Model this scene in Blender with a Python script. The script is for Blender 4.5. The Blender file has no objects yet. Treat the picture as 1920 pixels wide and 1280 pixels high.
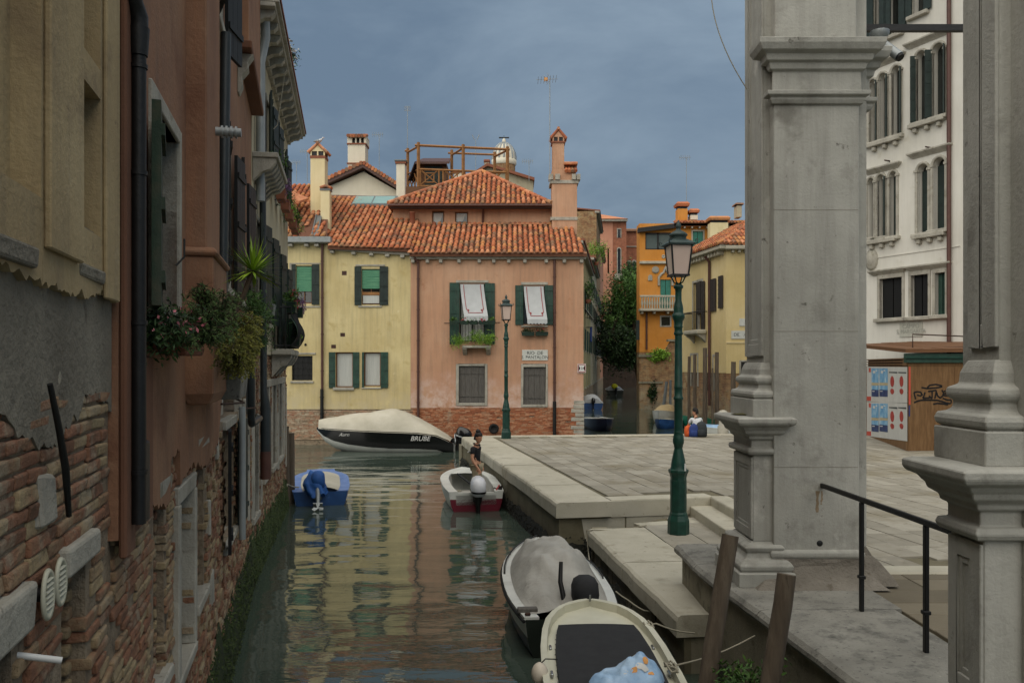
import bpy, bmesh, math, random
from mathutils import Vector, Matrix, noise as MN
random.seed(11)
R = random.uniform
PI = math.pi
S = bpy.context.scene
COL = S.collection
# ---------------------------------------------------------------- camera
FPX, CXP, HOR, CZ = 1600.0, 960.0, 685.0, 3.4     # focal (px of a 1920 frame), axis, horizon row, eye height above the water
cam = bpy.data.objects.new('camera', bpy.data.cameras.new('camera'))
COL.objects.link(cam)
cam.location = (0, 0, CZ)
cam.rotation_euler = (PI / 2, 0, 0)
cam.data.sensor_width = 36
cam.data.lens = FPX / 1920 * 36
cam.data.shift_y = (HOR - 640) / 1920
cam.data.clip_start = 0.05
cam.data.clip_end = 4000
S.camera = cam
# ---------------------------------------------------------------- sky + sun (overcast, light from behind left)
SUN_EL, SUN_AZ = math.radians(57), math.radians(208)   # azimuth of the sun, clockwise from +Y
w = bpy.data.worlds.new('World'); S.world = w; w.use_nodes = True
nt = w.node_tree; N = nt.nodes; L = nt.links
bg = N['Background']; bg.inputs[1].default_value = 0.1
sky = N.new('ShaderNodeTexSky'); sky.sky_type = 'NISHITA'; sky.sun_disc = False
sky.sun_elevation = SUN_EL; sky.sun_rotation = SUN_AZ; sky.air_density = 1.5; sky.dust_density = 3
tc = N.new('ShaderNodeTexCoord')
mp = N.new('ShaderNodeMapping'); mp.inputs['Scale'].default_value = (1.0, 1.0, 2.6); mp.inputs['Location'].default_value = (.3, .1, .2)
nz = N.new('ShaderNodeTexNoise'); nz.inputs['Scale'].default_value = 2.6; nz.inputs['Detail'].default_value = 7; nz.inputs['Roughness'].default_value = .58; nz.inputs['Distortion'].default_value = .35
rp = N.new('ShaderNodeValToRGB')
rp.color_ramp.elements[0].position = .36; rp.color_ramp.elements[1].position = .66
rp.color_ramp.elements[0].color = (.128, .186, .262, 1); rp.color_ramp.elements[1].color = (.225, .298, .378, 1)
sc = N.new('ShaderNodeVectorMath'); sc.operation = 'SCALE'; sc.inputs['Scale'].default_value = 4.05
mx = N.new('ShaderNodeMix'); mx.data_type = 'RGBA'; mx.inputs[0].default_value = .97
L.new(tc.outputs['Generated'], mp.inputs[0]); L.new(mp.outputs[0], nz.inputs['Vector']); L.new(nz.outputs['Fac'], rp.inputs[0])
L.new(rp.outputs[0], sc.inputs[0]); L.new(sky.outputs[0], mx.inputs[6]); L.new(sc.outputs[0], mx.inputs[7]); L.new(mx.outputs[2], bg.inputs[0])
sd = bpy.data.lights.new('sun', 'SUN'); sd.energy = 1.5; sd.angle = math.radians(110); sd.color = (1, .92, .79)
so = bpy.data.objects.new('sun', sd); COL.objects.link(so); so.location = (-10, -20, 40)
sdir = Vector((math.sin(SUN_AZ) * math.cos(SUN_EL), math.cos(SUN_AZ) * math.cos(SUN_EL), math.sin(SUN_EL)))
so.rotation_euler = sdir.to_track_quat('Z', 'Y').to_euler()
vs = S.view_settings; vs.view_transform = 'Standard'; vs.look = 'None'; vs.exposure = 1.4; vs.gamma = 1
S.render.resolution_x = 1024; S.render.resolution_y = 682
# ---------------------------------------------------------------- helpers
def X_(px, d): return (px - CXP) / FPX * d
def Z_(py, d): return CZ - (py - HOR) / FPX * d
def D_(py, z): return (CZ - z) * FPX / (py - HOR)      # depth at which height z shows on row py
def PT(px, py, z):
    d = D_(py, z); return Vector((X_(px, d), d, z))

class MB:
    """collects geometry for ONE mesh object"""
    def __init__(s): s.v = []; s.f = []; s.sm = []; s.r = []; s.any_r = False
    def add(s, vs, fs, smooth=False, r=None):
        o = len(s.v); s.v += [tuple(v) for v in vs]
        for f in fs:
            s.f.append([i + o for i in f]); s.sm.append(smooth); s.r.append(0 if r is None else r)
        if r is not None: s.any_r = True
        return s
    def box(s, x0, y0, z0, x1, y1, z1, r=None, M=None, jit=0):
        vs = [Vector((x, y, z)) for z in (z0, z1) for y in (y0, y1) for x in (x0, x1)]
        if jit: vs = [v + Vector((R(-jit, jit), R(-jit, jit), R(-jit, jit))) for v in vs]
        if M is not None: vs = [M @ v for v in vs]
        return s.add(vs, [(0, 2, 3, 1), (4, 5, 7, 6), (0, 1, 5, 4), (2, 6, 7, 3), (0, 4, 6, 2), (1, 3, 7, 5)], r=r)
    def loft(s, rings, cap=True, smooth=True, closed=True, r=None):
        n = len(rings[0]); vs = [p for q in rings for p in q]; fs = []
        for i in range(len(rings) - 1):
            for j in range(n if closed else n - 1):
                k = (j + 1) % n; fs.append((i * n + j, i * n + k, (i + 1) * n + k, (i + 1) * n + j))
        s.add(vs, fs, smooth, r)
        if cap and closed:
            s.add(rings[0], [tuple(range(n))[::-1]], False, r); s.add(rings[-1], [tuple(range(n))], False, r)
        return s
    def lathe(s, prof, n=16, c=(0, 0, 0), smooth=True, ph=0, cap=True, sx=1, sy=1, r=None):
        rings = [[(c[0] + sx * rr * math.cos(ph + 2 * PI * k / n), c[1] + sy * rr * math.sin(ph + 2 * PI * k / n), c[2] + z) for k in range(n)] for rr, z in prof]
        return s.loft(rings, cap, smooth, r=r)
    def tube(s, path, rad, n=8, smooth=True, cap=True, r=None):
        P = [Vector(p) for p in path]; m = len(P)
        rad = rad if isinstance(rad, (list, tuple)) else [rad] * m
        up = Vector((0, 0, 1)); rings = []; pa = None
        for i in range(m):
            t = (P[min(i + 1, m - 1)] - P[max(i - 1, 0)]).normalized()
            if pa is None:
                a = t.cross(up)
                if a.length < .1: a = t.cross(Vector((1, 0, 0)))
            else: a = pa - t * pa.dot(t)
            a.normalize(); pa = a; b = t.cross(a)
            rings.append([P[i] + (a * math.cos(2 * PI * k / n) + b * math.sin(2 * PI * k / n)) * rad[i] for k in range(n)])
        return s.loft(rings, cap, smooth, r=r)
    def prism(s, pts, z0, z1, r=None, M=None):
        """polygon pts [(x,y)] extruded in z, counter-clockwise"""
        n = len(pts); vs = [Vector((p[0], p[1], z0)) for p in pts] + [Vector((p[0], p[1], z1)) for p in pts]
        if M is not None: vs = [M @ v for v in vs]
        return s.add(vs, [tuple(range(n))[::-1], tuple(range(n, 2 * n))] + [(i, (i + 1) % n, n + (i + 1) % n, n + i) for i in range(n)], r=r)
    def sheet(s, pts, y0, y1, r=None):
        """polygon pts [(x,z)] standing in the local xz plane between y0 (front) and y1"""
        n = len(pts); vs = [(p[0], y0, p[1]) for p in pts] + [(p[0], y1, p[1]) for p in pts]
        return s.add(vs, [tuple(range(n)), tuple(range(n, 2 * n))[::-1]] + [(i, n + i, n + (i + 1) % n, (i + 1) % n) for i in range(n)], r=r)
    def ball(s, c, rx, ry, rz, n=10, m=6, r=None):
        prof = [(max(math.sin(PI * i / m), .02), -math.cos(PI * i / m)) for i in range(m + 1)]
        return s.loft([[(c[0] + rx * q * math.cos(2 * PI * k / n), c[1] + ry * q * math.sin(2 * PI * k / n), c[2] + rz * z) for k in range(n)] for q, z in prof], True, True, r=r)
    def xf(s, M, start=0):
        s.v[start:] = [tuple(M @ Vector(v)) for v in s.v[start:]]; return s
    def mesh(s, name, mat, bevel=0, seg=1):
        me = bpy.data.meshes.new(name); me.from_pydata(s.v, [], s.f)
        me.polygons.foreach_set('use_smooth', s.sm)
        if s.any_r:
            a = me.attributes.new('rnd', 'FLOAT', 'FACE'); a.data.foreach_set('value', s.r)
        if bevel:
            bm = bmesh.new(); bm.from_mesh(me)
            bmesh.ops.remove_doubles(bm, verts=bm.verts, dist=1e-5)
            es = [e for e in bm.edges if len(e.link_faces) == 2 and e.calc_face_angle(0) > .5]
            bmesh.ops.bevel(bm, geom=es, offset=bevel, segments=seg, profile=.5, affect='EDGES', clamp_overlap=True)
            bm.to_mesh(me); bm.free()
        me.materials.append(M_[mat] if isinstance(mat, str) else mat); me.update(); return me
    def build(s, name, mat, parent=None, bevel=0, seg=1, stuff=False, loc=(0, 0, 0), rot=(0, 0, 0)):
        return link(name, s.mesh(name, mat, bevel, seg), parent, loc, rot, stuff)

def link(name, me, parent=None, loc=(0, 0, 0), rot=(0, 0, 0), stuff=False):
    o = bpy.data.objects.new(name, me); COL.objects.link(o); o.parent = parent; o.location = loc; o.rotation_euler = rot
    if stuff: o['kind'] = 'stuff'
    return o
def tag(o, label, cat, group=None):
    o['label'] = label; o['category'] = cat
    if group: o['group'] = group
    return o
def thing(name, label, cat, loc=(0, 0, 0), rz=0, group=None):
    o = bpy.data.objects.new(name, None); COL.objects.link(o); o.location = loc; o.rotation_euler = (0, 0, rz)
    o.empty_display_size = .2
    return tag(o, label, cat, group)
def struct(o): o['kind'] = 'structure'; return o
def cbox(name, mat, parent, *a, bevel=0): return MB().box(*a).build(name, mat, parent, bevel)
def rotm(ax, a): return Matrix.Rotation(a, 4, ax)
def TR(x, y, z): return Matrix.Translation((x, y, z))

def wall_holes(mb, u0, u1, z0, z1, holes, dep=.25, y=0, back=None):
    """front wall in the local xz plane (y inward) with rectangular openings and their reveals"""
    xs = sorted({u0, u1} | {h[i] for h in holes for i in (0, 1) if u0 < h[i] < u1}); zs = sorted({z0, z1} | {h[i] for h in holes for i in (2, 3) if z0 < h[i] < z1})
    for a, b in zip(xs, xs[1:]):
        for c, d in zip(zs, zs[1:]):
            m, n = (a + b) / 2, (c + d) / 2
            if any(h[0] < m < h[1] and h[2] < n < h[3] for h in holes): continue
            mb.add([(a, y, c), (b, y, c), (b, y, d), (a, y, d)], [(0, 1, 2, 3)])
    for (a, b, c, d) in holes:
        e = y + dep
        mb.add([(a, y, c), (a, e, c), (a, e, d), (a, y, d)], [(3, 2, 1, 0)])
        mb.add([(b, y, c), (b, e, c), (b, e, d), (b, y, d)], [(0, 1, 2, 3)])
        mb.add([(a, y, c), (b, y, c), (b, e, c), (a, e, c)], [(0, 1, 2, 3)])
        mb.add([(a, y, d), (b, y, d), (b, e, d), (a, e, d)], [(3, 2, 1, 0)])
    if back:   # the rest of the block
        mb.add([(u0, y, z0), (u0, back, z0), (u0, back, z1), (u0, y, z1)], [(3, 2, 1, 0)])
        mb.add([(u1, y, z0), (u1, back, z0), (u1, back, z1), (u1, y, z1)], [(0, 1, 2, 3)])
        mb.add([(u0, back, z0), (u1, back, z0), (u1, back, z1), (u0, back, z1)], [(3, 2, 1, 0)])
        mb.add([(u0, y, z1), (u1, y, z1), (u1, back, z1), (u0, back, z1)], [(0, 1, 2, 3)])
    return mb
def text_mesh(body, size, mat, ext=.004, shear=0, align='CENTER'):
    c = bpy.data.curves.new('lettering', 'FONT'); c.body = body; c.size = size; c.extrude = ext; c.align_x = align; c.align_y = 'CENTER'; c.resolution_u = 3; c.shear = shear
    o = bpy.data.objects.new('lettering', c); COL.objects.link(o)
    bpy.context.view_layer.update()
    me = bpy.data.meshes.new_from_object(o.evaluated_get(bpy.context.evaluated_depsgraph_get()))
    bpy.data.objects.remove(o); bpy.data.curves.remove(c)
    me.materials.clear(); me.materials.append(M_[mat]); me.name = 'lettering'; return me
def leaves(mb, c, rad, n, size, asp=.5, clumps=8, spread=.35, dirup=0, r0=0, r1=1, bend=None):
    """n small leaf faces gathered in uneven clumps inside an ellipsoid"""
    C = []
    for _ in range(clumps):
        while True:
            p = Vector((R(-1, 1), R(-1, 1), R(-1, 1)))
            if .15 < p.length < 1: break
        C.append((p, R(.6, 1.25), R(r0, r1)))
    for _ in range(n):
        p, k, rr = random.choice(C)
        q = p * .8 + Vector((random.gauss(0, spread), random.gauss(0, spread), random.gauss(0, spread))) * k
        P = Vector((c[0] + q.x * rad[0], c[1] + q.y * rad[1], c[2] + q.z * rad[2]))
        a = Vector((R(-1, 1), R(-1, 1), R(-1, 1) + dirup)).normalized(); b = a.orthogonal().normalized()
        b = (Matrix.Rotation(R(0, 2 * PI), 3, a) @ b) * size * asp * R(.7, 1.2); a = a * size * R(.6, 1.3)
        mb.add([P - a, P + b * .5, P + a, P - b * .5], [(0, 1, 2, 3)], False, min(1, max(0, rr * .7 + R(0, .3))))
    return mb

def spray(mb, wood, base, tips, subs=9, sl=.09, nl=.03, needles=9, droop=.03, asp=.14):
    """feathery branches: a bent limb to every tip, side twigs along it, thin needles along each twig"""
    base = Vector(base)
    for tip in tips:
        tip = Vector(tip); mid = (base + tip) / 2 + Vector((R(-.05, .05), R(-.05, .05), R(0, .05)))
        P = [base.lerp(mid, f / 4) if f < 4 else mid.lerp(tip, (f - 4) / 4) for f in range(9)]
        wood.tube(P, [.008 - .0007 * i for i in range(9)], 4); dv = (tip - mid).normalized()
        for k in range(subs):
            f = .3 + .7 * (k + R(0, 1)) / subs; p = base.lerp(mid, f * 2) if f < .5 else mid.lerp(tip, f * 2 - 1)
            t = (dv * R(.4, 1) + Vector((R(-1, 1), R(-1, 1), R(-.7, .8)))).normalized(); ln = sl * R(.6, 1.3); rr = R(0, 1)
            wood.tube([p, p + t * ln], [.0025, .001], 3)
            for j in range(needles):
                g = (j + R(0, 1)) / needles; q = p + t * ln * g + Vector((0, 0, -droop * g * g))
                a = (t * .8 + Vector((R(-1, 1), R(-1, 1), R(-1, 1)))).normalized(); b = a.orthogonal().normalized() * nl * asp; a *= nl * R(.7, 1.3)
                mb.add([q - b, q + b, q + a + b * .3, q + a - b * .3], [(0, 1, 2, 3)], False, min(1, rr * .7 + R(0, .3)))
# ---------------------------------------------------------------- materials
M_ = {}
def hexc(h): 
    c = [int(h[i:i + 2], 16) / 255 for i in (0, 2, 4)]
    return tuple(x / 12.92 if x <= .04045 else ((x + .055) / 1.055) ** 2.4 for x in c) + (1,)
def mat(name, cols, scale=3, rough=.8, bump=.2, bscale=40, rnd=0, metal=0, streak=0, stain=None, detail=6, spec=.4, vec=(1, 1, 1), bdist=.01, sub=None, tide=None, courses=None):
    m = bpy.data.materials.new(name); m.use_nodes = True; nt = m.node_tree; N = nt.nodes; L = nt.links
    b = N['Principled BSDF']; b.inputs['Roughness'].default_value = rough; b.inputs['Metallic'].default_value = metal
    b.inputs['Specular IOR Level'].default_value = spec
    cols = [hexc(c) if isinstance(c, str) else tuple(c) + (1,) for c in cols]
    g = N.new('ShaderNodeNewGeometry'); mp = N.new('ShaderNodeMapping'); mp.inputs['Scale'].default_value = vec; L.new(g.outputs['Position'], mp.inputs[0])
    def noise(sc, de=detail, ro=.6, v=mp):
        n = N.new('ShaderNodeTexNoise'); n.inputs['Scale'].default_value = sc; n.inputs['Detail'].default_value = de; n.inputs['Roughness'].default_value = ro; L.new(v.outputs[0], n.inputs['Vector']); return n
    def rng(sock, a, z, c=0, d=1):
        r = N.new('ShaderNodeMapRange'); r.inputs[1].default_value = a; r.inputs[2].default_value = z; r.inputs[3].default_value = c; r.inputs[4].default_value = d; L.new(sock, r.inputs[0]); return r.outputs[0]
    def math_(op, a, c):
        k = N.new('ShaderNodeMath'); k.operation = op
        for i, q in enumerate((a, c)):
            if isinstance(q, (int, float)): k.inputs[i].default_value = q
            else: L.new(q, k.inputs[i])
        return k.outputs[0]
    val = rng(noise(scale).outputs['Fac'], .3, .7)
    if rnd:
        oi = N.new('ShaderNodeObjectInfo'); at = N.new('ShaderNodeAttribute'); at.attribute_name = 'rnd'
        fr = math_('FRACT', math_('ADD', oi.outputs['Random'], at.outputs['Fac']), 0)
        val = math_('ADD', math_('MULTIPLY', val, 1 - rnd), math_('MULTIPLY', fr, rnd))
    rp = N.new('ShaderNodeValToRGB'); e = rp.color_ramp.elements
    e[0].color = cols[0]; e[-1].color = cols[-1]
    for i, c in enumerate(cols[1:-1]):
        k = e.new((i + 1) / (len(cols) - 1)); k.color = c
    L.new(val, rp.inputs[0]); col = rp.outputs[0]
    def mixc(fac, c2, col, op='MIX'):
        k = N.new('ShaderNodeMix'); k.data_type = 'RGBA'; k.blend_type = op
        L.new(fac, k.inputs[0]); L.new(col, k.inputs[6])
        if isinstance(c2, tuple): k.inputs[7].default_value = c2
        else: L.new(c2, k.inputs[7])
        return k.outputs[2]
    if streak:
        m2 = N.new('ShaderNodeMapping'); m2.inputs['Scale'].default_value = (7, 7, .5); L.new(g.outputs['Position'], m2.inputs[0])
        f = rng(noise(1, 5, .7, m2).outputs['Fac'], .45, .75, 0, streak)
        col = mixc(f, (.1, .09, .075, 1), col)
    if stain:
        for (c2, lo, hi, sc2) in (stain if isinstance(stain, list) else [stain]):
            f = rng(noise(sc2, 8, .65).outputs['Fac'], lo, hi)
            col = mixc(f, hexc(c2) if isinstance(c2, str) else tuple(c2) + (1,), col)
    if courses:     # distant brickwork, too fine to model
        sx = N.new('ShaderNodeSeparateXYZ'); L.new(g.outputs['Position'], sx.inputs[0]); cb = N.new('ShaderNodeCombineXYZ')
        L.new(math_('ADD', sx.outputs[0], math_('MULTIPLY', sx.outputs[1], -.8)), cb.inputs[0]); L.new(sx.outputs[2], cb.inputs[1])
        bt = N.new('ShaderNodeTexBrick'); bt.inputs['Scale'].default_value = 1; bt.inputs['Brick Width'].default_value = .27; bt.inputs['Row Height'].default_value = .085; bt.inputs['Mortar Size'].default_value = .012
        bt.inputs['Color1'].default_value = (.55, .55, .55, 1); bt.inputs['Color2'].default_value = (1.15, 1.1, 1.0, 1); bt.inputs['Mortar'].default_value = (1.3, 1.35, 1.35, 1); L.new(cb.outputs[0], bt.inputs['Vector'])
        k_ = N.new('ShaderNodeValue'); k_.outputs[0].default_value = courses; col = mixc(k_.outputs[0], bt.outputs[0], col, 'MULTIPLY')
    if tide:
        for (c2, z0, z1, amt) in tide:      # damp and salt marks that climb the wall from its foot
            sp_ = N.new('ShaderNodeSeparateXYZ'); L.new(g.outputs['Position'], sp_.inputs[0])
            h_ = math_('ADD', sp_.outputs[2], math_('MULTIPLY', math_('SUBTRACT', noise(1.1, 6, .65).outputs['Fac'], .5), (z1 - z0) * 2.2))
            f = math_('MULTIPLY', rng(h_, z1, z0, 0, amt), rng(noise(2.3, 6, .7).outputs['Fac'], .38, .6))
            col = mixc(f, hexc(c2), col)
    L.new(col, b.inputs['Base Color'])
    if bump:
        bp = N.new('ShaderNodeBump'); bp.inputs['Strength'].default_value = bump; bp.inputs['Distance'].default_value = bdist
        L.new(noise(bscale, 5, .65).outputs['Fac'], bp.inputs['Height']); L.new(bp.outputs[0], b.inputs['Normal'])
    if sub: b.inputs['Transmission Weight'].default_value = sub
    M_[name] = m; return m
# plaster
mat('plaster_yellow', ['bba978', 'c7b787', 'd2c393'], .6, .9, .35, 22, streak=.30, stain=[('b09c68', .58, .74, 1.6), ('d8cda6', .64, .8, 2.3)], tide=[('a8966a', 1.4, 3.4, .7), ('cfc5a8', 1.3, 2.6, .6)])
mat('plaster_pink', ['ae8468', 'b98f72', 'c29c80'], .5, .9, .4, 22, streak=.30, stain=[('c4a993', .62, .76, .9), ('a27457', .6, .75, 1.7)], tide=[('b98a78', 1.5, 3.6, .8), ('cdb9ab', 1.5, 3.0, .95)])
mat('plaster_orange_near', ['7e5a45', '8e684f', '9a7559'], .8, .9, .6, 24, streak=.4, stain=[('75503c', .54, .72, 1.4), ('a98468', .6, .76, 2.0), ('8d7460', .64, .76, 4.5)], bdist=.015)
mat('plaster_brown', ['604030', '6c4936', '76533f'], .9, .9, .4, 30, streak=.25)
mat('plaster_cream_near', ['9a8663', 'a8946f', 'b3a07b'], .9, .9, .5, 24, streak=.4, stain=[('86745a', .55, .72, 1.7), ('b7a88a', .6, .75, 2.6), ('766650', .64, .74, 6)], bdist=.015)
mat('cement_grey', ['6d675b', '7d776a', '8f897a'], 2.2, .95, 1.0, 22, stain=[('5a5348', .56, .7, 6), ('a39c8b', .64, .74, 9)], bdist=.02)
mat('plaster_far_cream', ['a89f86', 'b5ac92', 'bfb69c'], .8, .9, .3, 25, streak=.3, stain=[('90866d', .6, .75, 1.3)])
mat('plaster_white', ['c2bfb4', 'cdcac0', 'd5d3ca'], .4, .9, .2, 20, streak=.12, stain=[('aaa592', .62, .78, .9)])
mat('plaster_house_orange', ['b8782c', 'c48336', 'cd8e45'], .5, .9, .2, 20, streak=.14, stain=[('b86d22', .6, .75, 1.1)])
mat('plaster_pale_yellow', ['c2ad78', 'ccb884', 'd4c293'], .5, .9, .2, 20, streak=.1)
mat('plaster_olive', ['9a9264', 'a69d70', 'b0a67b'], .6, .9, .2, 20, streak=.25)
mat('plaster_salmon', ['b07a62', 'bb866c', 'c59278'], .5, .9, .2, 20, streak=.2)
mat('plaster_chimney_cream', ['cfbf92', 'd8c99e', 'dfd2ab'], .8, .9, .2, 20, streak=.1)
mat('plaster_chimney_white', ['cdc5b0', 'd6cfbb', 'ded8c6'], .8, .9, .15, 20, streak=.08)
# masonry
mat('brick_old', ['5a4232', '785642', '8a614a', '917a5e', 'a18f6e', '76614c'], 9, .95, 1.0, 45, rnd=.7, stain=[('9d917c', .52, .72, 5), ('4f4136', .6, .74, 13)], bdist=.014)
mat('brick_orange', ['7d4a34', '9a5e42', 'ab6f4e', 'b8896a', '8d6a52'], 4, .95, .5, 40, rnd=.7, stain=[('b3a48c', .6, .78, 1.2)])
mat('brick_pale', ['8d7a64', 'a08c74', 'a87f66', 'b3a58e', '8a5c48'], 4, .95, .5, 40, rnd=.75, stain=[('b3a996', .6, .78, 1.5)])
mat('brick_far', ['6f4f3b', '866548', '957a58', '7f6752'], 2.2, .95, .6, 30, streak=.3, stain=[('a39678', .55, .75, 1.1), ('57483a', .6, .75, 1.6)], courses=.9, tide=[('3c3a28', .1, .9, .9), ('a59d88', .8, 2.4, .6)])
mat('brick_painted_shade', ['2c231d', '382c24', '42362c'], 1.5, .9, .4, 30, streak=.3, courses=.6)  # brick colour darkened to carry the shade at the canal end
mat('brick_red', ['80503c', '8f5b45', '9c6850'], 1.5, .95, .4, 30, streak=.2, courses=.7)
mat('mortar', ['7a6c5a', '8b7c68', '9a8c77'], 10, .97, 1.0, 40, stain=[('3f352b', .55, .7, 7)], bdist=.02)
mat('stone_white', ['8f8b80', 'a19d91', 'b0ac9f'], 2.5, .8, .7, 34, streak=.25, stain=[('77725f', .56, .72, 4), ('5f5a4e', .63, .72, 11)], bdist=.014)
mat('stone_pillar', ['96958d', 'a4a39b', 'b1b0a8'], 1.3, .75, .5, 30, streak=.3, stain=[('7c7a72', .55, .72, 1.9), ('b5b3ab', .6, .72, 3.1), ('5f5c54', .65, .72, 8), ('86785f', .68, .78, 2.4)], bdist=.012)
mat('stone_kerb', ['9c9787', 'aaa594', 'b6b1a1'], 1.6, .72, .5, 40, rnd=.3, stain=[('857f6d', .56, .74, 2.2), ('6c6757', .62, .72, 9), ('c0bcae', .64, .76, 5), ('4f4b40', .69, .74, 16)], bdist=.012)
mat('stone_ledge', ['716f68', '817f77', '918f86'], 2, .85, .8, 60, stain=[('54534e', .5, .7, 5), ('4a4945', .58, .68, 22), ('a3a196', .62, .74, 30)], bdist=.01)
mat('stone_wall', ['6f6a58', '827c69', '938d7a'], 2, .85, .6, 40, rnd=.3, streak=.4, stain=[('4a4a38', .55, .72, 3.5)], bdist=.012)
mat('stone_rough', ['69635a', '7a746a', '8a847a'], 2.2, .95, .9, 26, stain=[('a59a88', .62, .72, 4), ('51473a', .6, .72, 6)], bdist=.03)
mat('paving', ['787367', '878275', '938e81', 'a09b8e'], 3, .8, .45, 45, rnd=.6, stain=[('776f5b', .5, .7, .7), ('6c6653', .6, .72, 5), ('a8a18f', .64, .76, 2.2)], bdist=.008)
mat('paving_bed', ['57523f', '655f4c', '6d6753'], 3, .95, .5, 40)
mat('paving_dark', ['5c5546', '6a6252', '766e5d'], 3, .85, .35, 45, rnd=.7)
mat('tile', ['6b5240', '9c5a3e', 'b06844', 'b8714c', 'c98e68', 'a8623f', '7d6450', 'c2854f', 'b5795a'], 7, .9, .4, 60, rnd=.85, stain=[('5f584a', .55, .72, .9), ('5a5346', .62, .74, 4.0)], bdist=.006)
mat('tile_bed', ['5a3a2a', '6b4633'], 6, .95, .6, 30)
mat('moss', ['4d4c2f', '5d5a3a', '6e6a48'], 20, .95, .8, 60)
mat('seaweed', ['1a2310', '293617', '394820', '485629'], 6, .8, .9, 30, rnd=.6, bdist=.03)
mat('seaweed_dark', ['171710', '23231a', '2e2d20'], 6, .75, .9, 30, rnd=.6, bdist=.03)
# wood, metal, paint
mat('wood_pole', ['4b4136', '5c5144', '6d6253'], 3, .9, .7, 18, vec=(6, 6, .6), stain=[('3a3128', .6, .75, 3)], bdist=.01)
mat('wood_altana', ['7d5631', '8d633a', '9a7044'], 4, .8, .3, 30)
mat('wood_brown', ['5e3f26', '6d4a2e'], 5, .7, .3, 30)
mat('wood_grey', ['4a4742', '575450', '63605a'], 4, .85, .6, 14, vec=(9, 9, .8), streak=.25)
mat('plywood', ['5f452a', '6d5133', '7b5f40'], 3, .85, .3, 14, vec=(5, 5, .7), stain=[('5a3b1e', .58, .74, 2.4), ('9a8a70', .7, .76, 16)])
mat('shutter_dark', ['14201c', '1b2925', '22312c'], 5, .6, .2, 40)
mat('shutter_green', ['16332a', '1c3d32', '24493c'], 5, .55, .2, 40, streak=.2)
mat('shutter_black', ['060707', '0b0c0c'], 5, .6, .2, 40)
mat('shutter_teal', ['2b6a5c', '34786a'], 5, .6, .2, 40)
mat('shutter_old', ['1c2d22', '283a2b', '4b4635'], 5, .8, .4, 30, streak=.4)
mat('shutter_brown', ['2c2623', '352e2a'], 5, .6, .2, 40)
mat('iron_black', ['0e0f0f', '171717'], 8, .5, .3, 40)
mat('iron_rust', ['2a1b14', '3a2418', '1d1512'], 12, .8, .5, 60)
mat('rust_streak', ['7d6c54', '887760', '93836c'], 14, .9, .3, 40)
mat('pipe_slate', ['22282a', '2c3335'], 6, .45, .2, 40)
mat('pipe_brown', ['4a2f28', '573a31'], 6, .5, .2, 40)
mat('zinc', ['8a8f90', '9ba0a0'], 5, .45, .15, 30, metal=.3)
mat('lead', ['5a5f60', '6c7070'], 5, .6, .3, 30)
mat('lamp_green', ['0d2f28', '12392f', '174337'], 9, .42, .3, 50, stain=[('23493f', .66, .76, 20)])
mat('lamp_cap', ['2a3836', '364644'], 9, .55, .3, 50)
mat('lamp_glass', ['c4aea0', 'cfbaad'], 2, .25, 0, spec=.6)
mat('window_glass', ['191d1c', '252a28'], 2, .08, 0, spec=.7)
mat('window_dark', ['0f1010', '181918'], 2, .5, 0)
mat('veranda_glass', ['4e5a58', '5d6866'], 1, .1, 0, spec=.7)
mat('skylight_glass', ['7fa09a', '92b0a9'], 1, .15, 0, spec=.7)
mat('curtain', ['a9aca8', 'bdbfba'], 3, .9, .4, 9, vec=(9, 9, .4))
mat('blind_green', ['3d7357', '4d8567', '679a77'], 3, .7, .3, 20, vec=(.6, .6, 9))
mat('awning_white', ['a5a8a9', 'b0b3b4'], 3, .9, .15, 20)
mat('paint_red', ['8f1f22', '9b272a'], 5, .5, 0)
mat('paint_white', ['c6c6c2', 'd2d2ce'], 4, .4, .05, 20)
mat('paint_black', ['0b0b0c', '101011'], 4, .35, 0)
mat('lettering_grey', ['3d4242', '4a4f4f'], 30, .8, 0)
mat('marble_sign', ['b9bbb4', 'c8cac3'], 6, .6, .1, 30, streak=.1)
mat('sign_faded', ['a8a89c', 'b2b2a6'], 6, .7, .1, 30, streak=.15)
mat('lettering_faded', ['8c8d84', '979890'], 30, .8, 0)
# boats
mat('gel_white', ['b4b6b0', 'c3c5bf', 'cdcfc9'], 2, .35, .05, 12, stain=[('9d9c8e', .64, .8, 3)])
mat('gel_black', ['0a0a0b', '101012'], 2, .18, 0, spec=.6)
mat('gel_maroon', ['5c1424', '6a1a2b'], 3, .35, .05, 12)
mat('gel_blue', ['1a3a66', '204474', '294f82'], 3, .4, .05, 12, stain=[('4a6da0', .64, .78, 6)])
mat('gel_blue_pale', ['4f6ba0', '5f7bb0', '7488b4'], 5, .5, .05, 12)
mat('gel_navy', ['14192e', '1a2038'], 3, .35, 0)
mat('gel_green', ['1f6a55', '287a62'], 3, .45, .05, 12)
mat('gel_cream', ['b0ae9a', 'bfbda9', 'c9c7b4'], 2, .4, .05, 12)
mat('hull_dark', ['1b211c', '262d27'], 3, .4, .1, 12)
mat('tarp_beige', ['a29d8d', 'afaa9a', 'bbb6a8'], 1.2, .85, .5, 6, bdist=.03)
mat('tarp_grey', ['8c8a83', '9d9b94', 'aaa8a1'], 1.5, .8, .6, 7, stain=[('75736c', .6, .75, 4)], bdist=.03)
mat('tarp_blue', ['1b4680', '235497', '2e62a4'], 3, .7, .5, 9, bdist=.02)
mat('tarp_tan', ['9a8762', 'a8956f'], 2, .85, .4, 9)
mat('cover_charcoal', ['202123', '292a2c'], 8, .85, .2, 60)
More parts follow.
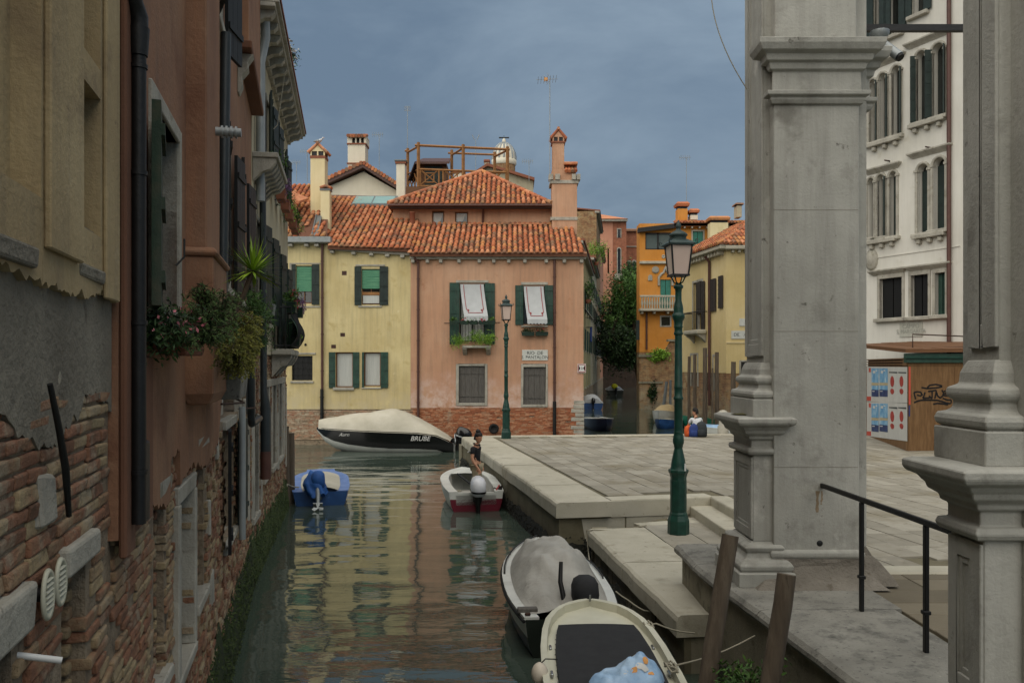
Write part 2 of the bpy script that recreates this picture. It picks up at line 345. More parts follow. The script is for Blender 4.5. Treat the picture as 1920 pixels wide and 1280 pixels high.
mat('bag_blue', ['7fa3c9', '94b4d4', 'a9c4dd'], 5, .35, .5, 10, bdist=.02)
mat('bag_orange', ['c98a45', 'd59a55'], 5, .5, 0)
mat('rubber', ['0c0c0c', '151514'], 6, .8, .3, 40)
mat('rope', ['8d8878', '9d9887'], 30, .9, .5, 90)
mat('chrome', ['8f9294', 'a0a3a5'], 3, .25, 0, metal=.9)
mat('fender_white', ['c4b9a8', 'd0c6b6'], 4, .5, .1, 12)
mat('engine_white', ['b9bbc0', 'c9cbd0'], 4, .3, 0)
# people
mat('skin', ['a8785e', 'b5866a'], 20, .55, .05, 60)
mat('hair', ['0f0b09', '1a1310'], 40, .6, .4, 90)
mat('cloth_black', ['101013', '17171b'], 14, .9, .4, 20)
mat('cloth_khaki', ['857a63', '968b73'], 10, .9, .5, 14)
mat('cloth_white', ['b9bcc0', 'cacdd0'], 10, .9, .5, 14)
mat('cloth_orange', ['b3481c', 'c65a28'], 10, .8, .5, 14)
mat('cloth_blue', ['1c2f63', '263b75'], 10, .8, .5, 14)
mat('cloth_dark', ['22272a', '2e3335'], 10, .8, .5, 14)
mat('cloth_yellow', ['b8b41e', 'c8c42a'], 10, .8, .5, 14)
mat('gull_white', ['c3c5c6', 'd0d2d3'], 9, .8, .2, 40)
mat('gull_grey', ['7d8488', '8a9195'], 9, .8, .2, 40)
# plants
mat('leaf_dark', ['0f1c0d', '1a2c13', '27401a', '385222'], 2, .7, 0, rnd=.8)
mat('leaf_mid', ['1d3312', '2d4a1a', '436425', '5c7d34'], 2, .7, 0, rnd=.8)
mat('leaf_bright', ['3c5a17', '577a22', '759a30', '95b548'], 2, .65, 0, rnd=.8)
mat('leaf_juniper', ['26381b', '3a5028', '526a36', '6c8248'], 2, .75, 0, rnd=.8)
mat('leaf_olive', ['474716', '5d5c20', '78742d', '535f22'], 2, .75, 0, rnd=.8)
mat('leaf_yucca', ['5f7d18', '84a326', 'a5c23c'], 2, .5, 0, rnd=.8)
mat('bark', ['32281d', '443728', '544635'], 9, .9, .6, 30)
mat('petal_red', ['8f1420', 'b52231'], 9, .6, 0, rnd=.6)
mat('petal_pink', ['b05a62', 'c98088'], 9, .6, 0, rnd=.6)
mat('petal_purple', ['5a3a5f', '76547a', '8d708f'], 9, .6, 0, rnd=.6)
mat('terracotta', ['7d4c38', '8d5a44'], 6, .85, .3, 30)
mat('planter_green', ['10261c', '173024'], 6, .6, .1, 30)
mat('net_green', ['14301f', '1d3d2a'], 6, .8, .2, 60)
# print
mat('print_sky', ['4f86b0', '6fa0c2', 'a8c3cf'], 3, .7, 0)
mat('print_navy', ['232e52', '2c3a63', '41577f'], 6, .7, 0)
mat('print_red', ['8f2f2a', 'a43f36', '7c2724'], 6, .7, 0)
mat('print_bright_red', ['b04434', 'bd5040'], 5, .7, 0)
mat('print_paper', ['b4b4ae', 'c0c0ba'], 3, .75, .1, 12)
mat('print_gold', ['a89a78', 'b8ab8a'], 9, .7, 0)
# water
def water_mat():
    m = bpy.data.materials.new('canal_water'); m.use_nodes = True; nt = m.node_tree; N = nt.nodes; L = nt.links
    b = N['Principled BSDF']; b.inputs['Base Color'].default_value = (.046, .064, .050, 1); b.inputs['Roughness'].default_value = .025
    b.inputs['IOR'].default_value = 1.45; b.inputs['Specular IOR Level'].default_value = .75
    g = N.new('ShaderNodeNewGeometry')
    last = None
    for sc, vec, st, di in ((1.0, (2.2, 5.5, 1), .16, .03), (1.0, (8, 18, 1), .05, .012)):
        mp = N.new('ShaderNodeMapping'); mp.inputs['Scale'].default_value = vec; L.new(g.outputs['Position'], mp.inputs[0])
        n = N.new('ShaderNodeTexNoise'); n.inputs['Scale'].default_value = sc; n.inputs['Detail'].default_value = 3; n.inputs['Roughness'].default_value = .45; L.new(mp.outputs[0], n.inputs['Vector'])
        bp = N.new('ShaderNodeBump'); bp.inputs['Strength'].default_value = st; bp.inputs['Distance'].default_value = di; L.new(n.outputs['Fac'], bp.inputs['Height'])
        if last: L.new(last.outputs[0], bp.inputs['Normal'])
        last = bp
    L.new(last.outputs[0], b.inputs['Normal']); M_['canal_water'] = m
water_mat()
# ---------------------------------------------------------------- canal water
def frange(a, b, s):
    n = max(1, int(round((b - a) / s))); return [a + (b - a) * i / n for i in range(n + 1)]
xs = [-1500, -300, -60, -25, -14] + frange(-9, 3, .13) + frange(3.4, 14, .4) + [18, 30, 80, 300, 1500]
ys = [-60, -10, 0, 3] + frange(5, 37, .11) + frange(37.4, 60, .4) + [62, 66, 72, 80, 95, 130, 300, 900, 3500]
mb = MB()
def wave(x, y):
    if not (-9 <= x <= 14 and 5 <= y <= 62): return 0
    h = .016 * MN.noise(Vector((x * .5, y * 1.3, 0))) + .007 * MN.noise(Vector((x * 1.3, y * 3.4, 5)))
    return h
vs = [(x, y, wave(x, y)) for y in ys for x in xs]; nx = len(xs)
mb.add(vs, [(j * nx + i, j * nx + i + 1, (j + 1) * nx + i + 1, (j + 1) * nx + i) for j in range(len(ys) - 1) for i in range(nx - 1)], True)
struct(mb.build('canal_water', 'canal_water'))
# ---------------------------------------------------------------- campo (upper pavement)
ZC, ZT, ZP = .97, .65, 1.14        # campo, lower landing, bridge platform
QA, QB = Vector((-1.72, 29.0)), Vector((.775, 15.2))         # water edge of the long quay
QU = (QA - QB).normalized(); QN = Vector((QU.y, -QU.x))       # along the quay, and to the right of it
RA, RB = Vector((.775, 15.22)), Vector((3.72, 15.87))         # front riser
FA, FB = Vector((-1.35, 29.25)), Vector((13.6, 30.75))         # far edge
SA, SB = Vector((3.72, 15.87)), Vector((3.95, 9.9))
POLY = [QA, QB, RB, SB, Vector((40, 9.9)), Vector((40, 40)), Vector((13.6, 40)), FB, FA]
def inside(p, poly):
    c = False; j = len(poly) - 1
    for i in range(len(poly)):
        a, b = poly[i], poly[j]
        if (a.y > p.y) != (b.y > p.y) and p.x < (b.x - a.x) * (p.y - a.y) / (b.y - a.y) + a.x: c = not c
        j = i
    return c
def dist_line(p, a, b):
    u = (b - a).normalized(); v = p - a; return abs(u.x * v.y - u.y * v.x)
campo = struct(MB().prism([tuple(p + (Vector((.06, 0)) if p in (QA, QB) else Vector((0, 0)))) for p in POLY], -.6, ZC - .03).build('campo_ground', 'paving_bed'))
def slab_mesh(L_, W_): return MB().box(-L_ / 2, -W_ / 2, -.05, L_ / 2, W_ / 2, 0).mesh('paving_slab', 'paving', .006)
slabs = []
b = 0.0
while b < 16:
    wd = R(.32, .42); a = -6 + R(0, .5)
    while a < 15.5:
        ln = R(.5, .85); c = QB + QU * (a + ln / 2) + QN * (b + wd / 2)
        ok = inside(c, POLY) and dist_line(c, QA, QB) > 1.0 + wd * .42 and dist_line(c, FA, FB) > .3 + ln * .4 and c.x < 15
        if ok and c.y > 15 and c.x < 3.9 and dist_line(c, RA, RB) < .4 + ln * .42: ok = False
        if ok and c.y < 16.1 and c.x < 4.3 + wd * .3: ok = False
        if ok and c.y < 10.2 + ln * .4: ok = False
        if ok: slabs.append((c, ln - .012, wd - .012))
        a += ln
    b += wd
slabs.sort(key=lambda s: -s[1] * s[2] / s[0].y ** 3)
ang = math.atan2(QU.y, QU.x); rest = MB()
base_slab = slab_mesh(1, 1)
for i, (c, ln, wd) in enumerate(slabs):
    z = ZC + R(-.005, .004)
    if i < 300:
        o = link('paving_slab', base_slab, campo, (c.x, c.y, z), (R(-.004, .004), R(-.004, .004), ang)); o.scale = (ln, wd, 1)
    else:
        rest.box(-ln / 2, -wd / 2, -.05, ln / 2, wd / 2, 0, r=R(0, 1), M=TR(c.x, c.y, z) @ rotm('Z', ang))
rest.build('far_paving_slabs', 'paving', campo, stuff=True)
# quay edge stones
def kerb_run(parent, A, B, wid, z0, z1, lens, name='kerb_stone', mtl='stone_kerb', bev=.05, over=.0, inset=(0, 0)):
    """edge stones laid from A to B, their width to the right of A->B turned"""
    u = (B - A).normalized(); n = Vector((u.y, -u.x)); T = (B - A).length; t = inset[0]; k = 0
    while t < T - inset[1] - .05:
        ln = min(R(*lens), T - inset[1] - t)
        if T - inset[1] - t - ln < .4: ln = T - inset[1] - t
        c = A + u * (t + ln / 2) + n * (wid / 2 - over)
        m = MB(); nn = max(3, int(ln / .25))
        rings = []
        for i in range(nn + 1):
            s = -ln / 2 + .004 + (ln - .008) * i / nn; j = R(-.01, .01); dz = R(-.006, .006)
            h = z1 - z0; w2 = wid / 2
            rings.append([(s, w2 + j, -h), (s, w2 + j, -bev * 1.3 + dz), (s, w2 - bev * .35 + j, -bev * .4 + dz), (s, w2 - bev * 1.1, dz * .6), (s, 0, dz * .3), (s, -w2, 0), (s, -w2, -h)])
        m.loft(rings, True, False)
        m.build(name, mtl, parent, loc=(c.x, c.y, z1 + R(-.006, .006)), rot=(0, 0, math.atan2(u.y, u.x)))
        t += ln; k += 1
quay = thing('stone_quay', 'long pale stone quay edge along the canal, with rounded kerb stones', 'quay')
kerb_run(quay, QB - QU * .09, QA, 1.02, ZC - .27, ZC + .004, (1.4, 2.3), over=.0)
# rounded far tip and far kerb
kerb_run(quay, FB, FA + Vector((.35, .03)), .34, ZC - .27, ZC + .003, (1.5, 2.6), bev=.03, over=.045)
rot_r = (RB - RA)
kerb_run(quay, RB, RA + rot_r.normalized() * 1.03, .38, ZC - .31, ZC + .007, (1.1, 2.1), bev=.025, over=.045)
kerb_run(quay, SB, SA, .34, ZC - .31, ZC + .006, (1.2, 2.0), bev=.025, over=.045)
# quay wall below the kerb: tall blocks
def block_wall(parent, A, B, z0, z1, wl, inset, mtl='stone_wall', rows=1, name='wall_stone'):
    u = (B - A).normalized(); n = Vector((u.y, -u.x)); T = (B - A).length
    for r_ in range(rows):
        t = 0; za = z0 + (z1 - z0) * r_ / rows; zb = z0 + (z1 - z0) * (r_ + 1) / rows
        while t < T - .02:
            ln = min(R(*wl), T - t)
            if T - t - ln < .25: ln = T - t
            c = A + u * (t + ln / 2) + n * (.15 + inset + R(-.012, .012))
            MB().box(-ln / 2 + .008, -.15, za + .006, ln / 2 - .008, .15, zb - .004, jit=.006).build(name, mtl, parent, .012, loc=(c.x, c.y, 0), rot=(0, 0, math.atan2(u.y, u.x)))
            t += ln
block_wall(quay, QB + QU * .06, QA, -.45, .70, (.7, 1.2), .07, rows=2)
block_wall(quay, RB, RA + rot_r.normalized() * .08, -.45, .66, (1.2, 1.9), -.02, 'stone_kerb')
block_wall(quay, FA + Vector((.3, -.02)), QA, -.4, .7, (.4, .6), .03)
wd_ = MB()
def weed_strip(mb, A, B, z0, z1, out, n, size, jag=.12):
    u = (B - A).normalized(); nn = Vector((u.y, -u.x)); T = (B - A).length
    k = max(4, int(T / .1)); rings = []
    for i in range(k + 1):
        p = A + u * (T * i / k); tz = z1 + jag * MN.noise(Vector((p.x * 2.3, p.y * 2.3, 1))) + R(-.03, .03)
        col = []
        for j in range(6):
            f = j / 5; o_ = out * (1 - f) ** .7 * (1 + .7 * MN.noise(Vector((p.x * 5, p.y * 5, f * 6)))) + .004
            q = p - nn * o_ ; col.append((q.x, q.y, z0 + (tz - z0) * f))
        rings.append(col)
    vs = [v for c in rings for v in c]; m = 6
    mb.add(vs, [(i * m + j, i * m + j + 1, (i + 1) * m + j + 1, (i + 1) * m + j) for i in range(k) for j in range(m - 1)], True, .4)
    for _ in range(n):
        t = R(0, T); f = R(0, 1) ** 1.3; p = A + u * t - nn * (out * (1 - f) + .01); z = z0 + (z1 - z0) * f
        a = Vector((R(-1, 1), R(-1, 1), R(-1.6, .2))).normalized() * size * R(.5, 1.3); c = a.orthogonal().normalized() * size * .4
        P = Vector((p.x, p.y, z)); mb.add([P, P + a * .5 + c, P + a, P + a * .5 - c], [(0, 1, 2, 3)], False, R(0, 1))
weed_strip(wd_, QB + QU * -.05, QA, -.1, .30, .05, 1500, .05)
weed_strip(wd_, RB, RA, -.1, .38, .05, 400, .05)
tag(wd_.build('seaweed_growth', 'seaweed_dark', stuff=True), 'dark weed and mussels along the foot of the long quay', 'seaweed')
# ---------------------------------------------------------------- lower landing with the near lamp
TA, TB = Vector((1.26, 14.4)), Vector((1.80, 9.36)); TU = (TA - TB).normalized()
TPOLY = [TA + Vector((.1, 0)), TB + Vector((.1, .05)), Vector((2.3, 9.5)), Vector((2.3, 10.6)), Vector((3.9, 10.6)), Vector((3.7, 15.85)), Vector((2.7, 15.5)), Vector((2.1, 14.72)), Vector((1.36, 14.44))]
landing = struct(MB().prism([tuple(p) for p in TPOLY], -.6, ZT - .03).build('landing_ground', 'paving_bed'))
k_ = thing('landing_edge', 'broad pale kerb stones of the low landing beside the green lamp post', 'quay')
kerb_run(k_, TB, TA, 1.0, ZT - .24, ZT + .004, (1.1, 1.9), bev=.055)
kerb_run(k_, Vector((3.3, 15.0)), Vector((2.22, 14.62)), .3, ZT - .2, ZT + .006, (.9, 1.3), bev=.02)
block_wall(k_, TB + TU * .04, TA, -.45, .40, (.8, 1.3), .1, rows=1)
block_wall(k_, Vector((1.36, 14.36)), Vector((1.36, 15.1)), -.45, .55, (.4, .6), .03)
TN = Vector((TU.y, -TU.x)); bb = 1.02
while bb < 3.0:
    wd = R(.5, .62); a = 1.0
    while a < 6.2:
        ln = R(.7, 1.1); c = TB + TU * (a + ln / 2) + TN * (bb + wd / 2)
        if inside(c, TPOLY) and c.y < 15.3 and not (c.x < 4.2 and c.y < 10.9) and c.x < 3.4:
            o = link('paving_slab', base_slab, landing, (c.x, c.y, ZT + R(-.004, .004)), (0, 0, math.atan2(TU.y, TU.x))); o.scale = (ln - .012, wd - .012, 1)
        a += ln
    bb += wd
st_ = thing('stone_steps', 'short pale stone step between the landing and the campo, near the pier', 'steps')
u_ = (SB - SA).normalized()
for i, (x0, x1, z) in enumerate(((-.44, -.02, .81),)):
    A = Vector((SA.x, SA.y - .05))
    MB().box(x0, -2.0, ZT - .1, x1, 0, z).build('step', 'stone_kerb', st_, .02, 2, loc=(A.x, A.y, 0), rot=(0, 0, math.atan2(u_.y, u_.x) + PI / 2))
    MB().box(x0, -4.2, ZT - .1, x1, -2.01, z).build('step', 'stone_kerb', st_, .02, 2, loc=(A.x, A.y, 0), rot=(0, 0, math.atan2(u_.y, u_.x) + PI / 2))
wd_ = MB(); weed_strip(wd_, TB, TA, -.1, .22, .06, 500, .05); weed_strip(wd_, Vector((1.33, 14.3)), Vector((1.3, 15.2)), -.1, .35, .05, 200, .05)
tag(wd_.build('seaweed_growth', 'seaweed_dark', stuff=True), 'dark weed under the low landing behind the moored boats', 'seaweed')
# ---------------------------------------------------------------- bridge platform and its ledge
plat = thing('bridge_platform', 'mottled grey stone platform carrying the two tall piers and the handrail', 'platform')
LE = [Vector((2.06, 10.83)), Vector((2.08, 9.5)), Vector((2.31, 7.53)), Vector((2.46, 6.08)), Vector((2.64, 4.2))]
def le_x(y):
    for a, b in zip(LE, LE[1:]):
        if b.y <= y <= a.y: return b.x + (a.x - b.x) * (y - b.y) / (a.y - b.y)
    return LE[-1].x if y < LE[-1].y else LE[0].x
def ledge_stone(y0, y1, x1):
    n = 8; rings = []
    for i in range(n + 1):
        y = y0 + .006 + (y1 - y0 - .012) * i / n; x = le_x(y) + R(-.008, .008)
        rings.append([(x1, y, 1.0), (x1, y, ZP), (x + .12, y, ZP + R(-.003, .003)), (x + .04, y, ZP - .012), (x + .004, y, ZP - .05), (x, y, ZP - .085), (x + .03, y, ZP - .125), (x + .1, y, 1.0)])
    return MB().loft(rings, True, False)
for y0, y1, x1 in ((9.75, 10.83, 3.6), (7.92, 9.75, 3.62), (6.0, 7.92, 3.55), (4.0, 6.0, 3.55), (1.5, 4.0, 3.5)):
    ledge_stone(y0, y1, x1).build('ledge_stone', 'stone_ledge', plat)
pts = [(le_x(y) + .09, y) for y in (10.78, 9.5, 7.53, 6.08, 4.2, 1.5)] + [(3.8, 1.5), (3.8, 9.7), (3.6, 10.78)]
MB().prism(pts, -.6, .995).build('abutment_wall', 'stone_wall', plat)
yy = 1.6
while yy < 9.2:
    dpt = R(.35, .5); x = 3.63
    while x < 8:
        ln = R(.6, 1.1)
        o = link('paving_slab', MB().box(-ln / 2 + .006, -dpt / 2 + .006, -.06, ln / 2 - .006, dpt / 2 - .006, 0).mesh('paving_slab', 'paving_dark', .006), plat, (x + ln / 2, yy + dpt / 2, ZP - .02 + R(-.004, .004)))
        x += ln
    yy += dpt
cbox('paving_bed', 'paving_bed', plat, 3.6, 1.5, -.4, 8.2, 9.3, ZP - .05)
for x0, x1 in ((3.97, 5.4), (5.41, 6.9), (6.91, 8.2)):
    cbox('step', 'stone_kerb', plat, x0, 9.32, .6, x1, 9.62, ZP + .004, bevel=.02)
    cbox('step', 'stone_kerb', plat, x0 + .02, 9.63, .6, x1 + .02, 10.02, ZC + .085, bevel=.02)
wd_ = MB()
weed_strip(wd_, Vector((2.5, 4.5)), Vector((2.16, 9.5)), -.1, .3, .06, 500, .05)
tag(wd_.build('seaweed_growth', 'seaweed_dark', stuff=True), 'dark weed at the foot of the platform wall by the wooden posts', 'seaweed')
# ---------------------------------------------------------------- stone piers
def rectloft(mb, x0, x1, y0, y1, prof, smooth=False):
    return mb.loft([[(x0 - o, y0 - o, z), (x1 + o, y0 - o, z), (x1 + o, y1 + o, z), (x0 - o, y1 + o, z)] for o, z in prof], True, smooth)
def frame_panel(mb, x, y0, y1, z0, z1, w, t):
    """raised border on a face whose outward side is -x"""
    mb.box(x - t, y0, z0, x, y0 + w, z1); mb.box(x - t, y1 - w, z0, x, y1, z1)
    mb.box(x - t, y0 + w, z0, x, y1 - w, z0 + w); mb.box(x - t, y0 + w, z1 - w, x, y1 - w, z1)
    mb.box(x - t * .5, y0 + w, z0 + w, x, y0 + w * 1.35, z1 - w); mb.box(x - t * .5, y1 - w * 1.35, z0 + w, x, y1 - w, z1 - w)
    mb.box(x - t * .5, y0 + w * 1.35, z0 + w, x, y1 - w * 1.35, z0 + w * 1.4); mb.box(x - t * .5, y0 + w * 1.35, z1 - w * 1.4, x, y1 - w * 1.35, z1 - w)
def pier(label, dy, cut=0):
    t = thing('stone_pier', label, 'pier', (2.6, 9.2 + dy, ZP), 0, 'tall stone piers of the bridge portal')
    O = Vector((2.6, 9.2 + dy, ZP))
    def part(name, m, mt='stone_pillar', bev=.006):
        m.xf(TR(-O.x, -O.y + dy, -O.z)); return m.build(name, mt, t, bev)
    X0, X1, Y0, Y1 = 2.70, 3.58, 8.80, 9.75 - cut * .85
    part('shaft', rectloft(MB(), X0, X1, Y0, Y1, [(.0, 1.5), (0, 6.10)]))
    part('upper_shaft', rectloft(MB(), X0 + .02, X1 - .02, Y0 + .02, Y1 - .02, [(0, 6.08), (0, 9.5)]))
    part('base_moulding', rectloft(MB(), X0, X1, Y0, Y1, [(.0, 1.40), (.03, 1.415), (.045, 1.44), (.045, 1.475), (.03, 1.495), (.0, 1.505)]))
    m = MB(); rings = []
    for i in range(9):
        f = i / 8; o = .04 + .19 * (1 - f) ** 2.2
        ring = []
        for k in range(24):
            q = k / 24 * 4; s = int(q); g = q - s
            x = [X0 - o + g * (X1 - X0 + 2 * o), X1 + o, X1 + o - g * (X1 - X0 + 2 * o), X0 - o][s]
            y = [Y0 - o, Y0 - o + g * (Y1 - Y0 + 2 * o), Y1 + o, Y1 + o - g * (Y1 - Y0 + 2 * o)][s]
            j = .018 * MN.noise(Vector((x * 6, y * 6, f * 5 + dy)))
            ring.append((x + j, y + j, ZP + (1.415 - ZP) * f))
        rings.append(ring)
    part('rough_footing', m.loft(rings, True, False), 'stone_rough', 0)
    IMP = [(0, 6.08), (.03, 6.09), (.05, 6.13), (.045, 6.15), (.085, 6.17), (.09, 6.21), (.02, 6.225), (.015, 6.42), (.05, 6.44), (.065, 6.50), (.10, 6.515), (.115, 6.575), (.17, 6.60), (.20, 6.66), (.205, 6.71), (.0, 6.725)]
    part('impost', rectloft(MB(), X0, X1, Y0, 8.78 + .01, IMP)); part('impost', rectloft(MB(), X0 + .35, X1, Y0 + .02, Y1, [(o * .98, z) for o, z in IMP]))
    part('impost', rectloft(MB(), 3.5, 3.76, Y0 + .22, Y1 - .1, [(o * .9, z) for o, z in IMP]))
    # canal side pilaster on its pedestal
    A0, A1, B0, B1 = 2.62, 2.73, 8.95, 9.60 - cut
    part('pilaster', rectloft(MB(), A0 + .02, A1, B0, B1, [(0, 3.42), (0, 9.5)]))
    m = MB(); frame_panel(m, A0 + .02, B0 + .002, B1 - .002, 3.50, 9.4, .13, .022); part('pilaster_panel', m)
    part('pilaster_base', rectloft(MB(), A0, A1, B0, B1, [(.13, 2.865), (.13, 3.05), (.10, 3.052), (.125, 3.07), (.13, 3.10), (.12, 3.13), (.085, 3.14), (.06, 3.16), (.055, 3.20), (.075, 3.215), (.085, 3.24), (.08, 3.275), (.05, 3.29), (.035, 3.30), (.03, 3.36), (.015, 3.40), (.0, 3.43)]))
    P0, P1, C0, C1 = 2.48, 2.72, 8.85, 9.55 - cut
    part('pedestal', rectloft(MB(), P0 + .02, P1, C0, C1, [(0, 1.58), (0, 2.49)]))
    m = MB(); frame_panel(m, P0 + .02, C0 + .002, C1 - .002, 1.60, 2.45, .10, .02); part('pedestal_panel', m)
    part('pedestal_base', rectloft(MB(), P0, P1, C0, C1, [(.17, ZP), (.17, 1.28), (.13, 1.29), (.15, 1.31), (.155, 1.35), (.13, 1.385), (.08, 1.42), (.06, 1.47), (.075, 1.49), (.085, 1.525), (.06, 1.55), (.0, 1.565), (0, 1.58)]))
    part('pedestal_cornice', rectloft(MB(), P0, P1, C0, C1, [(0, 2.47), (.035, 2.48), (.05, 2.51), (.04, 2.54), (.0, 2.55), (.0, 2.625), (.03, 2.64), (.035, 2.67), (.08, 2.70), (.09, 2.735), (.10, 2.74), (.12, 2.77), (.165, 2.79), (.18, 2.815), (.18, 2.855), (.15, 2.868)]), bev=.008)
    # campo side pilaster, plain
    part('pilaster', rectloft(MB(), 3.57, 3.72, B0, B1, [(0, 1.5), (0, 9.5)]))
    part('pilaster_base', rectloft(MB(), 3.57, 3.72, B0, B1, [(.24, ZP), (.2, 1.22), (.1, 1.36), (.04, 1.42), (.0, 1.5)]), 'stone_rough')
    return t
pier1 = pier('pale grey stone pier nearest the green lamp, handrail end fixed in its face', 0)
pier2 = pier('stone pier at the right edge with a broad pedestal and carved cornice', -4.33, .36)
m = MB(); m.lathe([(.0, 0), (.10, .003), (.16, .01), (.05, .018), (0, .022)], 10, (2.52, 9.2, 2.868)); tag(m.build('moss_patch', 'moss'), 'olive moss cushion on the pedestal cornice of the pier beside the lamp', 'moss')
pf = Vector((2.6, 9.2, ZP)); MB().lathe([(.032, 0), (.03, .002), (.0, .0025)], 12).xf(rotm('X', PI / 2)).xf(TR(X_(1537, 8.8) - pf.x, 8.799 - pf.y, Z_(1018, 8.8) - pf.z)).build('hole_shade_disc', 'window_dark', pier1)  # flat dark disc, painted as the shade of a hole that is not cut
m = MB(); zr_ = Z_(920, 8.8) - pf.z; xr_ = X_(1537, 8.8) - pf.x
for x0, w0, l0 in ((-.02, .035, .22), (.02, .02, .14)):
    n = 7; m.sheet([(xr_ + x0 - w0 / 2 + R(-.008, .008), zr_ - l0 * i / n) for i in range(n + 1)] + [(xr_ + x0 + w0 / 2 * (1 - .6 * i / n) + R(-.008, .008), zr_ - l0 * i / n) for i in range(n, -1, -1)], -.4018, -.3995)
m.build('rust_stain', 'rust_streak', pier1)
for zj in (2.35, 3.75, 5.0): MB().box(X_(1451, 8.8) - pf.x, 8.7985 - pf.y, zj - pf.z, X_(1609, 8.8) - pf.x, 8.81 - pf.y, zj + .004 - pf.z).build('block_joint', 'cement_grey', pier1)
hr = thing('handrail', 'dark iron handrail on two posts between the stone piers', 'handrail', (3.2, 7.9, ZP))
def loc3(m, o): return m.xf(TR(-o[0], -o[1], -o[2]))
hb = (3.2, 7.9, ZP)
loc3(MB().box(-.016, 0, -.024, .016, 4.2, .024, M=Matrix(((1, -.03, 0, 3.32), (0, 1, 0, 4.62), (0, 0, 1, 2.165), (0, 0, 0, 1)))), hb).build('rail', 'iron_black', hr, .006)
for x, y in ((3.22, 7.86), (3.265, 6.73)):
    loc3(MB().box(x - .018, y - .022, ZP, x + .018, y + .022, 2.14), hb).build('post', 'iron_black', hr, .005)
    loc3(MB().box(x - .03, y - .03, ZP + .3, x + .03, y + .03, ZP + .33), hb).build('collar', 'iron_black', hr, .004)
tb = thing('tie_bar', 'black iron tie bar reaching from the pier beside the lamp, camera hanging below', 'tie bar', (3.72, 9.25, 7.05))
MB().box(0, -.03, -.035, 4.3, .03, .035).build('bar', 'iron_black', tb)
cm = thing('security_camera', 'small grey security camera under the black tie bar', 'camera', (3.92, 9.1, 6.96))
MB().lathe([(.10, 0), (.10, -.03), (.085, -.06), (.05, -.09), (.03, -.1)], 12).build('mount', 'zinc', cm)
MB().tube([(0, 0, -.09), (.03, -.05, -.16), (.09, -.12, -.26), (.13, -.17, -.33)], [.03, .045, .05, .055], 10).build('body', 'zinc', cm)
MB().tube([(.13, -.17, -.33), (.14, -.185, -.35)], [.045, .045], 10).build('lens', 'iron_black', cm)
m = MB(); pth = [(X_(1335 + 0 * i, 9.4), 9.4, Z_(-40, 9.4)) for i in range(1)]
for i in range(13):
    f = i / 12; px = 1333 + 68 * f ** 2.2; py = -30 + 198 * f - 8 * math.sin(PI * f); pth.append((X_(px, 9.4), 9.4, Z_(py, 9.4)))
tag(m.tube(pth, .006, 5).build('hanging_cable', 'rope'), 'thin pale cable hanging in the sky left of the stone pier', 'cable')
# ---------------------------------------------------------------- left bank: three old houses along the canal
class Wall:
    """a canal wall: X = x0 + s*d ; local x runs along it (away from the eye), local y goes into the house"""
    def __init__(s, x0, sl, d0): s.x0, s.s, s.d0 = x0, sl, d0; s.k = math.sqrt(1 + sl * sl); s.rz = math.atan2(1, sl)
    def loc(s, z=0): return (s.x0 + s.s * s.d0, s.d0, z)
    def u(s, d): return (d - s.d0) * s.k
    def d(s, px, off=0): return -(s.x0 + off) / ((CXP - px) / FPX + s.s) if True else 0
    def P(s, d, off, z): n = Vector((s.k, -s.s * 0)).normalized(); q = Vector((1, -s.s)).normalized(); return Vector((s.x0 + s.s * d + q.x * off, d + q.y * off, z))
WA = Wall(-.887, -.24, 2.0); WB = Wall(-.887, -.24, 3.86); WC = Wall(-1.537, -.19, 13.1)
BR = []
for i in range(5):
    random.seed(50 + i); m = MB(); m.box(-.117, 0, -.0235, .117, .10, .0235, jit=.006); BR.append(m.mesh('brick', 'brick_old', .009, 2))
random.seed(21)
def bricks(parent, u0, u1, z0, z1, holes, objs=True, y=0, mb=None, skip=0.03, course=.057, blen=.212, proud=.008):
    z = z0; k = 0; n = 0
    while z < z1:
        u = u0 + (k % 2) * blen * .5 + R(-.02, .02) - blen * .5
        while u < u1:
            l = blen * random.choice((1, 1, 1, .98, .55)); c = u + l / 2
            if u0 + l * .3 < c < u1 - l * .3 and not any(h[0] - l * .38 < c < h[1] + l * .38 and h[2] - .03 < z < h[3] + .03 for h in holes) and R(0, 1) > skip:
                yy = y + R(-proud, proud * .6)
                if objs:
                    o = link('brick', random.choice(BR), parent, (c, yy, z), (R(-.02, .02), R(-.03, .03), R(-.03, .03))); o.scale = (l / .235, 1, R(.92, 1.12))
                else:
                    mb.box(c - l / 2 + .005, yy, z - .0235 + R(0, .003), c + l / 2 - .005, yy + .08, z + .0235 - R(0, .003), r=R(0, 1), jit=.004)
                n += 1
            u += l
        z += course; k += 1
    return n
def jag(u0, u1, f, step, amp):
    step *= .45; n = max(2, int((u1 - u0) / step))
    g = f; f = lambda u: g(u) + 4.2 * amp * MN.fractal(Vector((u * 7, amp * 90, 0)), .9, 2, 5); amp *= .35
    return [(u0 + (u1 - u0) * i / n + (R(-step * .3, step * .3) if 0 < i < n else 0), f(u0 + (u1 - u0) * i / n) + R(-amp, amp)) for i in range(n + 1)]
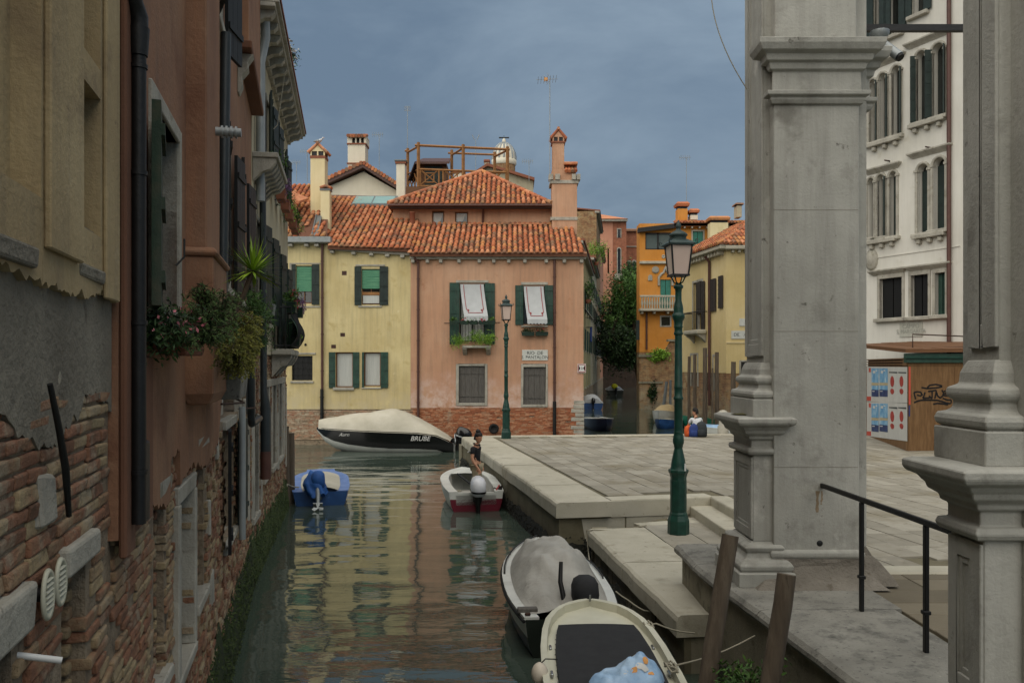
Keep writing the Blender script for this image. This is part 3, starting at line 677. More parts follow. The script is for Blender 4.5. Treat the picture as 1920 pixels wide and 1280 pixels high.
# ---- house A: cream plaster over crumbling brick
A = thing('cream_house', 'cream plastered house at the left edge, plaster fallen from its brick base', 'house', WA.loc(), WA.rz)
ua = WA.u
hA = [(ua(3.13), ua(3.47), 1.0, 2.62), (ua(2.1), ua(2.6), 1.0, 2.57)]
m = MB(); wall_holes(m, ua(-14), ua(3.86), -.6, 3.32, hA, .3, .014, back=6); bw = m.build('brick_wall', 'mortar', A)  # wall extended unseen behind the camera for the shade it casts
bricks(bw, ua(2.2), ua(3.84), 1.50, 3.30, hA, True, 0, skip=.02)
m = MB(); bricks(None, ua(.6), ua(2.2), .3, 3.30, hA, False, 0, m); bricks(None, ua(2.2), ua(3.84), .3, 1.48, hA, False, 0, m); m.build('lower_bricks', 'brick_old', bw, stuff=True)
for h in hA[:1]:    # brick reveal of the opening on the far side
    z = 1.45
    while z < 2.58:
        o = link('brick', BR[1], bw, (h[1] + .045, .17, z), (0, 0, PI / 2)); o.scale = (.9, 1, 1.05); z += .073
MB().box(ua(2.0), .3, .9, ua(2.7), .34, 2.7).build('blocking_slab', 'cement_grey', A)
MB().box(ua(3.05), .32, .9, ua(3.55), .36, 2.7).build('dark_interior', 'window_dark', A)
for d0, d1, z0, z1 in ((3.07, 3.53, 2.625, 2.735), (2.0, 2.69, 2.575, 2.72)):
    MB().box(ua(d0), -.035, z0, ua(d1), .2, z1, jit=.006).build('lintel', 'stone_white', A, .015, 2)
pts = jag(ua(.4), ua(3.85), lambda u: 3.20 + .08 * math.sin(u * 5), .055, .035) + [(ua(3.85), 3.95), (ua(.4), 3.95)]
MB().sheet(pts, -.004, .06).build('cement_patch', 'cement_grey', A)
f_ = lambda u: 3.68 + .02 * math.sin(u * 4.2 + .6)
hN = [(ua(3.21), ua(3.53), 3.93, 4.50), (ua(3.21), ua(3.53), 4.62, 6.4), (ua(1.8), ua(2.74), 3.94, 6.4)]
m = MB(); wall_holes(m, ua(-14), ua(3.85), 3.90, 7.4, hN, .10, -.03, back=6); m.build('plaster_wall', 'plaster_cream_near', A)
m = MB(); m.sheet(jag(ua(.4), ua(2.75), f_, .06, .025) + [(ua(2.75), 3.899), (ua(.4), 3.899)], -.0305, .05); m.sheet(jag(ua(2.75), ua(3.85), f_, .05, .03) + [(ua(3.85), 3.899), (ua(2.75), 3.899)], -.031, .05); m.build('plaster_edge', 'plaster_cream_near', A)
MB().box(ua(1.7), .06, 3.9, ua(3.6), .09, 6.6).build('niche_back', 'plaster_cream_near', A)
MB().box(ua(2.76), -.055, 3.78, ua(3.17), -.031, 7.4).build('pilaster_strip', 'plaster_cream_near', A, .006)
MB().box(ua(3.56), -.05, 3.68, ua(3.80), -.031, 7.4).build('pilaster_strip', 'plaster_cream_near', A, .006)
for d0, d1, z0, z1, o in ((3.2, 3.54, 4.505, 4.615, .01), (3.2, 3.54, 3.81, 3.925, .01), (3.2, 3.54, 3.73, 3.79, -.015), (1.8, 2.74, 3.79, 3.935, .02), (1.8, 2.66, 3.70, 3.77, -.02)):
    MB().box(ua(d0), o - .03, z0, ua(d1), .05, z1, jit=.012).build('stone_block', 'cement_grey', A, .012, 2)
m = MB(); m.tube([(ua(2.76), -.05, 3.34), (ua(2.83), -.06, 3.18), (ua(2.90), -.06, 3.05), (ua(3.00), -.045, 2.87)], [.010, .012, .014, .010], 6); m.build('iron_anchor', 'iron_black', A)
MB().box(ua(2.80), -.018, 2.86, ua(2.93), .02, 3.03, jit=.012).build('stone_patch', 'stone_white', A, .01)
for d0, z in ((2.79, 2.65), (2.935, 2.655)):
    m = MB(); m.lathe([(.05, .004), (.066, .002), (.078, .004), (.080, .010), (.074, .018), (.062, .016), (.058, .006), (.0, .006)], 20, sx=.78, sy=1.08); m.xf(TR(ua(d0), -.026, z) @ rotm('X', PI / 2)); v = m.build('round_vent', 'gel_cream', A)
    for i in range(6):
        MB().box(-.036, 0, -.006, .036, .010, .003, M=TR(ua(d0), -.044, z - .045 + .018 * i) @ rotm('X', .6)).build('louvre', 'gel_cream', v)
    MB().lathe([(.045, 0), (.045, .05)], 14).xf(TR(ua(d0), -.0, z) @ rotm('X', PI / 2) @ Matrix.Scale(.5, 4)).build('duct', 'iron_black', v)
MB().tube([(ua(2.66), .02, 2.50), (ua(2.70), -.10, 2.46)], .011, 8).build('plastic_pipe', 'paint_white', A)
# ---- house B: orange plaster
B = thing('orange_house', 'orange plastered house on the left bank with downpipe, green shutter and chimney breast', 'house', WB.loc(), WB.rz)
ub = WB.u
hB = [(ub(4.68), ub(5.60), 3.72, 4.86), (ub(8.4), ub(9.3), 4.2, 5.7), (ub(10.2), ub(11.2), 4.2, 5.8), (ub(7.4), ub(8.2), 6.5, 8.4), (ub(5.0), ub(5.36), 1.52, 2.62), (ub(5.78), ub(6.52), 1.28, 2.46), (ub(6.78), ub(7.4), 1.5, 2.72), (ub(9.2), ub(10.4), 1.45, 2.7)]
lowB = [h for h in hB if h[3] < 3]; upB = [h for h in hB if h[3] > 3]
m = MB(); wall_holes(m, 0.004, ub(13.1), -.6, 2.80, lowB, .3, .014, back=6); bw = m.build('brick_wall', 'mortar', B)
bricks(bw, ub(3.9), ub(6.1), 1.40, 2.74, lowB, True, 0, skip=.02)
m = MB(); bricks(None, ub(3.9), ub(6.1), .3, 1.38, lowB, False, 0, m); bricks(None, ub(6.1), ub(13.1), .3, 2.74, lowB, False, 0, m, skip=.05, proud=.02); m.build('lower_bricks', 'brick_old', bw, stuff=True)
z = 1.55
while z < 2.58:
    for hh in (lowB[0], lowB[2]):
        o = link('brick', random.choice(BR), bw, (hh[1] + .04, .17, z), (0, 0, PI / 2)); o.scale = (1, 1, 1.1)
    z += .076
def fB(u): return 2.60 + .05 * math.sin(u * 3.1) + (.25 if ub(5.35) < u < ub(5.75) else 0) + (.9 * min(1, max(0, (u - ub(8.2)) / .8)))
m = MB(); wall_holes(m, 0.0, ub(13.1), 3.6, 9.6, upB, .22, -.03, back=6); m.build('plaster_wall', 'plaster_orange_near', B)
MB().sheet(jag(0.0, ub(13.1), fB, .06, .03) + [(ub(13.1), 3.599), (0.0, 3.599)], -.03, .05).build('plaster_edge', 'plaster_orange_near', B)
MB().box(0.002, -.065, 2.52, ub(4.07), -.031, 9.6).build('corner_strip', 'plaster_brown', B, .01)
MB().box(ub(4.08), -.05, 2.58, ub(4.62), -.031, 3.45).build('lower_plaster', 'plaster_brown', B, .01)
# black box painted as the shade of a niche at the pipe foot
MB().box(ub(4.10), -.10, 2.63, ub(4.24), -.05, 3.03).build('niche_shade_box', 'iron_black', B, .01)
pm = MB(); dz = 3.98
pm.tube([(ub(dz), -.095, 2.66), (ub(dz), -.095, 4.85)], .033, 12); pm.tube([(ub(dz), -.095, 4.85), (ub(dz), -.095, 4.92), (ub(dz), -.095, 4.98)], [.04, .045, .048], 12)
pm.tube([(ub(dz), -.095, 4.96), (ub(dz), -.095, 5.03), (ub(dz) - .03, -.08, 5.08), (ub(dz) - .1, -.075, 5.12), (ub(dz) - .1, -.075, 8)], .042, 12)
dp = pm.build('downpipe', 'iron_black', B)
for z in (2.9, 3.6, 4.3, 4.8):
    MB().tube([(ub(dz), -.095, z - .010), (ub(dz), -.095, z + .010)], .039, 12).build('pipe_bracket', 'iron_black', dp)
# window with green shutter
def frame(parent, u0, u1, z0, z1, w, t, mt='stone_white', y=-.03, sill=.06):
    m = MB(); m.box(u0 - w, y - t, z0 - w * .6, u0, y + .16, z1 + w); m.box(u1, y - t, z0 - w * .6, u1 + w, y + .16, z1 + w); m.box(u0, y - t, z1, u1, y + .16, z1 + w)
    o = m.build('window', mt, parent, .006)
    MB().box(u0 - w * 1.3, y - t - sill, z0 - w, u1 + w * 1.3, y + .16, z0).build('sill', mt, o, .008); return o
def shutter(parent, u0, u1, z0, z1, y, mt, ang=0, hinge='l', t=.035, planks=3):
    """boarded leaf: local box hinged at u0 (l) or u1 (r); ang swings it off the wall"""
    w_ = u1 - u0; m = MB(); pw = w_ / planks
    for i in range(planks): m.box(i * pw + .003, 0, 0, (i + 1) * pw - .003, t, z1 - z0)
    for f in (.14, .5, .86): m.box(.01, -.018, (z1 - z0) * f - .03, w_ - .01, 0.0, (z1 - z0) * f + .03)
    if hinge == 'l': m.xf(TR(u0, y, z0) @ rotm('Z', -ang))
    else: m.xf(TR(u1, y, z0) @ rotm('Z', ang) @ TR(-w_, 0, 0))
    return m.build('shutter', mt, parent)
wn = frame(B, *hB[0], .09, .02)
MB().box(hB[0][0], .12, hB[0][2], hB[0][1], .14, hB[0][3]).build('pane', 'window_glass', wn)
shutter(wn, ub(4.20), ub(4.67), 3.70, 4.72, -.09, 'shutter_old', .14, 'r', .045)
MB().tube([(ub(4.66), -.16, 3.95), (ub(4.68), -.2, 4.0), (ub(4.68), -.2, 4.1)], .006, 5).build('shutter_catch', 'iron_black', wn)
for (h, lv) in ((hB[1], ((8.35, 8.0), (9.32, 9.75))), (hB[2], ((10.15, 9.8), (11.22, 11.7)))):
    wn = frame(B, *h, .08, .02); MB().box(h[0], .12, h[2], h[1], .14, h[3]).build('pane', 'window_glass', wn)
    shutter(wn, ub(lv[0][1]), ub(lv[0][0]), h[2], h[3], -.12, 'shutter_black', .12, 'r'); shutter(wn, ub(lv[1][0]), ub(lv[1][1]), h[2], h[3], -.12, 'shutter_black', .12, 'l')
wn = frame(B, *hB[3], .09, .04); MB().box(hB[3][0], .12, hB[3][2], hB[3][1], .14, hB[3][3]).build('pane', 'window_glass', wn)
shutter(wn, ub(6.95), ub(7.36), 6.42, 8.4, -.12, 'shutter_black', .25, 'r'); shutter(wn, ub(8.22), ub(8.62), 6.42, 8.4, -.12, 'shutter_black', .25, 'l')
shutter(B, ub(7.62), ub(7.95), 4.0, 5.05, -.1, 'shutter_green', .1, 'l')
# chimney breast
m = MB(); rectloft(m, ub(5.98), ub(6.95), -.22, 0.0, [(-.04, 3.12), (.0, 3.2), (0, 4.17)]); m.build('chimney_breast', 'plaster_orange_near', B, .01)
m = MB(); rectloft(m, ub(5.98), ub(6.95), -.22, 0.0, [(.015, 4.171), (.03, 4.20), (.0, 4.235)]); m.build('breast_moulding', 'plaster_orange_near', B, .008)
m = MB(); rectloft(m, ub(6.02), ub(6.9), -.17, 0.0, [(0, 4.23), (0, 10.2)]); m.build('chimney_breast', 'plaster_orange_near', B, .012)
m = MB(); m.tube([(ub(6.6), -.17, 5.22), (ub(6.6), -.36, 5.22)], .035, 12)
for i in range(4): m.tube([(ub(6.6), -.21 - .035 * i, 5.22), (ub(6.6), -.225 - .035 * i, 5.22)], .048, 12)
m.build('flue_cap', 'zinc', B)
# second downpipe, slightly out of plumb
m = MB(); m.tube([(ub(7.15), -.16, 3.5), (ub(7.42), -.17, 6.3)], .045, 10); m.build('downpipe', 'pipe_slate', B)
# jettied bay high on the far end
MB().box(ub(10.5), -.16, 7.35, ub(13.1), -.031, 9.6).build('upper_bay', 'plaster_orange_near', B, .01)
MB().box(ub(10.3), -.21, 7.24, ub(13.13), -.02, 7.345).build('tile_ledge', 'plaster_brown', B, .015)
m = MB(); rings = [[(ub(10.55) + dx, y, z) for dx in (-.1, .1) for y in ([-.03, -.03 - o] if dx < 0 else [-.03 - o, -.03])] for o, z in ((.02, 6.75), (.06, 6.85), (.05, 6.95), (.13, 7.05), (.12, 7.13), (.19, 7.23))]
m.loft(rings, True, False); m.build('corbel', 'stone_white', B, .01, 2)
# stone doorway and lintels of the lower openings
for h, d0, d1, zt in ((lowB[0], 4.96, 5.42, .10), (lowB[1], 5.72, 6.6, .12), (lowB[2], 6.72, 7.46, .1), (lowB[3], 9.1, 10.5, .1)):
    MB().box(ub(d0), -.03, h[3], ub(d1), .2, h[3] + zt, jit=.004).build('lintel', 'stone_white', B, .01)
    MB().box(ub(d0), -.04, h[2] - .08, ub(d1), .25, h[2], jit=.004).build('sill', 'stone_white', B, .01)
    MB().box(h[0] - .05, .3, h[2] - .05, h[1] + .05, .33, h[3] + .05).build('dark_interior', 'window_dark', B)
h = lowB[1]; MB().box(h[1] - .004, -.035, h[2], h[1] + .1, .29, h[3]).build('jamb_stone', 'stone_white', B, .008); MB().box(h[0] - .1, -.035, h[2], h[0] + .004, .29, h[3]).build('jamb_stone', 'stone_white', B, .008)
h = lowB[3]; shutter(B, ub(8.75), ub(9.2), 1.45, 2.72, -.07, 'shutter_black', .08, 'r'); shutter(B, ub(10.42), ub(11.0), 1.45, 2.72, -.07, 'shutter_dark', .08, 'l')
MB().tube([(ub(10.3), -.1, 1.3), (ub(10.3), -.1, 2.9)], .04, 8).build('downpipe', 'zinc', B)
for d0, z0, z1 in ((7.55, 1.9, 2.2), (7.75, 1.2, 1.5), (8.2, 2.5, 3.0), (8.5, 2.9, 3.3), (11.5, 1.3, 2.9), (12.1, 1.6, 2.5), (12.6, 1.1, 2.9), (11.1, 2.6, 3.4)):
    MB().box(ub(d0), -.025, z0, ub(d0) + R(.12, .25), .06, z1, jit=.01).build('stone_patch', 'stone_white', B, .01)
for d0, d1, z in ((8.4, 9.9, 3.02), (10.6, 11.9, 2.86)):
    MB().tube([(ub(d0), -.04, z), (ub((d0 + d1) / 2), -.2, z - .02), (ub(d1), -.05, z)], .012, 6).build('iron_rod', 'iron_rust', B)
MB().tube([(ub(11.3), -.14, 3.5), (ub(11.3), -.14, 2.72), (ub(11.4), -.14, 2.62), (ub(12.9), -.16, 2.6)], .05, 8).build('waste_pipe', 'pipe_slate', B)
MB().tube([(ub(11.35), -.13, 3.6), (ub(11.35), -.13, 2.75)], .06, 8).build('waste_pipe', 'zinc', B)
# ---- house C: grey cream, brackets, balcony
C = thing('bracketed_house', 'grey cream house with bracketed eaves, dark shutters and bulging balcony, left bank', 'house', WC.loc(), WC.rz)
uc = WC.u; EC = 20.7
upC = [(uc(a), uc(b), z0, z1) for a, b, z0, z1 in ((13.7, 14.4, 4.15, 5.75), (15.2, 15.9, 4.15, 5.75), (17.0, 17.8, 3.75, 5.7), (19.0, 19.7, 4.2, 5.6), (15.3, 15.9, 6.9, 8.2), (16.7, 17.2, 6.9, 8.2), (19.0, 19.6, 6.9, 8.1))]
loC = [(uc(a), uc(b), 1.40, 3.0) for a, b in ((15.2, 16.0), (16.8, 17.6), (18.3, 19.1))] + [(uc(13.5), uc(14.1), 1.0, 2.6)]
m = MB(); wall_holes(m, 0.004, uc(EC), -.6, 3.6, loC, .25, .014, back=7); bw = m.build('brick_wall', 'mortar', C)
m = MB(); bricks(None, 0.01, uc(EC), .3, 3.58, loC, False, 0, m, skip=.04, proud=.02); m.build('wall_bricks', 'brick_old', bw, stuff=True)
m = MB(); wall_holes(m, 0.0, uc(EC) + .01, 3.6, 8.75, upC, .2, -.03, back=7); m.build('plaster_wall', 'plaster_far_cream', C)
for i, h in enumerate(upC):
    wn = frame(C, *h, .07, .02); MB().box(h[0], .12, h[2], h[1], .14, h[3]).build('pane', 'window_glass', wn)
    lw = .42 if i < 4 else .36
    shutter(wn, h[0] - lw, h[0] - .01, h[2], h[3] + .03, -.12, 'shutter_dark', .16, 'r'); shutter(wn, h[1] + .01, h[1] + lw, h[2], h[3] + .03, -.12, 'shutter_dark', .16, 'l')
for h in loC:
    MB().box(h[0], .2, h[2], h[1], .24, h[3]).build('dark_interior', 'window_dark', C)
    for a, b in ((h[0] - .11, h[0]), (h[1], h[1] + .11)): MB().box(a, -.03, h[2], b, .2, h[3]).build('jamb_stone', 'stone_white', C, .008)
    MB().box(h[0] - .16, -.05, h[2] - .1, h[1] + .16, .2, h[2]).build('sill', 'stone_white', C, .008)
MB().box(uc(14.9), -.035, 3.0, uc(19.9), .1, 3.14).build('string_course', 'stone_white', C, .01)
for d0, z0, z1 in ((13.3, 1.0, 2.9), (14.5, 2.7, 3.5), (14.6, 1.0, 2.2), (16.3, 1.5, 2.5), (17.95, 1.2, 2.4), (19.5, 1.3, 3.0), (20.2, 1.0, 2.9)):
    MB().box(uc(d0), -.03, z0, uc(d0) + R(.14, .28), .06, z1, jit=.01).build('stone_patch', 'stone_white', C, .01)
m = MB(); m.box(-.02, -.10, 8.75, uc(EC) + .02, 0.1, 8.84); m.box(-.02, -.38, 8.93, uc(EC) + .12, .3, 9.0); m.box(-.02, -.44, 9.002, uc(EC) + .16, .3, 9.06); m.build('cornice', 'stone_white', C, .008)
u = .2
while u < uc(EC):
    MB().loft([[(u - .08, y, 8.93 - dz), (u + .08, y, 8.93 - dz), (u + .08, y, 8.929), (u - .08, y, 8.929)] for y, dz in ((-.36, .05), (-.3, .12), (-.2, .13), (-.1, .19), (-.04, .2))], True, False).build('eaves_bracket', 'stone_white', C); u += .52
MB().add([(-.02, -.46, 9.065), (uc(EC) + .2, -.46, 9.065), (uc(EC) + .2, 3.5, 10.6), (-.02, 3.5, 10.6), (-.02, -.46, 9.12), (uc(EC) + .2, -.46, 9.12), (uc(EC) + .2, 3.5, 10.7), (-.02, 3.5, 10.7)], [(0, 1, 2, 3), (4, 7, 6, 5), (0, 4, 5, 1), (1, 5, 6, 2), (2, 6, 7, 3), (3, 7, 4, 0)]).build('roof', 'terracotta', C)
m = MB(); wall_holes(m, 0.0, uc(17.4), 9.1, 11.6, [(uc(14.6), uc(15.2), 9.7, 11.2), (uc(16.2), uc(16.8), 9.7, 11.2)], .2, .05, back=5); m.build('upper_storey', 'plaster_far_cream', C)
for a in (14.2, 15.22, 15.8, 16.82): MB().box(uc(a), .0, 9.65, uc(a) + .38, .045, 11.25).build('shutter', 'shutter_dark', C)
# small bracketed ledge nearer, lower
m = MB(); m.box(uc(13.15), -.42, 6.62, uc(15.1), -.031, 6.70); m.build('balcony_slab', 'stone_white', C, .01)
u = uc(13.25)
while u < uc(15.1):
    MB().loft([[(u - .07, y, 6.61 - dz), (u + .07, y, 6.61 - dz), (u + .07, y, 6.615), (u - .07, y, 6.615)] for y, dz in ((-.38, .06), (-.3, .16), (-.18, .2), (-.04, .34))], True, False).build('balcony_bracket', 'stone_white', C); u += .3
# pipes
MB().tube([(uc(13.9), -.16, 1.6), (uc(13.9), -.16, 2.7), (uc(13.9), -.13, 3.0), (uc(13.9), -.1, 8.6)], [.085, .085, .055, .05], 10).build('downpipe', 'pipe_slate', C)
MB().tube([(uc(13.9), -.16, 1.55), (uc(13.9), -.16, 2.0)], .088, 10).build('pipe_shoe', 'pipe_brown', C)
MB().tube([(uc(13.1) + .1, -.15, 9.3), (uc(13.3), -.2, 9.15), (uc(13.5), -.2, 8.6), (uc(13.5), -.12, 8.2), (uc(13.5), -.12, 6.0)], .07, 10).build('downpipe', 'zinc', C)
# bulging balcony
b0, b1 = uc(16.3), uc(18.5); bz = 3.72
m = MB(); m.box(b0, -.42, bz - .12, b1, -.031, bz); m.build('balcony_floor', 'stone_white', C, .02)
for u in (b0 + .25, (b0 + b1) / 2, b1 - .25):
    MB().loft([[(u - .08, y, bz - .12 - dz), (u + .08, y, bz - .12 - dz), (u + .08, y, bz - .122), (u - .08, y, bz - .122)] for y, dz in ((-.4, .05), (-.3, .2), (-.2, .22), (-.03, .42))], True, False).build('balcony_bracket', 'stone_white', C)
def bul(f): return -.40 - .16 * math.sin(PI * min(1, f * 1.25)) ** 1 * (1 - .3 * f)
bz1 = 4.52
n = 17
rl = MB(); rl.tube([(b0, -.05, bz1), (b0, -.40, bz1), (b1, -.40, bz1), (b1, -.05, bz1)], .018, 6); rl.tube([(b0, -.05, bz + .06), (b0, -.41, bz + .06), (b1, -.41, bz + .06), (b1, -.05, bz + .06)], .014, 6)
rail = rl.build('balcony_rail', 'iron_black', C)
for i in range(n):
    u = b0 + (b1 - b0) * i / (n - 1)
    MB().tube([(u, bul(f), bz + .05 + (bz1 - bz - .05) * f) for f in [k / 8 for k in range(9)]], .009, 5).build('baluster', 'iron_black', rail)
for u in (b0, b1):
    for y in (-.1, -.2, -.3): MB().tube([(u, y, bz), (u, y, bz1)], .009, 5).build('baluster', 'iron_black', rail)
m = MB(); rings = [[(b0 + (b1 - b0) * k / 6, bul(f) + .02, bz + .05 + .7 * f) for k in range(7)] for f in [q / 8 for q in range(8)]]
m.loft(rings, False, True, False); m.add([(b1 + .004, -.42, bz + .04), (b1 + .004, -.05, bz + .04), (b1 + .004, -.05, bz1 - .1), (b1 + .004, -.40, bz1 - .1)], [(0, 1, 2, 3)]); m.build('netting', 'net_green', rail)
wl = [(WA, .8, 3.86), (WB, 3.86, 13.1), (WC, 13.1, EC)]
for (W, a, b), lb in zip(wl, ('dark green weed at the foot of the cream house', 'dark green weed band along the foot of the orange house', 'dark green weed at the foot of the bracketed house')):
    m = MB(); p0, p1 = W.P(a, 0, 0), W.P(b, 0, 0); weed_strip(m, Vector((p1.x, p1.y)), Vector((p0.x, p0.y)), -.1, .70, .07, int((b - a) * 620), .034, .28)
    tag(m.build('seaweed_growth', 'seaweed', stuff=True), lb, 'seaweed')
# mooring poles at the far corner
for (px, d, zt, lb) in ((537, 20.6, 1.93, 'taller grey mooring pole against the corner of the bracketed house'), (547, 20.9, 1.75, 'shorter grey mooring pole beside the blue boat')):
    m = MB(); n_ = 8
    m.tube([(R(-.01, .01), R(-.01, .01), -.6 + (zt + .6) * i / n_) for i in range(n_ + 1)], [.085 - .02 * i / n_ for i in range(n_ + 1)], 10)
    tag(m.build('mooring_pole', 'wood_pole', loc=(X_(px, d), d, 0)), lb, 'pole', 'mooring poles by the left corner')
# ---------------------------------------------------------------- plants and pots on the left houses
def WP(px, py, d): return Vector((X_(px, d), d, Z_(py, d)))
def plant(name, label, cat, base, parts, group=None):
    t = thing(name, label, cat, base, 0, group)
    for nm, m, mt in parts: m.xf(TR(-base[0], -base[1], -base[2])); m.build(nm, mt, t)
    return t
bx = WB.P(5.0, .13, 3.46)
t = thing('flower_trough', 'rough clay trough under the green shuttered window, pink flowers above', 'planter', bx, WB.rz)
m = MB(); m.box(-.38, -.09, 0, .38, .09, .03); m.box(-.38, -.09, .03, .38, -.07, .15); m.box(-.38, .07, .03, .38, .09, .15); m.box(-.38, -.07, .03, -.36, .07, .15); m.box(.36, -.07, .03, .38, .07, .15); m.box(-.36, -.07, .03, .36, .07, .12); m.build('trough', 'terracotta', t, .008)
c = WP(300, 618, 4.5); f = MB(); leaves(f, c, (.12, .26, .12), 1500, .022, .6, 18); p = MB(); leaves(p, c + Vector((.03, 0, .03)), (.14, .26, .11), 70, .017, 1, 12)
st = MB()
for i in range(14): q = c + Vector((R(-.12, .15), R(-.25, .25), R(-.05, .12))); st.tube([c + Vector((0, 0, -.12)), (c + q) / 2 + Vector((0, 0, .02)), q], .003, 4)
plant('oleander_plant', 'pink flowering shrub in the trough below the green shutter', 'plant', tuple(c - Vector((0, 0, .15))), (('stems', st, 'bark'), ('foliage', f, 'leaf_dark'), ('flowers', p, 'petal_pink')))
def shrub(label, pts, mtl, size, asp, n, base, dirup=0, nm='shrub', group=None, sp=.45):
    f = MB(); s = MB()
    for (px, py, d, r) in pts:
        c = WP(px, py, d); leaves(f, c, (r, r * 1.3, r), n, size, asp, 9, sp, dirup); s.tube([base, (base + c) / 2 + Vector((0, 0, -.04)), c], [.018, .012, .004], 5)
        for _ in range(7): s.tube([c, c + Vector((R(-r, r), R(-r, r), R(-r, r))) * .9], [.005, .002], 4)
    return plant(nm, label, 'plant', tuple(base), (('stems', s, 'bark'), ('foliage', f, mtl)), group)
def spray_plant(name, label, base, tips, mt, **kw):
    f = MB(); wd = MB(); spray(f, wd, base, tips, **kw); return plant(name, label, 'plant', tuple(base), (('branches', wd, 'bark'), ('foliage', f, mt)))
def cloud_tips(spec):
    out = []
    for px, py, d, r, n in spec:
        c = WP(px, py, d)
        for _ in range(n): v = Vector((R(-1, 1), R(-1.2, 1.2), R(-1, 1))); out.append(c + v.normalized() * r * R(.3, 1))
    return out
spray_plant('juniper_shrub', 'feathery dark juniper spreading from the orange house toward the yucca', WP(392, 640, 5.2), cloud_tips([(350, 580, 4.75, .10, 13), (385, 556, 4.9, .11, 16), (412, 572, 4.95, .12, 18), (405, 612, 4.9, .12, 16), (345, 640, 4.6, .06, 5), (435, 565, 5.5, .10, 12), (375, 605, 4.8, .12, 14), (370, 540, 4.9, .05, 4), (325, 605, 4.6, .06, 6), (430, 605, 5.4, .12, 12)]), 'leaf_juniper', subs=11, sl=.055, nl=.017, needles=12, asp=.16)
spray_plant('bushy_plant', 'yellowish green bushy plant hanging below the yucca', WP(445, 640, 6.9), cloud_tips([(432, 640, 6.0, .14, 16), (452, 668, 6.8, .16, 20), (465, 630, 7.5, .16, 18), (440, 698, 6.3, .12, 13), (472, 600, 7.9, .14, 13), (476, 655, 8.2, .13, 13), (418, 655, 5.6, .10, 9), (455, 605, 6.9, .13, 14), (470, 690, 7.4, .08, 6)]), 'leaf_olive', subs=11, sl=.06, nl=.020, needles=11, droop=.05, asp=.34)
shrub('slender leaved green plant at the corner of the orange house', [(480, 595, 9.4, .16), (485, 630, 9.6, .17), (472, 572, 9.2, .12)], 'leaf_mid', .05, .18, 450, WP(470, 660, 9.3), dirup=-.6)
y0 = WP(436, 590, 6.0); y1 = WP(474, 508, 6.2)
s = MB(); s.tube([y0, (y0 * .45 + y1 * .55) + Vector((0, 0, -.03)), y1], [.02, .018, .02], 8); f = MB()
for i in range(95):
    a = R(0, 2 * PI); el = R(-.45, 1.4); dv = Vector((math.cos(a) * math.cos(el), math.sin(a) * math.cos(el), math.sin(el))); ln = R(.18, .30)
    sd_ = dv.cross(Vector((0, 0, 1))).normalized() * .009; p0 = y1; p1 = y1 + dv * ln * .5 + Vector((0, 0, -.005)); p2 = y1 + dv * ln + Vector((0, 0, -.03 * R(.2, 1.2)))
    f.add([p0 - sd_ * .6, p0 + sd_ * .6, p1 + sd_, p1 - sd_, p2], [(0, 1, 2, 3), (3, 2, 4)], False, R(0, 1))
plant('yucca_plant', 'bright green spiky yucca leaning out from the orange house', 'plant', tuple(y0), (('trunk', s, 'bark'), ('foliage', f, 'leaf_yucca')))
bx = WB.P(7.3, .2, 3.12); t = thing('stone_trough', 'grey stone trough under the juniper and the bushy plant', 'planter', bx, WB.rz)
MB().loft([[(x * k, y * k, z) for x, y in ((-.4, -.14), (.4, -.14), (.4, .14), (-.4, .14))] for k, z in ((.85, 0), (.9, .04), (1, .2), (1.03, .21), (1.03, .25), (.93, .25), (.92, .2))], True, False).build('trough', 'stone_ledge', t, .01)
# flower boxes of the bracketed house
def pot_plant(W, d, off, z, lb, mt, fm, n, r, size, fl=None, asp=.5, hang=0, w=.5):
    b = W.P(d, off, z); t = thing('window_box', lb, 'planter', b, W.rz, 'flower boxes of the bracketed house')
    m = MB(); m.loft([[(x * k, y * k, zz) for x, y in ((-w / 2, -.09), (w / 2, -.09), (w / 2, .09), (-w / 2, .09))] for k, zz in ((.86, 0), (1, .17), (1.04, .18), (1.04, .2), (.94, .2), (.93, .17))], True, False).build('box', mt, t)
    f = MB(); leaves(f, (0, -.02, .24 - hang), (w * .5, r * .8, r), n, size, asp, 10); f.build('foliage', fm, t)
    if fl: p = MB(); leaves(p, (0, -.04, .30 - hang), (w * .5, r * .8, r), 40, size * 1.1, 1, 8); p.build('flowers', fl, t)
    return t
pot_plant(WC, 16.55, .40, 4.42, 'red geraniums in a dark box on the near end of the bulging balcony', 'planter_green', 'leaf_mid', 500, .2, .035, 'petal_red', .8)
pot_plant(WC, 18.45, .42, 4.44, 'purple flowers in a box on the far end of the bulging balcony', 'planter_green', 'petal_purple', 600, .16, .025, 'petal_purple', .7)
pot_plant(WC, 17.2, .44, 3.8, 'low green plant behind the bars of the bulging balcony', 'planter_green', 'leaf_bright', 300, .08, .03, None, .7)
pot_plant(WC, 15.9, .05, 4.33, 'grey box with sparse leaves at the near side of the bulging balcony', 'zinc', 'leaf_mid', 160, .1, .03)
for d, lb, fm, n in ((15.0, 'spiky plant in a dark box on the small bracketed ledge', 'leaf_mid', 320), (16.3, 'dry pinkish plant in a window box below the eaves', 'petal_purple', 300), (17.4, 'green plant in a clay window box left of the trailing one', 'leaf_mid', 360), (18.5, 'trailing yellow green plant in the window box under the eaves', 'leaf_bright', 520), (19.6, 'mixed green plant in the window box near the far corner', 'leaf_mid', 420), (20.4, 'small light green plant in the last window box at the far corner', 'leaf_bright', 260)):
    pot_plant(WC, d, .22, 6.72 if d < 15.5 else 6.55, lb, 'terracotta' if d > 15.5 else 'planter_green', fm, n, .2, .04, None, .5, .03)
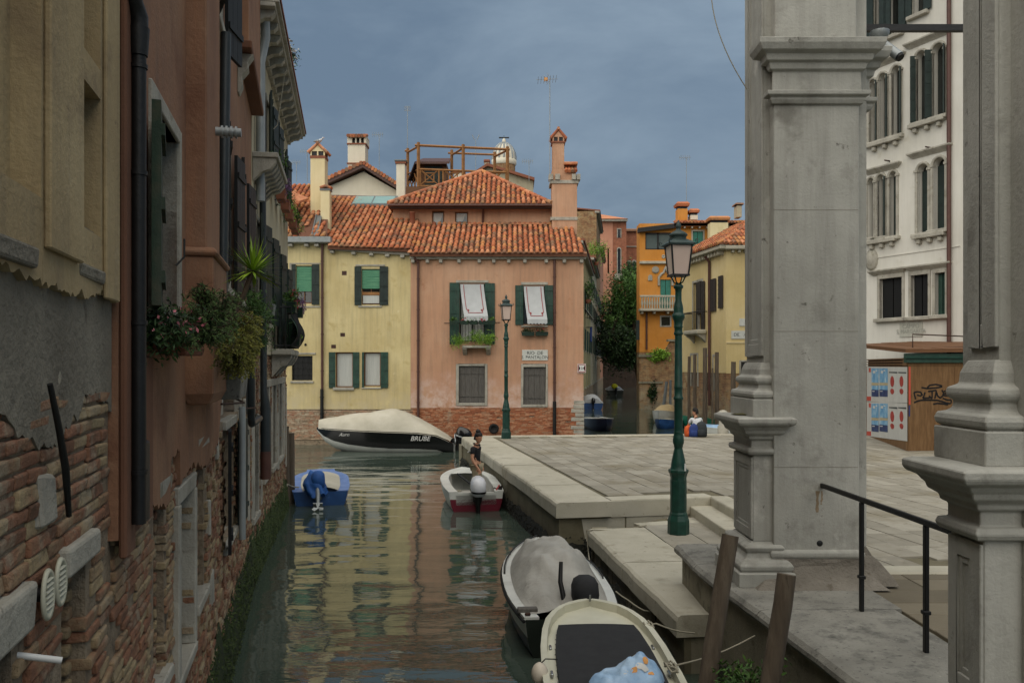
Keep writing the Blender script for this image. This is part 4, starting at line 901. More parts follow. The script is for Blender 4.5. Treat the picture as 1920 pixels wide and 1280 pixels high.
pot_plant(WC, 16.4, .30, 9.1, 'white flowering plant in a hanging box above the eaves', 'planter_green', 'leaf_mid', 420, .24, .045, 'paint_white', .5)
pot_plant(WC, 14.6, .15, 9.9, 'green plant high on the upper storey above the eaves', 'terracotta', 'leaf_mid', 420, .26, .05)
cb = MB(); p0 = WP(490, 250, 15.0); cb.tube([WP(534, 140, 15.8), WP(520, 235, 15.6), WP(492, 262, 15.2), WP(488, 420, 14.6), WP(484, 560, 14.2), WP(487, 640, 14.1)], .008, 4); tag(cb.build('hanging_cable', 'rope'), 'thin white cable looping down the front of the bracketed house', 'cable')
# ---------------------------------------------------------------- the houses facing the bridge
DH = 36.6
class Fac:
    """front facing facade at depth D, local x = X - xc, local z = Z"""
    def __init__(s, name, label, D, pxc, cat='house'):
        s.D = D; s.xc = X_(pxc, D); s.t = thing(name, label, cat, (s.xc, D, 0))
    def u(s, px): return X_(px, s.D) - s.xc
    def z(s, py): return Z_(py, s.D)
    def R(s, x0, y0, x1, y1): return (s.u(x0), s.u(x1), s.z(y1), s.z(y0))
def lintel(F, x0, x1, y0, y1, mt='stone_white', out=.05, parent=None, nm='lintel'):
    return MB().box(F.u(x0), -out, F.z(y1), F.u(x1), .02, F.z(y0)).build(nm, mt, parent or F.t, .006)
def boards(F, x0, y0, x1, y1, mt, n=2, y=-.06, parent=None, nm='shutter', t=.04):
    """boarded shutter leaf lying open against the wall"""
    u0, u1, z0, z1 = F.R(x0, y0, x1, y1); m = MB(); w = (u1 - u0) / n
    for i in range(n): m.box(u0 + i * w + .002, y + R(0, .004), z0, u0 + (i + 1) * w - .002, y + t, z1)
    for f in (.13, .5, .87): m.box(u0 + .01, y - .02, z0 + (z1 - z0) * f - .02, u1 - .01, y - .001, z0 + (z1 - z0) * f + .02)
    return m.build(nm, mt, parent or F.t)
def tile_roof(parent, name, org, eu, ev, en, mask, nu, nv, pu=.235, pv=.40, limit=300, rad=.085, bed='tile_bed', maxobj=300):
    """barrel tiles on the plane org + a*eu + b*ev (a along the eaves, b up the slope); mask(a,b) tells where the roof is"""
    items = []
    for j in range(nv):
        off = R(-.02, .02)
        for i in range(nu):
            a = (i + .5) * pu; b = j * pv
            if mask(a, b + pv * .4): items.append((a + R(-.012, .012), b + R(-.025, .025) + off))
    rotM = Matrix((eu, ev, en)).transposed()
    q = rotM.to_quaternion(); n = 6
    def tile(mb, a, b, r, M=None):
        L_ = pv * 1.22; r0, r1 = rad * 1.14, rad * .78
        vs = []
        for (y, rr, h) in ((0, r0, .050), (L_, r1, -.004)):
            vs += [(math.cos(PI * k / n) * rr, y, h + math.sin(PI * k / n) * rr * .92) for k in range(n + 1)]
        fs = [(k, k + 1, n + 2 + k, n + 1 + k) for k in range(n)] + [tuple(range(n + 1))[::-1]]
        V = [Vector(v) for v in vs]
        if M is not None: V = [M @ v for v in V]
        mb.add(V, fs, True, r)
    tm = MB(); tile(tm, 0, 0, None); tm.any_r = False; me = tm.mesh('roof_tile', 'tile'); rest = MB()
    for k, (a, b) in enumerate(items):
        p = org + eu * a + ev * b + en * R(.0, .012)
        e = (q @ Matrix.Rotation(R(-.05, .05), 4, 'Z').to_quaternion())
        if k < maxobj:
            o = link('roof_tile', me, parent, tuple(p)); o.rotation_euler = e.to_euler()
        else:
            tile(rest, 0, 0, R(0, 1), Matrix.Translation(p) @ e.to_matrix().to_4x4())
    if rest.v: rest.build('far_roof_tiles', 'tile', parent, stuff=True)
    return len(items)
def slope(t): s = 1 / math.sqrt(1 + t * t); return Vector((0, s, t * s)), Vector((0, -t * s, s))
EX = Vector((1, 0, 0))
def ridge_tiles(parent, A, B, r=.11, step=.38):
    A = Vector(A); B = Vector(B); n = max(1, int((B - A).length / step)); d = (B - A).normalized()
    for i in range(n):
        p = A + (B - A) * (i / n); m = MB(); m.tube([p, p + d * step * 1.15], [r, r * .85], 8); m.build('ridge_tile', 'tile', parent)
# ---- yellow house
Y = Fac('yellow_house', 'pale yellow two storey house with green shutters at the head of the canal', DH, 650)
yw = {'w1': Y.R(555, 498, 585, 569), 'w2': Y.R(678, 504, 713, 571), 'w3': Y.R(629, 660, 662, 726), 'w4': Y.R(682, 660, 714, 724), 'w5': Y.R(547, 667, 586, 713)}
vents = [Y.R(641, 508, 650, 516), Y.R(638, 624, 647, 631), Y.R(621, 646, 630, 653)]
m = MB(); wall_holes(m, Y.u(505), Y.u(770) - .004, Y.z(767), Y.z(466), list(yw.values()) + vents, .22, 0, back=8); m.build('wall', 'plaster_yellow', Y.t); MB().box(Y.u(505), .002, Y.z(466) + .001, Y.u(621), 7, Y.z(452)).build('upper_wall', 'plaster_yellow', Y.t)
m = MB(); m.box(Y.u(505), .035, -.6, Y.u(770) - .004, 8, Y.z(767) - .002); bb_ = m.build('brick_base', 'mortar', Y.t)
m = MB(); bricks(None, Y.u(505), Y.u(770), .25, Y.z(767) - .03, [], False, .0, m, skip=.01, proud=.008); m.build('base_bricks', 'brick_pale', bb_, stuff=True)
for v in vents:
    g = MB().box(v[0], .03, v[2], v[1], .05, v[3]).build('vent_grille', 'pipe_brown', Y.t)
    for i in range(4): MB().box(v[0], .008, v[2] + (v[3] - v[2]) * (i + .2) / 4, v[1], .03, v[2] + (v[3] - v[2]) * (i + .55) / 4).build('vent_slat', 'pipe_brown', g)
def casement(F, h, mt='wood_brown', pane='window_glass', y=.1, mull=True, w=.05, parent=None):
    m = MB(); u0, u1, z0, z1 = h
    m.box(u0, y, z0, u0 + w, y + .05, z1); m.box(u1 - w, y, z0, u1, y + .05, z1); m.box(u0 + w, y, z0, u1 - w, y + .05, z0 + w); m.box(u0 + w, y, z1 - w, u1 - w, y + .05, z1)
    if mull: m.box((u0 + u1) / 2 - w * .4, y, z0 + w, (u0 + u1) / 2 + w * .4, y + .05, z1 - w)
    o = m.build('window', mt, parent or F.t); MB().box(u0 + w, y + .055, z0 + w, u1 - w, y + .07, z1 - w).build('pane', pane, o); return o
c1 = casement(Y, yw['w1']); boards(Y, 547, 496, 555, 570, 'shutter_dark', 1, parent=c1); boards(Y, 585, 496, 599, 571, 'shutter_dark', 2, parent=c1)
fr = MB(); u0, u1, z0, z1 = Y.R(543, 493, 601, 575)
for a in ((u0, -.022, z0, u0 + .1, 0, z1), (u0 + .1, -.022, z1 - .05, u1, 0, z1), (u0 + .1, -.03, z0 - .03, u1, 0, z0 + .03)): fr.box(*a)
fr.build('stone_surround', 'stone_white', c1)
def blind(F, x0, y0, x1, y1, par, y=.02, mt='blind_green'):
    u0, u1, z0, z1 = F.R(x0, y0, x1, y1); n = int((z1 - z0) / .07)
    for i in range(n): MB().box(u0, y, z0 + (z1 - z0) * i / n, u1, y + .012, z0 + (z1 - z0) * (i + .93) / n, M=None).build('blind_slat', mt, par)
blind(Y, 556, 500, 584, 546, c1)
c2 = casement(Y, yw['w2']); boards(Y, 665, 500, 678, 572, 'shutter_dark', 2, parent=c2); boards(Y, 712, 500, 728, 572, 'shutter_dark', 2, parent=c2); blind(Y, 679, 506, 712, 541, c2)
MB().box(yw['w2'][0] + .05, .04, yw['w2'][2] + .06, yw['w2'][1] - .05, .06, yw['w2'][2] + .40).build('curtain', 'curtain', c2); MB().box(yw['w2'][0] + .02, .02, yw['w2'][2] + .41, yw['w2'][1] - .02, .08, yw['w2'][2] + .54).build('middle_rail', 'wood_altana', c2)
lintel(Y, 667, 722, 496, 499, parent=c2); lintel(Y, 672, 716, 573, 576, parent=c2, nm='sill')
c3 = casement(Y, yw['w3'], pane='curtain', mull=False); boards(Y, 617, 660, 629, 727, 'shutter_green', 2, parent=c3); boards(Y, 662, 660, 674, 727, 'shutter_green', 2, parent=c3); lintel(Y, 625, 664, 726, 731, parent=c3, nm='sill', out=.1)
c4 = casement(Y, yw['w4'], pane='curtain', mull=False); boards(Y, 679, 660, 683, 726, 'shutter_green', 1, parent=c4); boards(Y, 714, 660, 728, 727, 'shutter_green', 2, parent=c4); lintel(Y, 678, 716, 726, 728.5, parent=c4, nm='sill')
c5 = casement(Y, yw['w5'], pane='window_dark', mt='iron_black', w=.03, mull=False); lintel(Y, 541, 592, 661, 664, parent=c5); lintel(Y, 545, 588, 714, 718, parent=c5, nm='sill')
u0, u1, z0, z1 = yw['w5']
for i in range(1, 4): MB().tube([(u0 + (u1 - u0) * i / 4, .04, z0), (u0 + (u1 - u0) * i / 4, .04, z1)], .012, 5).build('grille_bar', 'iron_black', c5)
for i in range(1, 4): MB().tube([(u0, .055, z0 + (z1 - z0) * i / 4), (u1, .055, z0 + (z1 - z0) * i / 4)], .012, 5).build('grille_bar', 'iron_black', c5)
MB().lathe([(.05, 0), (.055, .02), (.03, .02), (.03, .0)], 10).xf(TR(Y.u(573), -.001, Y.z(646)) @ rotm('X', PI / 2)).build('pipe_end', 'iron_black', Y.t)
def pipe(F, px, y0, y1, r, mt, off=.09, br=3, dx=0):
    p = MB().tube([(F.u(px), -off, F.z(y1)), (F.u(px + dx), -off, F.z(y0))], r, 8).build('downpipe', mt, F.t)
    for i in range(br):
        z = F.z(y1) + (F.z(y0) - F.z(y1)) * (i + .5) / br; MB().tube([(F.u(px + dx * (i + .5) / br), -off, z - .02), (F.u(px + dx * (i + .5) / br), -off, z + .02)], r * 1.3, 8).build('pipe_bracket', mt, p)
    return p
pipe(Y, 605, 456, 729, .055, 'pipe_brown', br=4); pipe(Y, 604.5, 729, 790, .075, 'iron_black', .1, 2)
# gutter over the left part, cornice over the right part
MB().loft([[(u, -.42, Y.z(446)), (u, -.40, Y.z(456)), (u, -.2, Y.z(458)), (u, .02, Y.z(457)), (u, .02, Y.z(446))] for u in (Y.u(505), Y.u(623))], True, False).build('gutter', 'zinc', Y.t)
for px in (520, 547, 577, 596): MB().box(Y.u(px - 4), -.3, Y.z(463.5), Y.u(px + 4), .02, Y.z(458.5)).build('eaves_bracket', 'stone_white', Y.t, .02)
m = MB(); za, zb = Y.z(467), Y.z(477)
m.add([(Y.u(617), -.16, za - .06), (Y.u(769), -.16, zb - .06), (Y.u(769), .02, zb - .06), (Y.u(617), .02, za - .06), (Y.u(617), -.16, za + .06), (Y.u(769), -.16, zb + .06), (Y.u(769), .02, zb + .06), (Y.u(617), .02, za + .06)], [(0, 3, 2, 1), (4, 5, 6, 7), (0, 1, 5, 4), (1, 2, 6, 5), (2, 3, 7, 6), (3, 0, 4, 7)]); m.build('cornice', 'stone_white', Y.t, .01)
m = MB(); m.add([(Y.u(617), -.26, za + .062), (Y.u(769), -.26, zb + .062), (Y.u(769), .05, zb + .062), (Y.u(617), .05, za + .062), (Y.u(617), -.26, za + .2), (Y.u(769), -.26, zb + .2), (Y.u(769), .05, zb + .2), (Y.u(617), .05, za + .2)], [(0, 3, 2, 1), (4, 5, 6, 7), (0, 1, 5, 4), (1, 2, 6, 5), (2, 3, 7, 6), (3, 0, 4, 7)]); m.build('fascia', 'plaster_pink', Y.t)
for px in (624, 664, 697, 727, 755): 
    f = (px - 617) / 152; z = za + (zb - za) * f - .06; MB().box(Y.u(px - 4), -.2, z - .12, Y.u(px + 4), .02, z - .002).build('eaves_bracket', 'stone_white', Y.t, .02)
# roofs: plane slope .5 rising from the eaves
tY = .5; ev, en = slope(tY)
ro = MB(); z0r = Y.z(463.5); uL, uR = Y.u(617), Y.u(769)
def quad_slab(mb, pts, t=.12):
    n = len(pts); mb.add([Vector(p) for p in pts] + [Vector(p) - Vector((0, 0, t)) for p in pts], [tuple(range(n)), tuple(range(n, 2 * n))[::-1]] + [(i, n + i, n + (i + 1) % n, (i + 1) % n) for i in range(n)])
run = 7.0
uT = X_(612, DH + run) - Y.xc
quad_slab(ro, [(uL, -.3, z0r), (uR, -.3, zb + .19), (uR, run, zb + .19 + (run + .3) * tY), (uT, run, z0r + (run + .3) * tY)]); rfY = ro.build('roof', 'tile_bed', Y.t)
sl = math.sqrt(1 + tY * tY)
eu_ = Vector((uR - uL, 0, zb + .19 - z0r)).normalized()
nL = int((uL - uT) / .235) + 1
tile_roof(rfY, 'roof', Vector((uL, -.36, z0r - .02)) - eu_ * (nL * .235), eu_, ev, en, lambda a, b: a > nL * .235 - (uL - uT) * b / 8.1, int((uR - uL) / .235) + nL + 1, int((run + .3) * sl / .40) - 1)
# left roof, steeper and higher behind the gutter
ro = MB(); zl = Y.z(447); uA, uB = Y.u(490), Y.u(617) - .01
uBT = X_(616, DH + 5.2) - Y.xc; quad_slab(ro, [(uA, -.3, zl), (uB, -.3, zl), (uBT, 5.2, zl + 5.5 * .62), (uA, 5.2, zl + 5.5 * .62)]); rf2 = ro.build('roof', 'tile_bed', Y.t)
ev2, en2 = slope(.62)
flash = lambda a, b: uA + a < uB - .12 - (uB - uBT) * b / 6.4 and not (abs((uA + a) - Y.u(583) - (b * .12 - .3)) < .22 and b < 2.2)
tile_roof(rf2, 'roof', Vector((uA, -.34, zl - .02)), EX, ev2, en2, flash, int((uB - uA) / .235), int(5.5 * 1.177 / .40))
m = MB(); o_ = Vector((0, -.3, zl + .02))
def rp2(px, b, h=.05): return Vector((Y.u(px), 0, 0)) + o_ + ev2 * b + en2 * h
m.add([rp2(590, 0), rp2(598, 0), rp2(586, 2.3), rp2(578, 2.3)], [(0, 1, 2, 3)]); m.build('lead_flashing', 'lead', rf2)
for a, b in ((588, 577), (598, 587)): MB().tube([rp2(a, 0, .08), rp2(b, 2.3, .08)], .035, 6).build('flashing_roll', 'lead', rf2)
# skylight strip at the head of the right roof
m = MB(); q0 = 5.35 * sl
def rp1(px, b, h): return Vector((Y.u(px), -.3, z0r)) + ev * b + en * h
sk = MB(); quad_slab(sk, [rp1(617, q0, .12), rp1(716, q0, .12), rp1(708, q0 + 1.55, .12), rp1(617, q0 + 1.55, .12)], .1); sko = sk.build('skylight', 'lead', Y.t)
for a, b in ((619, 659), (661, 705)):
    m = MB(); m.add([rp1(a, q0 + .14, .135), rp1(b, q0 + .14, .135), rp1(b - 1, q0 + 1.4, .135), rp1(a, q0 + 1.4, .135)], [(0, 1, 2, 3)]); m.build('skylight_pane', 'skylight_glass', sko)
# chimneys
def chimney(F, name, x0, x1, ybot, ytop, D, mt, label=None, dep=None, parent=None):
    s = D / FPX; xa, xb = X_(x0, D), X_(x1, D); z0, z1 = Z_(ybot, D), Z_(ytop, D); dp = dep or (xb - xa)
    return xa - F.xc, xb - F.xc, D - F.D, D - F.D + dp, z0, z1
def gable_cap(parent, a, b, y0, y1, z, h, over=.12, mt='tile', wall='plaster_chimney_cream'):
    """little pitched tile cap with openings below"""
    m = MB(); c = (a + b) / 2
    for (u, v) in ((a, a + .06), (c - .03, c + .03), (b - .06, b)):
        for (p, q) in ((y0, y0 + .06), (y1 - .06, y1)): m.box(u, p, z, v, q, z + .2)
    m.sheet([(a - .02, z + .2), (b + .02, z + .2), (c, z + .2 + h)], y0, y1); o = m.build('chimney_head', wall, parent)
    MB().box(a + .05, y0 + .05, z, b - .05, y1 - .05, z + .2).build('flue', 'window_dark', o)
    for sgn, e in ((1, a), (-1, b)):
        m = MB(); L_ = math.hypot(c - e, h) * 1.35; n = 5
        d = Vector((c - e, 0, h)).normalized(); top = Vector((c, 0, z + .2 + h + .05))
        for i in range(n):
            y = y0 - .08 + (y1 - y0 + .16) * (i + .5) / n; m.tube([top - d * L_ + Vector((0, y, 0)), top + Vector((0, y, 0))], [.075, .065], 6)
        m.build('cap_tiles', mt, o)
    m = MB(); m.tube([(c, y0 - .1, z + .27 + h), (c, y1 + .1, z + .27 + h)], .07, 8); m.build('ridge_tile', mt, o)
a, b, y0, y1, z0, z1 = chimney(Y, '', 582, 609, 405, 296, 38.6, 0)
MB().box(a, y0, z0 - .6, b, y1, z1).build('chimney', 'plaster_chimney_cream', Y.t, .01); MB().box(a - .02, y0 - .02, z1 - .02, b + .02, y1 + .02, z1 + .1).build('chimney_band', 'terracotta', Y.t)
gable_cap(Y.t, a, b, y0, y1, z1 + .1, .3)
gull_at = Vector((Y.xc + (a + b) / 2, DH + (y0 + y1) / 2, z1 + .1 + .57))
a, b, y0, y1, z0, z1 = chimney(Y, '', 601, 618, 420, 357, 38.0, 0)
MB().box(a, y0, z0 - .5, b, y1, z1).build('chimney', 'plaster_chimney_cream', Y.t, .01)
m = MB(); m.box(a - .03, y0 - .03, z1, b + .03, y1 + .03, z1 + .08); m.build('chimney_band', 'lead', Y.t)
m = MB()
for i in range(3): m.tube([(a - .04, y0 + .08 + i * .14, z1 + .13), ((a + b) / 2, y0 + .08 + i * .14, z1 + .22), (b + .04, y0 + .08 + i * .14, z1 + .13)], .075, 6)
m.build('cap_tiles', 'tile', Y.t)
a, b, y0, y1, z0, z1 = chimney(Y, '', 743, 759, 362, 307, 43.0, 0)
MB().box(a, y0, z0 - .6, b, y1, z1).build('chimney', 'plaster_chimney_white', Y.t, .01); MB().box(a - .05, y0 - .05, z1, b + .05, y1 + .05, z1 + .1).build('chimney_band', 'terracotta', Y.t); MB().box(a - .09, y0 - .09, z1 + .1, b + .09, y1 + .09, z1 + .2).build('chimney_cowl', 'lead', Y.t, .03)
# dormer edge at the far left roof
m = MB(); m.box(Y.u(500), .9, Y.z(425), Y.u(541), 1.4, Y.z(372)); m.build('dormer', 'plaster_chimney_cream', Y.t)
m = MB(); quad_slab(m, [(Y.u(500), .4, Y.z(352)), (Y.u(556), .4, Y.z(374)), (Y.u(556), 2.2, Y.z(352)), (Y.u(500), 2.2, Y.z(330))], .1); m.build('dormer_roof', 'tile', Y.t)
# ---- pink house
K = Fac('pink_house', 'salmon pink house with white awnings and a white street name plate', DH, 932)
kw = {'p1': K.R(862, 532, 909, 640), 'p2': K.R(981, 536, 1021, 608), 'p3': K.R(860, 686, 909, 755), 'p4': K.R(981, 688, 1023, 758)}
kl, kr = K.u(770), K.u(1094)
m = MB(); wall_holes(m, kl, kr, K.z(764), K.z(484), list(kw.values()), .22, 0, back=8); m.build('wall', 'plaster_pink', K.t)
m = MB(); m.box(kl, .035, -.6, kr, 8, K.z(764) - .002); bb_ = m.build('brick_base', 'mortar', K.t)
m = MB(); bricks(None, kl, kr, .25, K.z(764) - .03, [], False, 0, m, skip=.01, proud=.008); m.build('base_bricks', 'brick_orange', bb_, stuff=True)
zz = .3
while zz < K.z(752):
    w = R(.3, .55); MB().box(kr - w, -.02, zz, kr + .03, .3, zz + .16, jit=.008).build('corner_stone', 'stone_white', K.t, .012); zz += .18
def awning(F, x0, x1, y0, y1, lean, par):
    u0, u1, z0, z1 = F.R(x0, y0, x1, y1); m = MB(); n = 10; k = 8
    def P(f, g): # f down 0..1, g across
        out = .03 + .62 * f ** 1.5; sh = lean * f ** 1.3
        return Vector((u0 + (u1 - u0) * g + sh, -out - .012 * math.sin(g * 9), z1 - (z1 - z0) * f))
    rings = [[P(f / n, g / k) for g in range(k + 1)] for f in range(n + 1)]
    m.loft(rings, False, True, False)
    # scalloped valance
    vs = []; b0 = rings[-1]
    for g in range(k * 4 + 1):
        q = g / (k * 4); p = P(1, q); vs += [p, p + Vector((0, -.004, -.16 - .045 * abs(math.sin(q * PI * 6))))]
    m.add(vs, [(2 * i, 2 * i + 1, 2 * i + 3, 2 * i + 2) for i in range(k * 4)], True)
    o = m.build('awning', 'awning_white', par)
    def line(pts):
        t = MB()
        for (f0, g0), (f1, g1) in zip(pts, pts[1:]):
            t.tube([P(f0 + (f1 - f0) * i / 5, g0 + (g1 - g0) * i / 5) + Vector((0, -.008, .004)) for i in range(6)], .014, 4)
        t.build('awning_stripe', 'paint_red', o)
    line([(.02, .14), (.80, .14), (.80, .20), (.90, .20), (.90, .80), (.80, .80), (.80, .86), (.02, .86)])
    line([(.80, .14), (.80, .24), (.84, .24), (.84, .17)]); line([(.80, .86), (.80, .76), (.84, .76), (.84, .83)])
    return o
c1 = casement(K, kw['p1'], 'shutter_dark', 'curtain', .12); boards(K, 843, 530, 862, 645, 'shutter_green', 3, parent=c1); boards(K, 909, 531, 928, 645, 'shutter_green', 3, parent=c1); lintel(K, 855, 916, 525.5, 530, parent=c1)
awning(K, 863, 907, 533, 594, .2, c1)
c2 = casement(K, kw['p2'], 'shutter_dark', 'window_glass', .12); boards(K, 966, 535, 981, 609, 'shutter_green', 3, parent=c2); boards(K, 1021, 535, 1037, 609, 'shutter_green', 3, parent=c2); lintel(K, 977, 1027, 529, 534, parent=c2); lintel(K, 977, 1027, 610, 613, parent=c2, nm='sill', out=.1)
awning(K, 982, 1019, 537, 600, .14, c2)
for key, bx_ in (('p3', (855, 682, 914, 760)), ('p4', (977, 682, 1027, 763))):
    u0, u1, z0, z1 = kw[key]; a0, a1, b0, b1 = K.R(*bx_); m = MB()
    m.box(a0, -.04, b0, u0, .1, b1); m.box(u1, -.04, b0, a1, .1, b1); m.box(u0, -.04, z1, u1, .1, b1); m.box(u0, -.05, b0, u1, .1, z0)
    o = m.build('window', 'stone_white', K.t, .01); n = 4
    for i in range(n): MB().box(u0 + (u1 - u0) * i / n + .004, .05 + R(0, .012), z0, u0 + (u1 - u0) * (i + 1) / n - .004, .09, z1 - R(.0, .03)).build('board', 'wood_grey', o)
    for f in (.18, .8): MB().box(u0 + .02, .03, z0 + (z1 - z0) * f - .025, u1 - .02, .048, z0 + (z1 - z0) * f + .025).build('batten', 'wood_grey', o)
# balcony
u0, u1 = K.u(843), K.u(928); zb0, zr = K.z(648), K.z(607)
MB().box(K.u(868), -.55, zb0 - .1, K.u(921), .0, zb0 - .0).build('balcony_floor', 'stone_white', K.t, .01)
for px in (872, 916): MB().loft([[(K.u(px) - .09, y, zb0 - .101 - dz), (K.u(px) + .09, y, zb0 - .101 - dz), (K.u(px) + .09, y, zb0 - .1005), (K.u(px) - .09, y, zb0 - .1005)] for y, dz in ((-.5, .05), (-.3, .16), (-.0, .3))], True, False).build('balcony_bracket', 'stone_white', K.t)
rl = MB(); rl.tube([(u0 + .05, 0, zr), (u0 + .05, -.52, zr), (u1 - .05, -.52, zr), (u1 - .05, 0, zr)], .016, 6); rl.tube([(u0 + .05, 0, zb0 + .12), (u0 + .05, -.52, zb0 + .12), (u1 - .05, -.52, zb0 + .12), (u1 - .05, 0, zb0 + .12)], .014, 6)
rl.tube([(K.u(833), -.03, K.z(605.5)), (K.u(938), -.03, K.z(604.5))], .012, 5); rr_ = rl.build('balcony_rail', 'iron_black', K.t)
for i in range(15): u = u0 + .05 + (u1 - u0 - .1) * i / 14; MB().tube([(u, -.52, zb0 + .12), (u, -.52, zr)], .009, 5).build('baluster', 'iron_black', rr_)
# eaves: cornice, brackets, fascia
MB().box(kl - .02, -.2, K.z(486.5), kr + .1, .03, K.z(481)).build('cornice', 'stone_white', K.t, .015)
MB().box(kl, -.28, K.z(480.9), kr + .12, .06, K.z(474)).build('fascia', 'plaster_pink', K.t, .008)
for px in (775, 802, 827, 861, 899, 926, 954, 984, 1024, 1058, 1090): MB().box(K.u(px - 3.2), -.2, K.z(493.5), K.u(px + 3.2), .02, K.z(486.8)).build('eaves_bracket', 'stone_white', K.t, .02)
pipe(K, 784.5, 494, 783, .055, 'pipe_brown', br=5); MB().tube([(K.u(784.5), -.09, K.z(494)), (K.u(783), -.14, K.z(489)), (K.u(777), -.2, K.z(485))], .06, 8).build('downpipe', 'pipe_brown', K.t)
pipe(K, 1039.5, 487, 815, .055, 'pipe_brown', br=5); MB().tube([(K.u(1039.5), -.1, 0), (K.u(1039.5), -.1, K.z(752))], .075, 8).build('downpipe', 'iron_black', K.t)
# front roof
zr0 = K.z(477.5); run = 3.3; ro = MB()
quad_slab(ro, [(kl, -.34, zr0), (kr + .12, -.34, zr0), (kr - .35, run, zr0 + (run + .34) * tY), (kl, run, zr0 + (run + .34) * tY)]); rf = ro.build('roof', 'tile_bed', K.t)
Wd = kr + .12 - kl
tile_roof(rf, 'roof', Vector((kl - .1, -.42, zr0 - .01)), EX, ev, en, lambda a, b: a < Wd + .05 - b * .1, int(Wd / .235) + 1, int((run + .3) * sl / .40) + 1)
# upper storey with hip roof, set back
yb = run - .05; zu0, D2 = zr0 + 1.2, DH + yb
def u2(px): return X_(px, D2) - K.xc
def z2(py): return Z_(py, D2)
hs = [(u2(810), u2(833), z2(429), z2(395)), (u2(853), u2(878), z2(419), z2(397))]
m = MB(); wall_holes(m, u2(737), u2(1034), zu0, z2(386), hs, .15, yb, back=yb + 7); m.build('upper_wall', 'plaster_pink', K.t)
for h in hs:
    u0, u1, z0, z1 = h; m = MB(); w = .06
    m.box(u0, yb + .03, z0, u0 + w, yb + .1, z1); m.box(u1 - w, yb + .03, z0, u1, yb + .1, z1); m.box(u0 + w, yb + .03, z1 - w, u1 - w, yb + .1, z1); m.box(u0 + w, yb + .03, z0, u1 - w, yb + .1, z0 + w)
    o = m.build('window', 'wood_brown', K.t); MB().box(u0 + w, yb + .09, z0 + w, u1 - w, yb + .11, z1 - w).build('pane', 'window_glass', o)
    MB().loft([[(u0 + w + (u1 - u0 - 2 * w) * k / 8 * (.55 + .45 * f), yb + .07 + .012 * (k % 2), z0 + .1 + (z1 - z0 - .2) * f) for k in range(9)] for f in (0, .3, .6, 1)], False, True, False).build('curtain', 'curtain', o)
    MB().box(u0 - .05, yb - .08, z0 - .06, u1 + .05, yb + .1, z0).build('sill', 'stone_white', o)
# hip roof
ye = yb - .55; De = DH + ye
def ue(px): return X_(px, De) - K.xc
ze = Z_(383, De); e0, e1 = ue(728), ue(1034); th = .6; ap = Vector((ue(897) + .02, ye + 3.95, ze + 3.95 * th))
depth = 7.9
c4_ = [Vector((e0, ye, ze)), Vector((e1, ye, ze)), Vector((e1, ye + depth, ze)), Vector((e0, ye + depth, ze))]
m = MB(); m.add(c4_ + [ap] + [v - Vector((0, 0, .14)) for v in c4_], [(0, 1, 4), (1, 2, 4), (2, 3, 4), (3, 0, 4), (0, 5, 6, 1), (1, 6, 7, 2), (2, 7, 8, 3), (3, 8, 5, 0), (5, 8, 7, 6)]); hr_ = m.build('roof', 'tile_bed', K.t)
ev3, en3 = slope(th); s3 = math.sqrt(1 + th * th); HL = 3.95 * s3
def hipmask(a, b):
    f = b / HL; x = e0 + a; return b < HL - .1 and e0 + (ap.x - e0) * f + .02 < x < e1 + (ap.x - e1) * f - .02
tile_roof(hr_, 'roof', Vector((e0, ye - .08, ze - .03)), EX, ev3, en3, hipmask, int((e1 - e0) / .235), int(HL / .40) + 1)
up_ = Vector((0, 0, .06)); ridge_tiles(hr_, c4_[0] + up_, ap + up_); ridge_tiles(hr_, c4_[1] + up_, ap + up_)
# left slope of the hip (seen past the ridge)
ev4 = Vector((ap.x - e0, 0, ap.z - ze)).normalized(); eu4 = Vector((0, -1, 0)); en4 = eu4.cross(ev4)
MB().box(e0 + .1, ye - .02, ze - .2, e1 - .02, ye + .06, ze - .141).build('eaves_board', 'iron_rust', K.t); MB().tube([(e0, ye - .1, ze - .06), (e1, ye - .1, ze - .06)], .06, 8).build('gutter', 'pipe_brown', K.t)
MB().tube([(u2(905), yb - .08, z2(432)), (u2(906), yb - .08, z2(398)), (u2(907), yb - .5, z2(388))], .05, 8).build('downpipe', 'pipe_brown', K.t)
MB().box(u2(881), yb - .12, z2(421.5), u2(1031), yb, z2(418)).build('tile_flashing', 'tile', K.t)
for px, y0, y1, d in ((773, 400, 418, DH + 2.8), (925, 410, 431, DH + 3.6)):
    m = MB(); m.lathe([(.14, Z_(y1, d) - .3), (.12, Z_(y0, d)), (.15, Z_(y0, d) + .01), (.15, Z_(y0, d) + .05), (.08, Z_(y0, d) + .06)], 10, (X_(px, d) - K.xc, d - DH, 0)); m.build('chimney_pot', 'terracotta', K.t)
